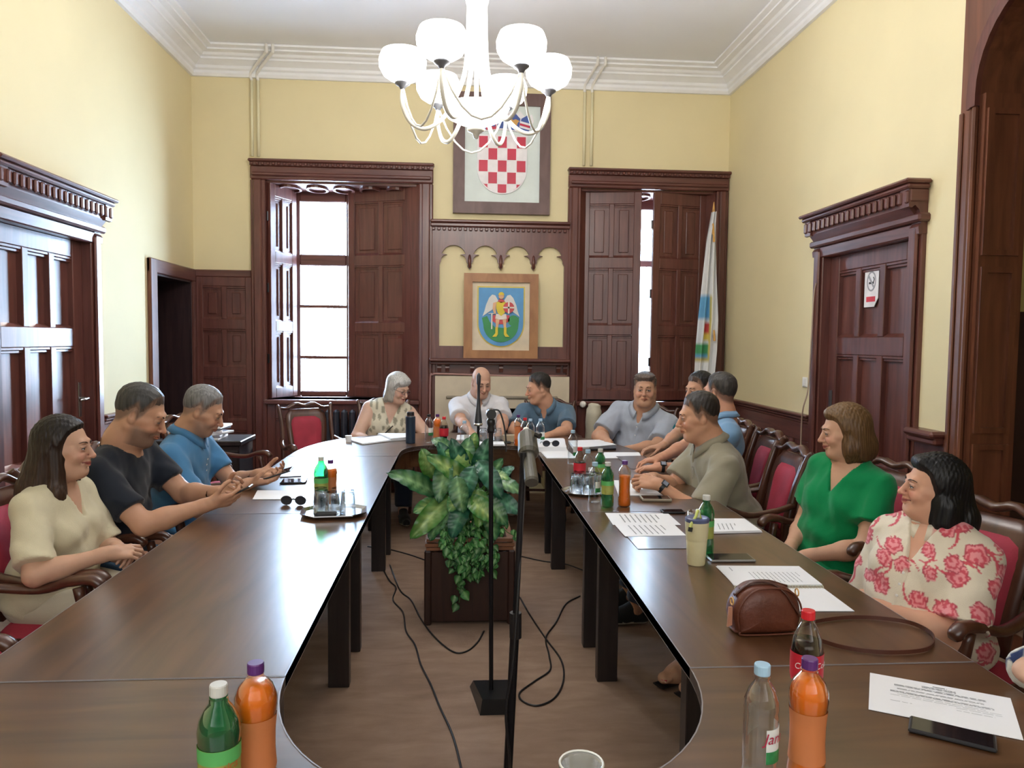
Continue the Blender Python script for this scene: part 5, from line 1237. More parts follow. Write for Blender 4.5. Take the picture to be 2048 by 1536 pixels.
# ================================================================ figures: implicit surfaces meshed with surface nets
f32 = np.float32
def V3(*a): return np.array(a, dtype=float)
def nrm(v): v = np.asarray(v, float); return v / (np.linalg.norm(v) + 1e-12)
class Sdf:
    """list of primitives blended one after another: (op, k, fn, centre, reach)"""
    def __init__(s): s.p = []
    def cap(s, a, b, ra, rb=None, k=.02, op='u', sc=None):
        rb = ra if rb is None else rb; s.p.append((op, k, 'c', np.asarray(a, float), np.asarray(b, float), ra, rb)); return s
    def ell(s, c, r, R=None, k=.02, op='u'):
        r = (r,) * 3 if np.isscalar(r) else r; s.p.append((op, k, 'e', np.asarray(c, float), np.asarray(r, float), R, None)); return s
    def plane(s, p, n, k=.003, op='i'):                  # keep the side the normal points away from
        s.p.append((op, k, 'p', np.asarray(p, float), nrm(n), None, None)); return s
    def fn(s, f, k=.004, op='i'): s.p.append((op, k, 'f', f, None, None, None)); return s
    def __call__(s, X, Y, Z):
        d = None
        for op, k, kind, a, b, c, e in s.p:
            if kind == 'c':
                ab = b - a; L2 = float(ab @ ab) + 1e-12; x = X - f32(a[0]); y = Y - f32(a[1]); z = Z - f32(a[2])
                t = np.clip((x * f32(ab[0]) + y * f32(ab[1]) + z * f32(ab[2])) / f32(L2), 0, 1)
                x = x - t * f32(ab[0]); y = y - t * f32(ab[1]); z = z - t * f32(ab[2])
                v = np.sqrt(x * x + y * y + z * z) - (f32(c) + t * f32(e - c))
            elif kind == 'e':
                x = X - f32(a[0]); y = Y - f32(a[1]); z = Z - f32(a[2])
                if c is not None: x, y, z = (x * f32(c[0][0]) + y * f32(c[0][1]) + z * f32(c[0][2])), (x * f32(c[1][0]) + y * f32(c[1][1]) + z * f32(c[1][2])), (x * f32(c[2][0]) + y * f32(c[2][1]) + z * f32(c[2][2]))
                x = x / f32(b[0]); y = y / f32(b[1]); z = z / f32(b[2]); k0 = np.sqrt(x * x + y * y + z * z)
                k1 = np.sqrt((x / f32(b[0])) ** 2 + (y / f32(b[1])) ** 2 + (z / f32(b[2])) ** 2) + f32(1e-9); v = k0 * (k0 - 1) / k1
            elif kind == 'p': v = (X - f32(a[0])) * f32(b[0]) + (Y - f32(a[1])) * f32(b[1]) + (Z - f32(a[2])) * f32(b[2])
            else:
                v = a(X, Y, Z, d)
                if op == 'set': d = v; continue
            if d is None: d = v; continue
            k = f32(max(k, 1e-5))
            if op == 'u': h = np.maximum(k - np.abs(d - v), 0) / k; d = np.minimum(d, v) - h * h * k * f32(.25)
            elif op == 's': v = -v; h = np.maximum(k - np.abs(d - v), 0) / k; d = np.maximum(d, v) + h * h * k * f32(.25)
            else: h = np.maximum(k - np.abs(d - v), 0) / k; d = np.maximum(d, v) + h * h * k * f32(.25)
        return d
def surface_nets(sdf, lo, hi, h, clip=None):
    lo = np.asarray(lo, float); hi = np.asarray(hi, float); n = np.ceil((hi - lo) / h).astype(int) + 1
    xs, ys, zs = [(lo[i] + h * np.arange(n[i])).astype(f32) for i in range(3)]
    X, Y, Z = np.meshgrid(xs, ys, zs, indexing='ij', sparse=False)
    D = sdf(X, Y, Z); S = D < 0
    # cells
    acc = np.zeros((n[0] - 1, n[1] - 1, n[2] - 1, 3), f32); cnt = np.zeros((n[0] - 1, n[1] - 1, n[2] - 1), f32)
    cells = [slice(0, -1), slice(1, None)]
    def sl(o): return tuple(cells[q] for q in o)
    for ax in range(3):
        o1, o2 = [q for q in range(3) if q != ax]
        for i in (0, 1):
            for j in (0, 1):
                a = [0, 0, 0]; a[o1] = i; a[o2] = j; b = list(a); b[ax] = 1
                Da, Db = D[sl(a)], D[sl(b)]; m = (Da < 0) != (Db < 0); t = np.where(m, Da / np.where(m, Da - Db, 1), 0)
                acc[..., ax] += t; acc[..., o1] += i * m; acc[..., o2] += j * m; cnt += m
    act = cnt > 0; idx = np.full(act.shape, -1, np.int64); idx[act] = np.arange(act.sum())
    base = np.argwhere(act).astype(float); v = (base + acc[act] / cnt[act][:, None]) * h + lo
    faces = []
    for ax in range(3):
        o1, o2 = (ax + 1) % 3, (ax + 2) % 3
        a = [slice(None)] * 3; b = [slice(None)] * 3; a[ax] = slice(0, -1); b[ax] = slice(1, None)
        for q in (o1, o2): a[q] = slice(1, -1); b[q] = slice(1, -1)
        A, B = S[tuple(a)], S[tuple(b)]; m = A != B; e = np.argwhere(m)
        if not len(e): continue
        e[:, o1] += 1; e[:, o2] += 1; fl = A[m]
        def g(d1, d2): c = e.copy(); c[:, o1] -= d1; c[:, o2] -= d2; return idx[c[:, 0], c[:, 1], c[:, 2]]
        q = np.stack([g(1, 1), g(0, 1), g(0, 0), g(1, 0)], 1); q[~fl] = q[~fl][:, ::-1]; faces.append(q)
    f = np.concatenate(faces) if faces else np.zeros((0, 4), int); f = f[(f >= 0).all(1)]
    if clip is not None and len(f):                      # drop faces whose centre the finer patch covers
        c = v[f].mean(1); f = f[~clip(c)]
    return v, f
def np_mesh(name, parts, mats, parent, cols=None, smooth=True):
    off = 0; vs = []; fs = []; mi = []
    for k, (v, f) in enumerate(parts): vs.append(v); fs.append(f + off); off += len(v)
    v = np.concatenate(vs); f = np.concatenate(fs)
    me = bpy.data.meshes.new(name); me.vertices.add(len(v)); me.vertices.foreach_set('co', v.astype(f32).ravel())
    me.loops.add(len(f) * 4); me.loops.foreach_set('vertex_index', f.astype(np.int32).ravel())
    me.polygons.add(len(f)); me.polygons.foreach_set('loop_start', np.arange(0, len(f) * 4, 4, dtype=np.int32)); me.polygons.foreach_set('loop_total', np.full(len(f), 4, np.int32))
    me.polygons.foreach_set('use_smooth', np.ones(len(f), bool)); me.update(calc_edges=True)
    if cols is not None:
        at = me.color_attributes.new('col', 'FLOAT_COLOR', 'POINT'); c = cols(v); c = np.concatenate([c, np.ones((len(v), 1))], 1)
        at.data.foreach_set('color', c.astype(f32).ravel())
    for m in (mats if isinstance(mats, list) else [mats]): me.materials.append(m)
    o = bpy.data.objects.new(name, me); C.objects.link(o); o.parent = parent; return o
def frame(fwd, up=(0, 0, 1)):
    """rows: right, forward, up"""
    f = nrm(fwd); u = np.asarray(up, float); r = nrm(np.cross(f, u)); u = np.cross(r, f); return np.array([r, f, u])
def noise3(P, s=1.0, seed=0):
    """cheap smooth noise from a few rotated sines"""
    r = np.random.default_rng(seed); o = 0
    for k in range(5):
        d = nrm(r.normal(size=3)) * s * (1 + k * .6); o = o + np.sin(P @ d + r.uniform(0, 6)) / (1 + k * .5)
    return o / 3

SKINM = vcol('skin', rough=.52, sss=.12, spec=.35, nvar=.05, nscale=30, bump=.04, bscale=300)
def cloth_mat(name, rough=.85, bump=.25, bscale=700): return vcol(name, rough=rough, bump=bump, bscale=bscale, spec=.2, sheen=.2, nvar=.05, nscale=20)
CLOTH = cloth_mat('woven_cloth'); LINEN = cloth_mat('linen', bump=.35, bscale=350); SMOOTHC = cloth_mat('smooth_fabric', rough=.7, bump=.1)
def hair_mat(name, rough=.42):
    if name in MATS: return MATS[name]
    m, nt, b = _mat(name); a = nt.nodes.new('ShaderNodeAttribute'); a.attribute_name = 'col'
    mp = _coords(nt, (150, 150, 9)); n = nt.nodes.new('ShaderNodeTexNoise'); n.inputs['Scale'].default_value = 1; n.inputs['Detail'].default_value = 5
    nt.links.new(mp.outputs[0], n.inputs['Vector']); r = _ramp(nt, [(.3, (.55,) * 3), (.7, (1.25,) * 3)]); nt.links.new(n.outputs[0], r.inputs[0])
    mx = nt.nodes.new('ShaderNodeMix'); mx.data_type = 'RGBA'; mx.blend_type = 'MULTIPLY'; mx.inputs[0].default_value = 1
    nt.links.new(a.outputs['Color'], mx.inputs[6]); nt.links.new(r.outputs[0], mx.inputs[7]); nt.links.new(mx.outputs[2], b.inputs['Base Color'])
    b.inputs['Roughness'].default_value = rough; b.inputs['Specular IOR Level'].default_value = .35
    bp = nt.nodes.new('ShaderNodeBump'); bp.inputs['Strength'].default_value = .6; bp.inputs['Distance'].default_value = .003
    nt.links.new(n.outputs[0], bp.inputs['Height']); nt.links.new(bp.outputs[0], b.inputs['Normal']); MATS[name] = m; return m
HAIRM = hair_mat('hair')
EYEW = plain('eye_white', (.75, .73, .70), .25, noise=.01); IRIS = plain('iris_brown', (.05, .025, .012), .2); BROWM = plain('brow_hair', (.035, .02, .014), .7); BROWF = plain('fair_brow_hair', (.16, .10, .06), .7)

def head_sdf(S, Hc, R, s, fem=False, fat=0.0, ears=True, smile=0.0, nose=1.0, detail=True):
    """R rows right/forward/up; s scale"""
    def P(x, y, z): return Hc + s * (x * R[0] + y * R[1] + z * R[2])
    E = lambda c, r, k=.02, op='u': S.ell(P(*c), tuple(s * q for q in r), R, k * s, op)
    K = lambda a, b, ra, rb, k=.02, op='u': S.cap(P(*a), P(*b), s * ra, s * rb, k * s, op)
    w = 1 + fat * .12
    E((0, -.020, .032), (.0745, .094, .088)); E((0, .022, -.028), (.060 * w, .066, .086), .03)
    E((0, .030, -.072), (.047 * w, .050, .040), .03); E((0, .066, -.102), (.019, .017, .016 if not fem else .014), .025)
    if fat > .3: E((0, .03, -.108), (.045 * w, .048, .026), .03)
    for q in (-1, 1):
        K((q * .055 * w, -.012, -.055), (q * .024, .058, -.100), .018, .015, .03)
        E((q * .037 * w, .062, -.036), (.022 + .004 * smile, .020, .020), .025)
        K((q * .062, .0, -.02), (q * .050, .045, -.012), .012, .012, .02)
    if not detail: return P
    K((-.030, .078, .024), (.030, .078, .024), .0105 if not fem else .008, .0105 if not fem else .008, .02)
    for q in (-1, 1):
        E((q * .0315, .099, -.001), (.0175, .017, .0125), .016, 's')
        E((q * .0315, .0735, -.001), (.0142, .0135, .0135), .004)
        K((q * .020, .0865, .0075), (q * .044, .078, .0075), .0035, .003, .004)     # upper lid fold
        K((q * .020, .0855, -.0105), (q * .043, .077, -.0095), .003, .0025, .004)
    K((0, .084, .012), (0, .105 + .003 * nose, -.030), .0075, .0105 * nose, .013); E((0, .107 + .003 * nose, -.034), (.0105 * nose, .010, .009), .008)
    for q in (-1, 1): E((q * .0135 * nose, .095, -.037), (.0075, .0095, .0068), .007); E((q * .006, .1035, -.0445), (.0035, .004, .003), .003, 's')
    K((0, .094, -.048), (0, .091, -.057), .0055, .005, .01)
    up = smile * .006
    for q in (-1, 1):
        K((0, .0945, -.0605), (q * .0225, .0815, -.0645 + up), .0058, .0028, .007); K((0, .0925, -.0705), (q * .0205, .0805, -.0665 + up), .0066, .0028, .007)
        K((q * .001, .0995, -.0655), (q * .023, .0865, -.0655 + up), .0016, .0012, .003, 's')
        if smile: E((q * .0285, .079, -.063 + up), (.004, .005, .006), .01, 's')
        K((q * .016, .094, -.036), (q * .032, .079, -.058), .002, .002, .012, 's')
    if ears:
        for q in (-1, 1):
            c = P(q * .0765, -.012, -.004); Rr = R.copy(); t = .35; Rr = np.array([R[0], R[1] * math.cos(t) - R[2] * math.sin(t) * 0 + R[2] * .2, R[2]]); 
            S.ell(c, (s * .0075, s * .0175, s * .031), R, s * .008); S.ell(P(q * .083, -.009, .0), (s * .006, s * .010, s * .017), R, s * .004, 's')
            S.ell(P(q * .075, -.006, -.028), (s * .006, s * .009, s * .010), R, s * .006)
    return P

def hand_sdf(S, W, d, n, s=1.0, right=True, curl=(.5, .55, .6, .65), bend=(.35, .6, .4), thumb=.5, spread=.10, thumb_in=.4):
    """W wrist, d finger direction, n palm normal (side the palm faces)"""
    d = nrm(d); n = nrm(np.asarray(n, float) - (np.asarray(n, float) @ d) * d); sd = np.cross(d, n) if right else -np.cross(d, n)   # towards thumb
    P = lambda a, b, c: W + s * (a * d + b * sd + c * n)
    roots = [(.088, .030, 0), (.092, .010, -.002), (.088, -.010, -.001), (.080, -.028, .002)]
    for (a, b, c) in roots: S.cap(P(.0, b * .55, 0), P(a, b, c), s * .0135, s * .0095, s * .014)
    S.cap(P(.025, .018, .008), P(.06, .022, .006), s * .012, s * .011, s * .015)        # thenar
    S.cap(P(.02, -.018, .006), P(.065, -.022, .005), s * .011, s * .010, s * .015)
    Ls = [(.040, .024, .020), (.044, .028, .021), (.041, .026, .021), (.032, .020, .018)]
    tips = []
    for i in range(4):
        p = P(*roots[i]); th = 0; q = (1.5 - i) * spread
        for j in range(3):
            th += curl[i] * bend[j] * 2
            dr = (d * math.cos(q) + sd * math.sin(q)); dr = dr * math.cos(th) + n * math.sin(th)
            e = p + s * Ls[i][j] * dr; r0 = .0088 - .0009 * j - (.001 if i == 3 else 0); S.cap(p, e, s * r0, s * (r0 - .0009), s * .003); p = e
        tips.append(p)
    p = P(.022, .024, .006); dirs = [(.62, .72, .35), (.82, .42 - thumb_in * .3, .45 + thumb_in * .3), (.90, .1 - thumb_in * .4, .35 + thumb * .4)]
    for j, L in enumerate((.042, .032, .025)):
        a, b, c = dirs[j]; dr = nrm(a * d + b * sd + c * n); e = p + s * L * dr; S.cap(p, e, s * (.0125, .0102, .0095)[j], s * (.0102, .0095, .008)[j], s * (.012, .004, .003)[j]); p = e
    return tips
def ik(Sh, T, l1, l2, pole):
    v = T - Sh; L = np.linalg.norm(v); m = (l1 + l2) * .995
    if L > m: T = Sh + v / L * m; L = m; v = T - Sh
    L = max(L, abs(l1 - l2) + .02); a = (l1 * l1 - l2 * l2 + L * L) / (2 * L); hgt = math.sqrt(max(1e-6, l1 * l1 - a * a)); u = v / np.linalg.norm(v)
    pv = nrm(np.asarray(pole, float) - (np.asarray(pole, float) @ u) * u); return Sh + u * a + pv * hgt, T

def world(px, py, y): return np.array(on_y(px, py, y))
PEOPLE = []
def person(label, head, pelvis, face, look, s=1.0, hs=1.0, fem=False, fat=0.0, skin=(.56, .33, .22), hair=None, hairstyle='short', hairargs=None,
           hands=None, elbows=None, handdir=None, shirt=None, trousers=(.03, .04, .07), sleeve=.62, neckline='crew', feet=None, shoes=(.02, .02, .02), smile=0, eyes=.5, nose=1.0,
           res=.009, hres=.0032, pattern=None, tint=None, untuck=.0, roll=0.0, brow=None, stubble=0.0, headgear=None, chair_at=None, chair_label='', skirt=False, barefoot=False, bust=0, hair2=None, curls=None, glasses=False, fade=.5, shoulder=0.0, sleeve_r=.0):
    """head, pelvis: world points; face: heading of the body in plan (degrees, 0 = +X); look: (heading, pitch) of the gaze in degrees"""
    root = thing('person', label, 'person', (float(pelvis[0]), float(pelvis[1]), 0)); O0 = np.array([pelvis[0], pelvis[1], 0.0])
    Hc = np.asarray(head, float) - O0; Pv = np.asarray(pelvis, float) - O0
    fa = math.radians(face); fwd = V3(math.cos(fa), math.sin(fa), 0); rgt = V3(math.sin(fa), -math.cos(fa), 0)
    la, lp = math.radians(look[0]), math.radians(look[1]); lf = V3(math.cos(la) * math.cos(lp), math.sin(la) * math.cos(lp), math.sin(lp))
    up0 = nrm(V3(0, 0, 1) + roll * np.cross(lf, V3(0, 0, 1))); RH = frame(lf, up0); hs_ = hs * (.95 if fem else 1.0)
    # spine
    neck_up = nrm(.55 * RH[2] + .45 * nrm(Hc - Pv))
    N = Hc - hs_ * (.035 * RH[1]) - neck_up * hs_ * .155            # base of neck
    upv = nrm(N - Pv); sp = frame(fwd - (fwd @ upv) * upv, upv); sp = np.array([nrm(np.cross(sp[1], upv)), sp[1], upv]); rt, fw, up = sp
    L = np.linalg.norm(N - Pv); Q = lambda x, y, t: Pv + rt * x * s + fw * y * s + up * (t * L)
    sw = (.148 if fem else .178) * s * (1 + .10 * fat) + shoulder; fw_ = 1 + .30 * fat; ff = fat
    ShR = N + rt * sw - up * (.078 * s) + fw * .005; ShL = N - rt * sw - up * (.078 * s) + fw * .005
    hands = hands or [None, None]; elbows = elbows or [None, None]; handdir = handdir or [None, None]
    def torso(S, inf=0.0):
        g = inf
        S.ell(Q(0, -.01, .02), (.165 * s * fw_ + g, .125 * s * fw_ + g, .12 * s + g), sp, .06)
        S.ell(Q(0, .015 + .04 * ff, .28), (.145 * s * fw_ + g, .112 * s * (1 + .55 * ff) + g, .16 * s + g), sp, .07)
        S.ell(Q(0, .0, .66), ((.152 if fem else .168) * s * (1 + .12 * ff) + g, .112 * s * (1 + .15 * ff) + g, .17 * s + g), sp, .07)
        S.cap(ShR * .86 + ShL * .14, ShR * .14 + ShL * .86, .050 * s + g, .050 * s + g, .06)
        for Sx_ in (ShR, ShL): S.cap(N - up * .005 * s, Sx_ + up * .004, .034 * s + g * .6, .044 * s + g * .8, .05)
        if bust:
            for q in (-1, 1): S.ell(Q(q * .075, .085 + .02 * bust, .60), (.07 * s * bust + g * .6, .062 * s * bust + g * .6, .066 * s * bust + g * .6), sp, .05)
    arms = []
    for i, (Sh, q) in enumerate(((ShR, 1), (ShL, -1))):
        T = hands[i]; T = Sh + V3(0, 0, -.35) + fw * .2 if T is None else np.asarray(T, float) - O0
        pole = elbows[i] if elbows[i] is not None else (rt * q * .5 - V3(0, 0, 1) - fw * .3)
        E_, W = ik(Sh, T, .285 * s, .255 * s, pole); arms.append((Sh, E_, W, q))
    ar = (.046 if fem else .050) * s * (1 + .30 * fat)
    def limbs(S):
        for Sh, E_, W, q in arms:
            S.cap(Sh, E_, ar * 1.05, ar * .80, .03); S.cap(E_, E_ + (W - E_) * .35, ar * .80, ar * .80, .02); S.cap(E_ + (W - E_) * .3, W, ar * .80, .026 * s, .02)
    # legs
    hipw = .095 * s; hips = [Pv + rt * hipw - up * .02, Pv - rt * hipw - up * .02]; legs_ = []
    for i, q in enumerate((1, -1)):
        ft = np.asarray(feet[i], float) - O0 if feet is not None and feet[i] is not None else Pv + fwd * .52 * s + rgt * q * .11 + V3(0, 0, -Pv[2] + .085)
        K_, A_ = ik(hips[i], ft, .43 * s, .42 * s, V3(0, 0, 1) + fwd * .35 + rgt * q * .12); legs_.append((hips[i], K_, A_))
    tr = .078 * s * (1 + .28 * fat)
    def legsdf(S, g=0.0, to=1.0):
        for H_, K_, A_ in legs_:
            S.cap(H_, K_, tr + g, tr * .70 + g, .05); S.cap(K_, K_ + (A_ - K_) * .4, tr * .70 + g, tr * .66 + g, .03); S.cap(K_ + (A_ - K_) * .35, K_ + (A_ - K_) * to, tr * .66 + g, (.040 if g == 0 else .052) * s + g, .03)
    neckr = (.047 if fem else .056) * s * (1 + .25 * fat)
    def neck(S): S.cap(Hc - RH[1] * .028 * hs_ - RH[2] * .03 * hs_, N + up * .01, neckr * .98, neckr * 1.05, .03); S.cap(N + up * .02, N - up * .04, neckr * 1.05, neckr * 1.25, .05)
    # ---- body mesh
    B = Sdf(); torso(B); limbs(B); neck(B); legsdf(B)
    head_sdf(B, Hc, RH, hs_, fem, fat, ears=False, detail=False)
    for Sh, E_, W, q in arms: B.cap(W, W + (W - E_) / np.linalg.norm(W - E_) * .07, .028 * s, .03 * s, .01)
    hb = .16 * hs_; hlo, hhi = Hc - hb, Hc + hb
    hlo = np.minimum(hlo, Hc - neck_up * .15 * hs_ - .08); hhi = np.maximum(hhi, Hc + .1)
    hlo[2] = Hc[2] - .165 * hs_; wr = [W for _, _, W, _ in arms]
    boxes = [(hlo + .004, hhi - .004)]
    hparts = []
    fg = []
    for i, (Sh, E_, W, q) in enumerate(arms):
        a = nrm(W - E_); hd, pn, cu, th = (a, V3(0, 0, -1), .45, .4) if handdir[i] is None else handdir[i]
        hd = a if hd is None else nrm(hd)
        Sx = Sdf(); Sx.cap(E_ + (W - E_) * .3, W, ar * .80, .026 * s, .02); Sx.cap(W - a * .02, W + hd * .02, .025 * s, .022 * s, .02)
        cu = cu if hasattr(cu, '__len__') else (cu * .9, cu, cu * 1.08, cu * 1.15)
        tips = hand_sdf(Sx, W, hd, pn, s * (.92 if fem else 1.0), right=(q > 0), curl=cu, thumb=th)
        allp = np.array([W - a * .07, W + hd * .1] + tips); lo = allp.min(0) - .045; hi = allp.max(0) + .045
        hv = surface_nets(Sx, lo, hi, hres * 1.15); cutd = -.05
        c = hv[0][hv[1]].mean(1); keep = (c - W) @ a > cutd; hparts.append((hv[0], hv[1][keep])); fg.append((W, a))
    HS = Sdf(); P = head_sdf(HS, Hc, RH, hs_, fem, fat, ears=True, smile=smile, nose=nose); neck(HS)
    hv = surface_nets(HS, hlo, hhi, hres)
    up_ = RH[2]
    c = hv[0][hv[1]].mean(1); zc = Hc[2] - .150 * hs_
    hv = (hv[0], hv[1][c[:, 2] > zc])
    def clip(c):
        m = (c > hlo + .01).all(1) & (c < hhi - .01).all(1) & (c[:, 2] > zc + .006)
        for W, a in fg: m |= ((c - W) @ a > -.043) & (np.linalg.norm(c - W, axis=1) < .16)
        return m
    pts = np.array([Hc, Pv] + [x for t in arms for x in t[:3]] + [x for t in legs_ for x in t]); lo = pts.min(0) - .22; hi = pts.max(0) + .22; lo[2] = max(lo[2], .02)
    bodyv = surface_nets(B, lo, hi, max(res, .012), clip)
    skin = np.array(skin)
    hc_arr = np.array(hair if hair is not None else (.03, .02, .015)); iR = RH
    def zbound(y):   # hairline height as a function of fore-aft position, head units
        return np.interp(y, [-.11, -.085, -.06, -.03, -.012, .008, .022, .034, .05, .07, .085], [-.075, -.07, -.055, -.02, .012, -.022, .0, .035, .052, .064, .075] if not fem else [-.09, -.09, -.07, -.04, .0, -.01, .02, .05, .066, .080, .09])
    def skincol(v):
        c = np.tile(skin, (len(v), 1)); l = (v - Hc) @ iR.T / hs_
        near = (np.abs(l) < .16).all(1)
        x, y, z = l[:, 0], l[:, 1], l[:, 2]
        front = near & (y > .03)
        ck = np.exp(-(((np.abs(x) - .04) / .022) ** 2 + ((z + .03) / .022) ** 2)) * front
        c = c * (1 - ck[:, None] * np.array([.0, .14, .12]) * (1.4 if fem else 1))
        ns = np.exp(-((x / .014) ** 2 + ((z + .034) / .014) ** 2)) * front; c = c * (1 - ns[:, None] * np.array([.0, .12, .10]))
        lipz = -.0655 + smile * .006 * np.clip(np.abs(x) / .022, 0, 1)
        lp_ = (front & (y > .075) & (np.abs(z - lipz) < .0085 * (1 - (x / .027) ** 2)) & (np.abs(x) < .025))
        lc = np.array([.42, .12, .10]) if fem else skin * np.array([.86, .62, .60]); c[lp_] = lc
        dk = lp_ & (np.abs(z - lipz) < .0016); c[dk] = c[dk] * .35
        es = np.exp(-(((np.abs(x) - .031) / .017) ** 2 + ((z - .0) / .012) ** 2)) * front; c = c * (1 - es[:, None] * (.42 if not fem else .34))  # eye sockets darkened, their shade painted into the skin
        if stubble:
            sb = near & (y > -.01) & (z < -.035) & (z > -.125) & ~lp_; m = np.clip((-.035 - z) / .02, 0, 1) * np.clip((y + .01) / .03, 0, 1)
            c[sb] = c[sb] * (1 - stubble * m[sb][:, None]) + hc_arr * stubble * m[sb][:, None]
        if hairstyle in ('short', 'buzz', 'bald'):
            zb = zbound(y) - .004; m = np.clip((z - zb) / .02, 0, 1) * near * (fade if hairstyle != 'bald' else fade * (z < .06)); c = c * (1 - m[:, None]) + hc_arr * m[:, None]
        return np.clip(c, 0, 1)
    np_mesh('body', [hv] + hparts + [bodyv], SKINM, root, skincol)
    # ---- eyes and brows
    Rm = Matrix([list(RH[0]), list(RH[1]), list(RH[2])]).transposed()
    def tube_h(name, pts, r, mat, flat=1.0): MB().tube([Vector(P(*p)) for p in pts], r, 6, flat=flat).build(name, mat, root, smooth=True)
    for q in (-1, 1):
        n = 14; lidc = (q * .0315, .0735, -.001); rad = .0150; v = []; f = []; mats_i = []
        hw = .0128; hh = .0064 * eyes
        rings = [0, .33, .52, .75, 1.0]
        for k, rr_ in enumerate(rings):
            for i in range(n):
                a = 2 * PI * i / n; x = hw * rr_ * math.cos(a); z = hh * rr_ * math.sin(a) * (1.0 if k > 1 else 1.0)
                if k in (1, 2): x = .0062 * (rr_ / .52) * math.cos(a); z = min(hh * .9, .0062 * (rr_ / .52)) * math.sin(a)
                xx = x; y = math.sqrt(max(1e-9, rad ** 2 - xx * xx - z * z)); v.append(P(lidc[0] + xx, lidc[1] + y * .96, lidc[2] - .001 + z))
        for k in range(len(rings) - 1):
            for i in range(n):
                j = (i + 1) % n; f.append((k * n + i, k * n + j, (k + 1) * n + j, (k + 1) * n + i)); mats_i.append(0 if k < 1 else 1 if k < 2 else 2)
        mb = MB(); mb.v = [tuple(p) for p in v]; mb.f = f; mb.m = mats_i; mb.build('eye', [BLACKP, IRIS, EYEW], root, smooth=True)
        lash = [(lidc[0] + hw * 1.05 * math.cos(a), lidc[1] + math.sqrt(rad ** 2 - (hw * math.cos(a)) ** 2 - (hh * math.sin(a)) ** 2) * .99, lidc[2] - .001 + hh * 1.08 * math.sin(a)) for a in np.linspace(.12, PI - .12, 9)]
        tube_h('lash', lash, .0011 * hs_ * (1.6 if fem else 1.0), BLACKP)
        bc = brow if brow is not None else BROWM
        tube_h('eyebrow', [(q * .014, .0915, .0205), (q * .024, .0895, .0255), (q * .036, .0825, .0265), (q * .047, .071, .0215)], [.0028 * hs_, .0044 * hs_ * (1 if not fem else .75), .0036 * hs_, .0014 * hs_], bc, .6)
    # ---- hair
    ha = hairargs or {}
    if hairstyle in ('short', 'buzz', 'long', 'bob', 'greybob'):
        th = ha.get('thick', .012); lng = hairstyle not in ('short', 'buzz')
        def hshape(X, Y, Z, d):
            l0 = ((X - f32(Hc[0])) * f32(RH[0][0]) + (Y - f32(Hc[1])) * f32(RH[0][1]) + (Z - f32(Hc[2])) * f32(RH[0][2])) / f32(hs_)
            l1 = ((X - f32(Hc[0])) * f32(RH[1][0]) + (Y - f32(Hc[1])) * f32(RH[1][1]) + (Z - f32(Hc[2])) * f32(RH[1][2])) / f32(hs_)
            l2 = ((X - f32(Hc[0])) * f32(RH[2][0]) + (Y - f32(Hc[1])) * f32(RH[2][1]) + (Z - f32(Hc[2])) * f32(RH[2][2])) / f32(hs_)
            zb = zbound(l1) + f32(ha.get('hl', 0)) + np.abs(l0) * 0
            rec = f32(ha.get('recede', 0)); zb = zb + rec * np.clip(1 - np.abs(np.abs(l0) - .045) / .03, 0, 1) * (l1 > .03) * .022
            t = np.clip((l2 - zb) / f32(.022 if lng else .050), -.4 if lng else -.17, 1); tp = np.clip((l2 - .02) / .06, 0, 1)
            side = f32(ha.get('side', .45)); thk = th * (side + (1 - side) * tp) * (1 if lng else (.35 + .65 * np.clip((f32(.10) - l1) / f32(.05), 0, 1)))
            wob = .0007 * np.sin(l0 * 300 + l1 * 90) + .0006 * np.sin(l1 * 280 + l2 * 140 + l0 * 60)
            if lng: wob = wob + .0007 * np.sin(l1 * 420 + l0 * 420 + np.sin(l2 * 25) * 1.2)
            return (d - (t * (thk + f32(.003)) - f32(.003)) * f32(hs_) - wob.astype(f32) * f32(ha.get('rough', 1)))
        HS2 = Sdf(); E = lambda c, r, k=.02, op='u': HS2.ell(P(*c), tuple(hs_ * q for q in r), RH, k * hs_, op)
        E((0, -.020, .032), (.0745, .094, .088)); E((0, .022, -.028), (.060, .066, .086), .03)
        if ha.get('quiff'): E((0, .045, .092), (.052, .04, .014 * ha['quiff']), .03)
        HS2.fn(hshape, op='set')
        for prim in ha.get('locks', []):                # extra masses: capsules in head units
            a, b, ra, rb = prim[:4]; HS2.cap(P(*a), P(*b), hs_ * ra, hs_ * rb, .03 * hs_)
        for prim in ha.get('cut', []): HS2.ell(P(*prim[0]), tuple(hs_ * q for q in prim[1]), RH, .008, 's')
        if ha.get('locks'):
            def strands(X, Y, Z, d):
                l0 = (X - f32(Hc[0])) * f32(RH[0][0]) + (Y - f32(Hc[1])) * f32(RH[0][1]) + (Z - f32(Hc[2])) * f32(RH[0][2]); l1 = (X - f32(Hc[0])) * f32(RH[1][0]) + (Y - f32(Hc[1])) * f32(RH[1][1]) + (Z - f32(Hc[2])) * f32(RH[1][2]); l2 = (X - f32(Hc[0])) * f32(RH[2][0]) + (Y - f32(Hc[1])) * f32(RH[2][1]) + (Z - f32(Hc[2])) * f32(RH[2][2])
                return d + f32(.0022) * np.sin(l0 * 150 + np.sin(l2 * 16) * 1.4 + l1 * 130) * np.clip((.03 - l2) * 9, 0, 1) + f32(.0006) * np.sin(l1 * 420 + l2 * 18 - l0 * 220)
            HS2.fn(strands, op='set')
        pl_ = [np.array(P(*q)) for q in ((-.1, -.13, -.09), (.1, .12, .15), (.1, -.13, .15), (-.1, .12, -.09))] + [np.array(P(*x)) + dd * .05 for pr in ha.get('locks', []) for x in (pr[0], pr[1]) for dd in (-1, 1)]
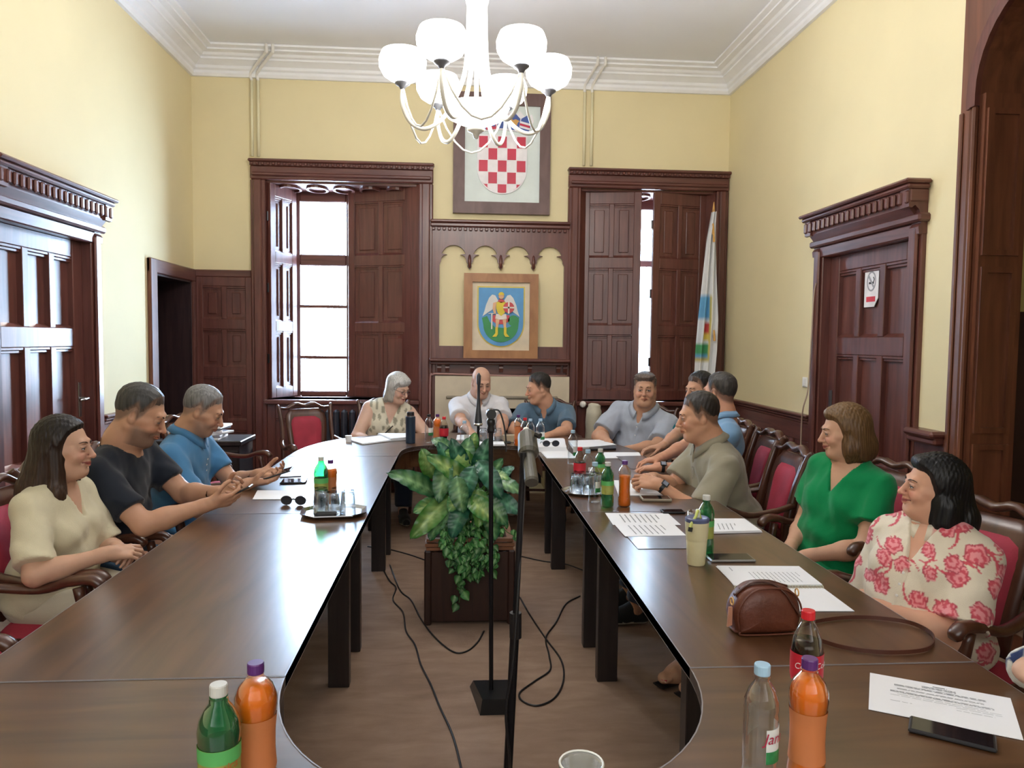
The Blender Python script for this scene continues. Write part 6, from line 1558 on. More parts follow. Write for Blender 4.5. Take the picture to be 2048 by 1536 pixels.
        pl_ += [Hc - .145 * hs_, Hc + .145 * hs_]
        lo = np.min(pl_, 0); hi = np.max(pl_, 0); hv2 = surface_nets(HS2, lo, hi, hres * 1.05)
        hcol2 = np.array(hair2) if hair2 is not None else hc_arr
        def hcol(v):
            l = (v - Hc) @ iR.T / hs_; 
            m = np.clip(.5 + 9 * l[:, 2], 0, 1)[:, None] if hairstyle not in ('long', 'bob') else np.clip(.35 - 4 * l[:, 2], 0, 1)[:, None]
            c = (hc_arr * (1 - m) + hcol2 * m) * (1 + .10 * noise3(v, 55, 2))[:, None]
            if not lng:                                  # clipped sides let the scalp through
                k = np.clip((l[:, 2] - zbound(l[:, 1])) / .06, .30, 1)[:, None] * np.ones(3); k = np.where(l[:, 1:2] > .045, np.maximum(k, .85), k); c = c * k + skin * .75 * (1 - k)
            return np.clip(c, 0, 1)
        np_mesh('hair', [hv2], HAIRM, root, hcol)
    # ---- shirt
    if shirt is not None:
        g = .012 * s; Sx = Sdf(); torso(Sx, g)
        if untuck: Sx.ell(Q(0, .02, .0), (.185 * s * fw_, .145 * s * fw_, .10 * s), sp, .05)
        for Sh, E_, W, q in arms:
            a = nrm(E_ - Sh) if sleeve <= 1 else nrm(W - E_)
            if sleeve > 0:
                e = Sh + (E_ - Sh) * min(1, sleeve); T_end = e
                S2 = Sdf(); S2.cap(Sh, e + nrm(E_ - Sh) * (.05 if sleeve <= 1 else 0), ar + .012 * s, ar + (.014 + sleeve_r) * s, .035)
                if sleeve > 1: e2 = E_ + (W - E_) * (sleeve - 1); S2.cap(E_, e2 + nrm(W - E_) * .04, ar + .016, .036 * s + .014, .03); T_end = e2
                ax_ = nrm(E_ - Sh) if sleeve <= 1 else nrm(W - E_)
                S2.plane(T_end, ax_, .004)
                Sx.fn(lambda X, Y, Z, d, S2=S2: S2(X, Y, Z), k=.035, op='u')
            else: Sx.ell(Sh + rt * q * .035 - up * .02, (.045, .075, .09), sp, .01, 's')
        # wrinkles
        seed = len(label)
        def wr_(X, Y, Z, d):
            l0 = (X - f32(N[0])) * f32(rt[0]) + (Y - f32(N[1])) * f32(rt[1]) + (Z - f32(N[2])) * f32(rt[2]); l2 = (X - f32(N[0])) * f32(up[0]) + (Y - f32(N[1])) * f32(up[1]) + (Z - f32(N[2])) * f32(up[2]); l1 = (X - f32(N[0])) * f32(fw[0]) + (Y - f32(N[1])) * f32(fw[1]) + (Z - f32(N[2])) * f32(fw[2])
            low = np.clip(-l2 * 3.0, .25, 1.3)
            a1 = np.sin(l2 * 62 + 3.0 * np.sin(l0 * 11 + seed) + 2.2 * np.sin(l1 * 13)); a2 = np.sin(l2 * 30 - l0 * 34 + 2 * np.sin(l1 * 17 + seed)); a3 = np.sin(l0 * 55 + l2 * 14 + 2 * np.sin(l2 * 19))
            return d + f32(.0038) * low * a1 + f32(.0048) * a2 * np.clip(a3 + .3, 0, 1)
        Sx.fn(wr_, op='set')
        # neckline
        Nc = N + up * .01
        if neckline == 'crew': Sx.ell(N + fw * .018 + up * .035, (neckr * 1.28, neckr * 1.42, .055 * s), sp, .006, 's')
        elif neckline == 'shirt':
            Sx.ell(N + up * .04 + fw * .01, (neckr * 1.22, neckr * 1.25, .055 * s), sp, .006, 's'); Sx.ell(N + fw * .10 * s - up * .02, (.016 * s, .08 * s, .055 * s), sp, .008, 's')
        elif neckline in ('v', 'open'):
            Sx.ell(N + up * .04 + fw * .005, (neckr * 1.30, neckr * 1.35, .058 * s), sp, .006, 's')
            def vcut(X, Y, Z, d, dep=(.135 if neckline == 'v' else .12) * s, w=(.062 if neckline == 'v' else .046) * s):
                l0 = (X - f32(N[0])) * f32(rt[0]) + (Y - f32(N[1])) * f32(rt[1]) + (Z - f32(N[2])) * f32(rt[2]); l2 = (X - f32(N[0])) * f32(up[0]) + (Y - f32(N[1])) * f32(up[1]) + (Z - f32(N[2])) * f32(up[2]); l1 = (X - f32(N[0])) * f32(fw[0]) + (Y - f32(N[1])) * f32(fw[1]) + (Z - f32(N[2])) * f32(fw[2])
                v = np.maximum(np.abs(l0) - w * np.clip((l2 + dep) / dep, -1, 2), -l1 + f32(.02)); return np.maximum(d, -v)
            Sx.fn(vcut, op='set')
        elif neckline == 'polo': Sx.ell(N + up * .035 + fw * .01, (neckr * 1.25, neckr * 1.30, .055 * s), sp, .006, 's'); Sx.ell(N + fw * .11 * s - up * .01, (.010 * s, .07 * s, .05 * s), sp, .006, 's')
        # lower hem
        hem = -.03 if not untuck else -.16 * untuck
        Sx.plane(Q(0, 0, 0) + up * (hem * s), -up, .004)
        apts = np.array([Sh + (E_ - Sh) * min(1, max(.2, sleeve) + .2) for Sh, E_, W, q in arms] + ([W for _, _, W, _ in arms] if sleeve > 1 else []) + [N, Pv, ShR, ShL, Q(.2 * fw_, .2 * (1 + .5 * ff), .3), Q(-.2 * fw_, -.17, .3), Q(.2, .18 + .05 * bust, .6), Q(-.2, .18 + .05 * bust, .6)])
        lo = apts.min(0) - .11; hi = apts.max(0) + .11; hi[2] = max(hi[2], N[2] + .09); sv = surface_nets(Sx, lo, hi, res)
        sc_ = np.array(shirt)
        def shc(v):
            c = np.tile(sc_, (len(v), 1))
            if pattern is not None:
                l = np.stack([(v - N) @ rt, (v - N) @ fw, (v - N) @ up], 1); c = pattern(l, v, c)
            return np.clip(c, 0, 1)
        np_mesh('shirt', [sv], LINEN if fem else CLOTH, root, shc)
        # collar
        if neckline in ('shirt', 'polo', 'open'):
            n = 30; v = []; f = []; cc = N + up * .030 * s + fw * .010; op_ = .30 if neckline == 'shirt' else .2
            def ring(a, r, z, dz_front=0): 
                fr = max(0, math.cos(a)) ** 2; return cc + (rt * math.sin(a) * r * 1.0 + fw * math.cos(a) * r * 1.08) * s + up * (z - .028 * fr - .015 * max(0, math.cos(a)) + dz_front) * s
            nr = neckr / s
            for k in range(n + 1):
                a = op_ + (2 * PI - 2 * op_) * k / n; tipd = .022 * max(0, math.cos(a)) ** 3
                v += [ring(a, nr * 1.22, -.012), ring(a, nr * 1.16, .018), ring(a, nr * 1.20, .022), ring(a, nr * 1.46 + .010, -.010 - tipd), ring(a, nr * 1.40 + .010, -.013 - tipd)]
            for k in range(n):
                for j in range(4): a_ = k * 5 + j; f.append((a_, a_ + 1, a_ + 6, a_ + 5))
            mbc = MB(); mbc.v = [tuple(p) for p in v]; mbc.f = f; mbc.m = [0] * len(f); co = mbc.build('collar', LINEN if fem else CLOTH, root, smooth=True)
            at = co.data.color_attributes.new('col', 'FLOAT_COLOR', 'POINT'); cl = shc(np.array(v)); at.data.foreach_set('color', np.concatenate([cl, np.ones((len(v), 1))], 1).astype(f32).ravel())
            # placket and buttons following the front of the shirt
            def front(x, t):
                ys = np.linspace(.42, -.02, 90); pt = np.array([Q(x, yy / s, t) for yy in ys]).astype(f32); dd = Sx(pt[:, 0], pt[:, 1], pt[:, 2]); k = np.argmax(dd < 0); return pt[k] if (dd < 0).any() else None
            t0_, t1_ = (.86, .12) if neckline == 'shirt' else ((.80, .62) if neckline == 'polo' else (.66, .12))
            pp = [q_ for q_ in (front(.0, t) for t in np.linspace(t0_, t1_, 12)) if q_ is not None]
            if len(pp) > 3:
                v = []; f = []; hwid = .014 * s
                for q_ in pp: v += [tuple(q_ - rt * hwid + fw * .0015), tuple(q_ + fw * .0035), tuple(q_ + rt * hwid + fw * .0015)]
                for k in range(len(pp) - 1): f += [(3 * k, 3 * k + 1, 3 * k + 4, 3 * k + 3), (3 * k + 1, 3 * k + 2, 3 * k + 5, 3 * k + 4)]
                mbp = MB(); mbp.v = v; mbp.f = f; mbp.m = [0] * len(f); po = mbp.build('placket', LINEN if fem else CLOTH, root, smooth=True)
                at = po.data.color_attributes.new('col', 'FLOAT_COLOR', 'POINT'); cl = shc(np.array(v)) * .96; at.data.foreach_set('color', np.concatenate([cl, np.ones((len(v), 1))], 1).astype(f32).ravel())
                Mr = Matrix((Vector(rt), Vector(up), Vector(fw))).transposed().to_4x4()
                for q_ in pp[1:-1:2 if neckline != 'polo' else 4]: MB().lathe([(0, .002), (.0045, .0018), (.005, 0)], 8, M=Matrix.Translation(Vector(q_ + fw * .004)) @ Mr).build('button', WHITE if sum(shirt) > .8 else PAPER if neckline == 'polo' else plain('dull_button', (.25, .22, .2), .4), root)
    # ---- trousers or skirt
    Tx = Sdf(); Tx.ell(Q(0, -.01, .0), (.172 * s * fw_ + .006, .13 * s * fw_ + .006, .125 * s), sp, .06)
    for H_, K_, A_ in legs_:
        T2 = Sdf(); gg = .012 * s; T2.cap(H_, K_, tr + gg, tr * .70 + gg, .05); T2.cap(K_, K_ + (A_ - K_) * .4, tr * .70 + gg, tr * .66 + gg, .03)
        if not skirt: T2.cap(K_ + (A_ - K_) * .35, A_, tr * .66 + gg, .052 * s + gg, .03)
        T2.plane(K_ + (A_ - K_) * (.90 if not skirt else .40), A_ - K_, .004); Tx.fn(lambda X, Y, Z, d, T2=T2: T2(X, Y, Z), k=.05, op='u')
    if skirt: Tx.cap((legs_[0][1] + legs_[1][1]) / 2, (hips[0] + hips[1]) / 2, .11 * s, .12 * s, .08)
    Tx.plane(Q(0, 0, .12), up, .004)
    lp_ = np.array([Q(0, 0, .1)] + [x for t in legs_ for x in t]); lo = lp_.min(0) - .2; hi = lp_.max(0) + .2; lo[2] = max(lo[2], .03); tv = surface_nets(Tx, lo, hi, .014)
    tcol = np.array(trousers); np_mesh('skirt' if skirt else 'trousers', [tv], CLOTH, root, lambda v: np.tile(tcol, (len(v), 1)))
    # ---- feet
    for i, (H_, K_, A_) in enumerate(legs_):
        dn = nrm(A_ - K_); fd = fwd - (fwd @ V3(0, 0, 1)) * V3(0, 0, 1); air = A_[2] > .14
        if air: fd = nrm(fwd + V3(0, 0, .35))
        lowz = -.05 if not air else -.045
        toe = A_ + fd * .17 * s + V3(0, 0, lowz + (.0 if not air else .0)); heel = A_ - fd * .035 * s + V3(0, 0, lowz + .005)
        Fx = Sdf(); rr_ = .012 if not barefoot else 0
        Fx.cap(heel, A_ + fd * .10 * s + V3(0, 0, lowz), .032 + rr_ * .4, .038 + rr_ * .3, .03); Fx.cap(A_ + fd * .08 * s + V3(0, 0, lowz), toe, .038 + rr_ * .3, .026 + rr_ * .4, .03); Fx.cap(A_ + V3(0, 0, .02), A_ + fd * .10 * s + V3(0, 0, lowz + .01), .038, .032, .03)
        if not air:
            Fx.plane(V3(0, 0, .012 if not barefoot else .018), V3(0, 0, -1), .004)
        lo = np.minimum(heel, toe) - .07; hi = np.maximum(heel, toe) + .07; hi[2] = A_[2] + .09
        if not barefoot:
            so = fd * .0
            fc = np.array(shoes)
            def scol(v, A_=A_, fd=fd, lowz=lowz, toe=toe, heel=heel, air=air):
                c = np.tile(fc, (len(v), 1)); upn = nrm(np.cross(np.cross(fd, V3(0, 0, 1)), fd)); h_ = (v - heel) @ upn; m = h_ < -.016; c[m] = (.55, .52, .42) if sum(shoes) < .2 and ha.get('sole', 1) else c[m]; return c
            np_mesh('shoe', [surface_nets(Fx, lo, hi, .007)], SMOOTHC, root, scol)
        else:
            for k in range(5):
                b0 = toe + np.cross(fd, V3(0, 0, 1)) * ((k - 2) * .014) - fd * (.012 + .006 * abs(k - 1)); Fx.cap(b0, b0 + fd * .028 - V3(0, 0, .006), .0095 - .0006 * k, .008, .004)
            np_mesh('foot', [surface_nets(Fx, lo - .02, hi + .02, .0055)], SKINM, root, lambda v: np.tile(skin, (len(v), 1)))
            mb = MB(); n_ = np.cross(fd, V3(0, 0, 1))
            mb.tube([Vector(A_ + fd * .09 + n_ * .045 + V3(0, 0, lowz)), Vector(A_ + fd * .085 + V3(0, 0, lowz + .046)), Vector(A_ + fd * .09 - n_ * .045 + V3(0, 0, lowz))], .008, 6, flat=.5).build('sandal_strap', BLACKP, root, smooth=True)
            so = MB(); so.tube([Vector(heel + V3(0, 0, -.030)), Vector(toe + fd * .03 + V3(0, 0, -.030))], .036, 10, flat=.15).build('sandal_sole', BLACKP, root)
            for k in range(5): b0 = toe + np.cross(fd, V3(0, 0, 1)) * ((k - 2) * .014) - fd * (.012 + .006 * abs(k - 1)) + fd * .030 + V3(0, 0, .001); MB().lathe([(0, .003), (.005, .002), (.006, 0)], 8).build('toenail', plain('nail_red', (.5, .02, .04), .2), root, loc=tuple(b0))
    info = dict(root=root, O=O0, arms=arms, P=P, RH=RH, N=N, rt=rt, fw=fw, up=up, hs=hs_, s=s, Hc=Hc, Q=Q, ar=ar)
    if chair_at is not None:
        cx_, cy_, cr = chair_at; chair(cx_, cy_, math.radians(cr - 90), chair_label)
    return info
def watch(info, i, mat=None, face=True, label=None):
    Sh, E_, W, q = info['arms'][i]; a = nrm(W - E_); c = W - a * .022; r = .0295 * info['s']; R = frame(a, (0, 0, 1)); mb = MB()
    pts = [Vector(c + (R[0] * math.cos(t) + R[2] * math.sin(t)) * r) for t in np.linspace(0, 2 * PI, 17)]
    if face:
        v = []; f = []; n = 20
        for k in range(n):
            t = 2 * PI * k / n; d = R[0] * math.cos(t) + R[2] * math.sin(t)
            for w_, rr_ in ((-.010, r), (.010, r), (.010, r + .003), (-.010, r + .003)): v.append(tuple(c + d * rr_ + a * w_))
        for k in range(n):
            j = (k + 1) % n
            for e in range(4): f.append((k * 4 + e, j * 4 + e, j * 4 + (e + 1) % 4, k * 4 + (e + 1) % 4))
        b = MB().add(v, f).build('watch_strap', mat or BLACKP, info['root'])
        u = nrm(R[2] * .75 + R[0] * (.65 if q > 0 else -.65)); M = Matrix((Vector(np.cross(a, u)), Vector(a), Vector(u))).transposed().to_4x4(); M.translation = Vector(c + u * (r + .001))
        cs = MB().box((-.017, -.019, 0), (.017, .019, .008), .004, M=M).build('watch_case', BLACKP, info['root'])
        MB().box((-.012, -.013, .008), (.012, .013, .0092), M=M).build('watch_face', plain('watch_glass', (.25, .28, .34), .1), info['root'])
    else: MB().tube(pts, .0018, 6).build('bracelet', mat or CGOLD, info['root'], smooth=True)
# ================================================================ the people
def dots(l, v, c):
    r = np.random.default_rng(5); x = np.where(l[:, 1] > -.02, l[:, 0], -l[:, 0] + .4); p = np.stack([x, l[:, 2] + l[:, 1] * .3], 1)
    cen = np.array([(i * .062 + (j % 2) * .031 + r.uniform(-.012, .012), -j * .058 + r.uniform(-.012, .012)) for i in range(-7, 14) for j in range(-1, 12)]); rad = r.uniform(.011, .020, len(cen))
    for (cx, cy), q in zip(cen, rad):
        m = (p[:, 0] - cx) ** 2 + ((p[:, 1] - cy) * .8) ** 2 < q * q; c[m] = (.34, .32, .24)
    return c
def paisley(l, v, c):
    r = np.random.default_rng(11); p = np.stack([l[:, 0] + l[:, 1] * .55, l[:, 2] - l[:, 1] * .25], 1); A = np.array((.62, .09, .12)); B = np.array((.80, .30, .32)); K = np.array((.34, .05, .07))
    for i in range(-6, 9):
        for j in range(-6, 3):
            cx, cy = i * .092 + (j % 2) * .046 + r.uniform(-.018, .018), j * .088 + r.uniform(-.02, .02); an = r.uniform(0, 6.28); sc = r.uniform(.8, 1.35)
            x = ((p[:, 0] - cx) * math.cos(an) + (p[:, 1] - cy) * math.sin(an)) / sc; y = (-(p[:, 0] - cx) * math.sin(an) + (p[:, 1] - cy) * math.cos(an)) / sc
            rr = np.hypot(x, y); th = np.arctan2(y, x)
            R = .027 * (1 + .6 * np.cos(th)) + .0035 * np.sin(7 * th); m = rr < R; c[m] = B; m2 = m & ((np.abs(rr - R * .62) < .004) | (rr < R * .22)); c[m2] = A; c[m & (rr > R - .0045)] = K * 1.4
            sp = .030 + .010 * (th + .6); m3 = (np.abs(rr - sp) < .0055 * np.clip(1.3 - th / 2, .2, 1)) & (th > -.6) & (th < 1.9) & (rr > R); c[m3] = A
    return c
def navy_leaf(l, v, c):
    s_ = np.sin(v[:, 0] * 95 + 3 * np.sin(v[:, 1] * 40)) * np.sin(v[:, 1] * 80 + v[:, 2] * 60); c[s_ > .45] = (.03, .05, .14); return c
SK1, SK2, SK3 = (.60, .36, .25), (.56, .31, .20), (.66, .43, .33)
n = V3
# 1 woman in cream, nearest on the left
LONG1 = dict(thick=.014, side=.9, locks=[((.050, -.01, .03), (.074, .006, -.18), .030, .028), ((.072, .004, -.17), (.060, .055, -.33), .028, .012), ((-.050, -.01, .03), (-.070, .0, -.16), .030, .028), ((-.068, .0, -.15), (-.06, .03, -.25), .026, .012),
     ((0, -.06, .02), (.02, -.10, -.18), .062, .065), ((.02, -.10, -.17), (.03, -.14, -.30), .06, .04), ((.05, -.04, -.02), (.07, -.08, -.24), .04, .035), ((-.05, -.04, -.02), (-.06, -.08, -.22), .04, .035)])
p1 = person('dark long-haired woman in a cream linen dress, hands clasped, nearest on the left', world(130, 893, 3.02), (-1.60, 3.04, .55), -6, (4, -3), s=.93, hs=1.0, fem=True, fat=.45, skin=SK1, hair=(.012, .008, .007), hair2=(.05, .025, .015), hairstyle='long', hairargs=LONG1,
    hands=[world(218, 1106, 2.84), world(234, 1096, 2.97)], elbows=[n(-.4, -.6, -.5), n(-.2, .7, -.6)], handdir=[(n(.8, .5, -.05), n(.1, .55, -.6), .62, .6), (n(.7, -.6, -.05), n(-.2, -.5, -.7), .7, .6)],
    shirt=(.66, .60, .42), trousers=(.62, .56, .42), sleeve=.86, sleeve_r=.012, neckline='v', skirt=True, smile=.8, eyes=.65, res=.0075, hres=.003, untuck=.6, bust=.95,
    chair_at=(-1.50, 3.06, -2), chair_label='wooden armchair with curved arms under the woman in cream')
# 2 man in black
p2 = person('greying bearded man in a black t-shirt looking down at his phone', world(283, 828, 3.45), (-1.62, 3.54, .55), -4, (6, -24), s=1.04, hs=1.06, fat=.35, skin=SK2, hair=(.05, .048, .046), hairargs=dict(thick=.010, side=.2), fade=.62, stubble=.6,
    hands=[world(418, 1008, 3.33), world(440, 985, 3.47)], elbows=[n(-.3, -.5, -.8), n(-.2, .5, -.8)], handdir=[(n(.85, .35, .12), n(-.1, .6, .5), .75, .5), (n(.8, -.4, .12), n(-.1, -.6, .5), .75, .5)],
    shirt=(.012, .016, .026), trousers=(.09, .17, .28), sleeve=.72, neckline='crew', eyes=.25, nose=1.0, res=.0085, hres=.0033, untuck=.5,
    chair_at=(-1.57, 3.56, -2), chair_label='wooden armchair under the man in the black t-shirt')
# 3 man in blue polo
p3 = person('man with short grey hair in a blue polo shirt looking down at a tablet', world(408, 821, 4.1), (-1.55, 4.16, .55), -2, (4, -26), s=1.05, hs=1.03, fat=.25, skin=SK2, hair=(.13, .125, .12), hair2=(.20, .20, .20), hairargs=dict(thick=.012, side=.3), fade=.5, stubble=.35,
    hands=[world(497, 966, 3.98), world(520, 948, 4.12)], elbows=[n(-.3, -.5, -.8), n(-.2, .5, -.8)], handdir=[(n(.9, .2, .0), n(.05, .3, .7), .5, .5), (n(.85, -.3, .05), n(0, -.5, .6), .6, .5)],
    shirt=(.07, .22, .42), trousers=(.05, .09, .16), sleeve=.70, neckline='polo', eyes=.3, nose=1.1, res=.009, hres=.0035, untuck=.5, feet=[(-.78, 4.22, .15), (-1.0, 4.4, .09)], shoes=(.02, .035, .06),
    chair_at=(-1.57, 4.16, -2), chair_label='wooden armchair under the man in the blue polo shirt')
# 4 woman in dotted blouse
GB1 = dict(thick=.020, side=.8, hl=-.012, locks=[((.045, .01, .03), (.062, .01, -.10), .032, .028), ((-.045, .01, .03), (-.062, .01, -.10), .032, .028), ((0, -.06, .03), (0, -.075, -.10), .06, .055), ((-.03, .05, .075), (.035, .055, .07), .03, .03), ((.05, -.03, 0), (.055, -.04, -.12), .04, .035), ((-.05, -.03, 0), (-.055, -.04, -.12), .04, .035)])
p4 = person('grey-haired woman with glasses in a cream dotted sleeveless blouse', world(797, 776, 6.6), (-.68, 6.82, .55), 283, (322, -22), s=1.06, hs=1.06, fem=True, fat=1.0, skin=SK3, hair=(.42, .40, .36), hair2=(.55, .55, .54), hairstyle='greybob', hairargs=GB1,
    hands=[world(748, 886, 6.28), world(846, 878, 6.30)], elbows=[n(-.8, .1, -.7), n(.7, .1, -.7)], handdir=[(n(.6, -.5, -.1), n(0, 0, -1), .4, .3), (n(-.4, -.8, -.1), n(0, 0, -1), .4, .3)],
    shirt=(.72, .68, .54), pattern=dots, sleeve=.0, neckline='v', eyes=.35, res=.010, hres=.0042, bust=1.15, smile=.3, brow=BROWF,
    chair_at=(-.66, 6.80, 276), chair_label='red-backed armchair under the woman in the dotted blouse')
# 5 bald man
p5 = person('bald man in a white short-sleeved shirt smiling and looking down', world(963, 764, 6.65), (.20, 6.90, .55), 272, (286, -22), s=1.06, hs=1.05, fat=.5, skin=(.60, .36, .26), hair=(.25, .17, .13), hairstyle='bald', fade=.2,
    hands=[world(942, 866, 6.22), world(1000, 872, 6.22)], elbows=[n(-.8, -.1, -.5), n(.8, .1, -.6)], handdir=[(n(.5, -.7, -.2), n(0, 0, -1), .5, .3), (n(-.5, -.5, -.1), n(0, 0, -1), .45, .3)],
    shirt=(.72, .72, .76), sleeve=.80, sleeve_r=.015, neckline='shirt', eyes=.3, smile=1, res=.010, hres=.004, chair_at=(.20, 6.86, 270), chair_label='wooden armchair under the bald man in white')
# 6 man steel blue
p6 = person('dark-haired man in a steel-blue shirt turning towards the bald man', world(1076, 776, 6.55), (.84, 6.85, .55), 256, (190, -12), s=1.06, hs=1.05, fat=.45, skin=(.60, .33, .22), hair=(.022, .02, .02), hairargs=dict(thick=.014, side=.3), fade=.6,
    hands=[world(1060, 874, 6.2), world(1095, 872, 6.12)], elbows=[n(-.8, -.1, -.5), n(.9, .1, -.4)], handdir=[(n(.7, -.4, -.1), n(0, 0, -1), .5, .3), (n(-.9, -.2, -.1), n(0, 0, -1), .5, .3)],
    shirt=(.10, .17, .25), sleeve=.72, sleeve_r=.01, neckline='shirt', eyes=.5, smile=.3, res=.010, hres=.004, feet=[(.48, 6.2, .16), (.9, 6.3, .085)], shoes=(.015, .04, .035),
    chair_at=(.85, 6.84, 262), chair_label='wooden armchair under the man in the steel-blue shirt')
# 7 man in pale grey shirt
p7 = person('grey-haired heavy man in a pale grey shirt looking at the camera', world(1290, 778, 5.95), (1.56, 6.22, .55), 236, (253, -3), s=1.10, hs=1.08, fat=1.05, skin=SK2, hair=(.11, .10, .095), hairargs=dict(thick=.014, side=.4, quiff=.8), fade=.5,
    hands=[world(1218, 886, 5.75), world(1252, 900, 5.62)], elbows=[n(-.7, .2, -.6), n(.8, -.3, -.5)], handdir=[(n(-.6, -.6, -.1), n(0, 0, -1), .4, .3), (n(-.9, -.1, -.1), n(0, 0, -1), .5, .3)],
    shirt=(.40, .44, .52), sleeve=.80, sleeve_r=.012, neckline='shirt', eyes=.6, nose=1.05, res=.0095, hres=.0038, chair_at=(1.55, 6.22, 240), chair_label='wooden armchair under the man in the pale grey shirt')
# 8 man in teal
p8 = person('black-haired man in a teal shirt mostly hidden behind his neighbours', world(1398, 779, 5.35), (1.78, 5.38, .55), 184, (200, -8), s=1.02, hs=1.03, fat=.3, skin=SK2, hair=(.012, .012, .014), hairargs=dict(thick=.014, side=.5), fade=.6,
    hands=[world(1298, 918, 5.0), world(1306, 912, 5.2)], elbows=[n(.1, .6, -.7), n(-.1, -.5, -.8)], handdir=[(n(-.9, .1, -.1), n(0, 0, -1), .5, .4), (n(-.8, -.4, -.1), n(0, 0, -1), .5, .4)],
    shirt=(.015, .16, .19), sleeve=.72, neckline='polo', res=.010, hres=.004, chair_at=(1.77, 5.38, 180), chair_label='wooden armchair under the man in teal')
# 9 man in light blue, seen from behind
p9 = person('man in a light blue shirt seen from behind, turned towards the flag', world(1438, 785, 4.72), (1.70, 4.72, .55), 172, (128, -4), s=1.02, hs=1.04, fat=.2, skin=(.60, .30, .19), hair=(.05, .045, .042), hairargs=dict(thick=.012, side=.3, recede=.5), fade=.6,
    hands=[world(1300, 928, 4.6), world(1318, 934, 4.45)], elbows=[n(.2, .5, -.7), n(.1, -.4, -.8)], handdir=[(n(-.9, -.1, -.1), n(0, 0, -1), .5, .4), (n(-.9, .3, -.1), n(0, 0, -1), .5, .4)],
    shirt=(.20, .36, .56), sleeve=.72, neckline='shirt', res=.009, hres=.0037, chair_at=(1.72, 4.74, 178), chair_label='wooden armchair under the man in the light blue shirt')
watch(p9, 1)
# 10 man in khaki
p10 = person('dark-haired man in a khaki shirt leaning on the table with clasped hands', world(1396, 832, 4.0), (1.54, 4.06, .55), 178, (172, -10), s=1.06, hs=1.05, fat=.45, skin=(.60, .32, .20), hair=(.022, .018, .015), hair2=(.03, .025, .022), hairargs=dict(thick=.011, side=.2), fade=.62,
    hands=[world(1306, 955, 3.95), world(1318, 968, 3.78)], elbows=[n(.5, .7, -.5), n(.5, -.35, -.8)], handdir=[(n(-.8, -.45, .1), n(-.1, -.5, -.6), .75, .6), (n(-.85, .35, .1), n(.1, .5, -.5), .75, .6)],
    shirt=(.30, .275, .20), sleeve=.80, sleeve_r=.015, neckline='shirt', eyes=.5, nose=1.1, res=.0075, hres=.0032, untuck=.6, chair_at=(1.56, 4.06, 178), chair_label='wooden armchair under the man in khaki')
watch(p10, 1)
# 11 woman in green
BOB = dict(thick=.020, side=.9, hl=-.004, locks=[((.042, -.01, .04), (.066, -.005, -.09), .034, .030), ((-.042, -.01, .04), (-.066, -.005, -.09), .034, .030), ((.06, -.01, -.08), (.062, .0, -.135), .032, .018), ((-.06, -.01, -.08), (-.062, .0, -.135), .032, .018), ((0, -.065, .03), (0, -.085, -.09), .062, .062), ((.0, -.085, -.08), (0, -.085, -.135), .055, .035), ((.045, -.045, 0), (.052, -.055, -.12), .045, .035), ((-.045, -.045, 0), (-.052, -.055, -.12), .045, .035), ((.045, .035, .085), (-.02, .06, .088), .025, .020)])
p11 = person('brown bob-haired woman in a bright green v-neck blouse looking left', world(1686, 862, 3.3), (1.80, 3.36, .55), 206, (166, -9), s=.98, hs=1.0, fem=True, fat=.6, skin=(.62, .36, .24), hair=(.17, .095, .04), hair2=(.10, .05, .022), hairstyle='bob', hairargs=BOB,
    hands=[world(1578, 1098, 3.30), world(1612, 1112, 3.14)], elbows=[n(.2, .6, -.8), n(.6, -.5, -.6)], handdir=[(n(-.7, -.4, -.3), n(.2, -.2, -.9), .5, .4), (n(-.9, .2, -.15), n(0, .1, -1), .5, .4)],
    shirt=(.0, .24, .075), trousers=(.0, .22, .07), sleeve=.62, sleeve_r=.022, neckline='v', skirt=True, eyes=.4, smile=.8, res=.0075, hres=.003, untuck=.5, bust=1.0, brow=BROWF, feet=[(1.06, 3.28, .085), (1.04, 3.10, .085)], barefoot=True,
    chair_at=(1.82, 3.38, 200), chair_label='wooden armchair under the woman in green')
# 12 woman in floral
LONG2 = dict(thick=.020, side=.95, hl=-.002, locks=[((.045, -.015, .04), (.072, -.02, -.10), .034, .036), ((-.045, -.015, .04), (-.072, -.02, -.12), .034, .036), ((0, -.07, .03), (0, -.11, -.12), .068, .075), ((.0, -.11, -.12), (.02, -.13, -.28), .075, .06), ((.065, -.04, -.06), (.085, -.07, -.24), .045, .05), ((-.065, -.04, -.06), (-.07, -.08, -.26), .045, .045), ((.04, .045, .085), (-.02, .055, .09), .024, .02)])
p12 = person('black long-haired woman in a cream dress with coral paisley print', world(1862, 972, 2.45), (1.64, 2.46, .545), 208, (168, 3), s=.98, hs=.92, fem=True, fat=.75, skin=(.66, .36, .24), hair=(.006, .006, .007), hairstyle='long', hairargs=LONG2, roll=-.10,
    hands=[world(1722, 1208, 2.46), world(1745, 1212, 2.34)], elbows=[n(.3, .7, -.8), n(.7, -.6, -.5)], handdir=[(n(-.5, -.6, -.2), n(.2, -.2, -.9), .5, .4), (n(-.9, .2, -.1), n(0, .3, -1), .5, .4)],
    shirt=(.74, .66, .52), pattern=paisley, trousers=(.70, .60, .48), sleeve=.86, sleeve_r=.018, neckline='open', skirt=True, eyes=.6, smile=1, nose=.95, res=.006, hres=.0028, untuck=.5, bust=1.1,
    chair_at=(1.66, 2.48, 200), chair_label='dark wooden armchair under the woman in the paisley dress')
watch(p12, 1, face=False)
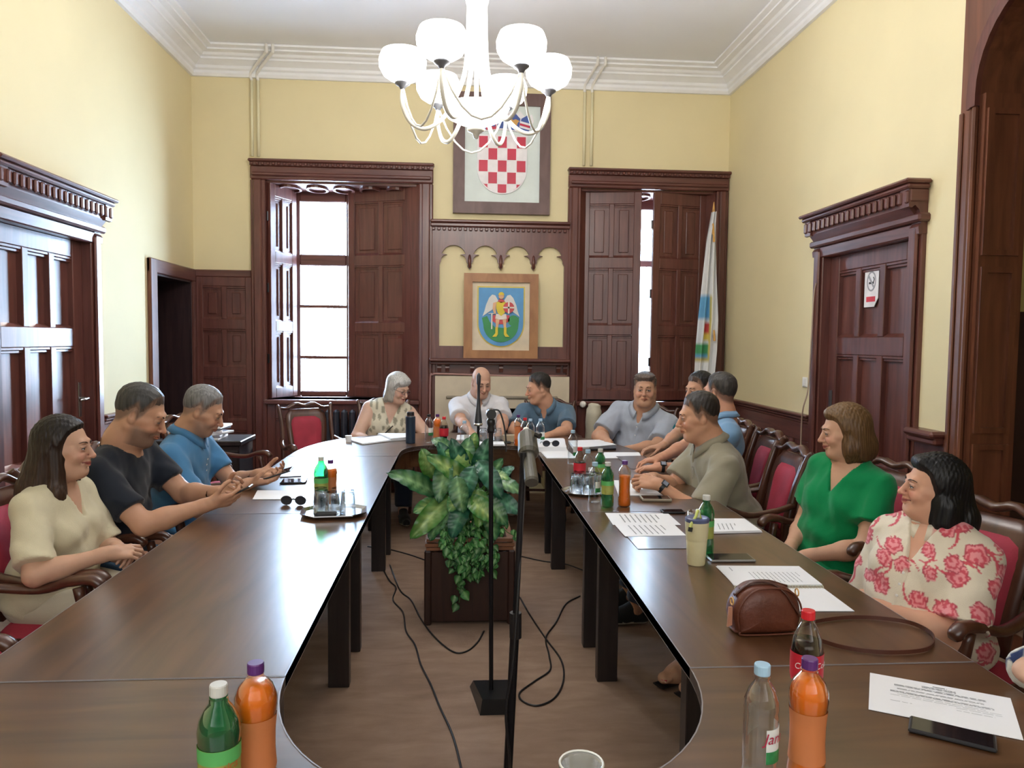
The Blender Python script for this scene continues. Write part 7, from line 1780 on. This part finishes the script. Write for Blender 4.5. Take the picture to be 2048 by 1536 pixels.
# 13 person cut by the right edge
p13 = person('person in a white blouse with navy leaf print, cut off by the right edge', (1.70, 1.52, 1.16), (1.80, 1.52, .55), 178, (180, -10), s=.98, hs=1.0, fem=True, fat=.5, skin=SK1, hair=(.05, .03, .02), hairstyle='bob', hairargs=BOB,
    hands=[(1.315, 1.60, .80), (1.46, 1.36, .80)], elbows=[n(.3, .5, -.8), n(.4, -.5, -.6)], handdir=[(n(-.05, -1, -.03), n(0, 0, -1), .35, .3), (n(-.6, .6, -.1), n(0, 0, -1), .5, .3)],
    shirt=(.72, .72, .66), pattern=navy_leaf, sleeve=1.97, neckline='v', res=.008, hres=.004, chair_at=(1.82, 1.52, 178), chair_label='wooden armchair at the near right, only its arm end near the frame')

# ---------------------------------------------------------------- things held or worn
def held_phone(c, d, nn, label, w=.075, l=.155, th=.008):
    c = Vector(c); d = Vector(d).normalized(); nn = Vector(nn); nn = (nn - nn.dot(d) * d).normalized(); x = d.cross(nn)
    t = thing('phone', label, 'phone', c); M = Matrix((x, d, nn)).transposed().to_4x4()
    MB().box((-w / 2, -l / 2, -th / 2), (w / 2, l / 2, th / 2), .003, M=M).build('body', BLACKP, t); MB().box((-w / 2 + .004, -l / 2 + .006, th / 2), (w / 2 - .004, l / 2 - .006, th / 2 + .0006), M=M).build('screen', plain('phone_glass', (.01, .01, .013), .06), t); return t
def mid(info, f=.075): 
    a, b = [np.array(W) for _, _, W, _ in info['arms']]; return Vector(info['O'] + (a + b) / 2)
m_ = mid(p2) + Vector((.09, .0, .022)); held_phone(m_, (.75, .05, .35), (-.45, 0, .8), 'dark phone held in both hands by the man in the black t-shirt')
m_ = mid(p3) + Vector((.10, .0, .02)); held_phone(m_, (.9, .1, .28), (-.28, 0, .9), 'dark tablet held above the table by the man in the blue polo', .16, .20)
# glasses of the woman in the dotted blouse
P = p4['P']; g = MB()
for q in (-1, 1):
    g.tube([P(q * .033 + .021 * math.cos(a), .098, .0 + .018 * math.sin(a)) for a in np.linspace(0, 2 * PI, 15)], .0016, 5); g.tube([P(q * .054, .096, .004), P(q * .080, .03, .004), P(q * .082, -.01, .0)], .0016, 5)
g.tube([P(-.012, .1, .003), P(.012, .1, .003)], .0016, 5); g.build('glasses', plain('glasses_metal', (.35, .35, .4), .2, .9), p4['root'])
# dark lanyard/strap across the dotted blouse
Q = p4['Q']; MB().tube([Vector(Q(x, y, t)) for x, y, t in ((-.02, .20, .74), (.04, .235, .60), (.10, .235, .44))], .013, 6, flat=.3).build('strap', BLACKP, p4['root'])

# ---------------------------------------------------------------- empty chairs
chair(-1.16, 6.33, math.radians(-60 - 90), 'empty red-backed armchair between the radiator and the table\'s curved corner')
chair(-1.70, 5.50, math.radians(-105), 'empty wooden armchair beyond the man in the blue polo shirt')
chair(-1.50, 2.45, math.radians(-90), 'empty wooden armchair nearest on the left, partly cut by the frame')
chair(1.72, 3.82 - .02, math.radians(98), 'spare')if False else None
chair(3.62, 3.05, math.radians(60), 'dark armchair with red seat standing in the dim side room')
# cream jacket/bag behind man 7
jk = MB(); jk.tube(smoothcurve([(1.20, 6.62, .02), (1.20, 6.62, .40), (1.21, 6.61, .75), (1.22, 6.6, .93), (1.225, 6.6, .99)], 4), [.09] * 5 + [.10] * 4 + [.11] * 4 + [.09] * 3 + [.05], 14, flat=.6)
tag(jk.build('rucksack', plain('cream_cloth', (.55, .50, .38), .8), smooth=True), 'tall cream cloth bag standing behind the man in the pale grey shirt', 'bag')
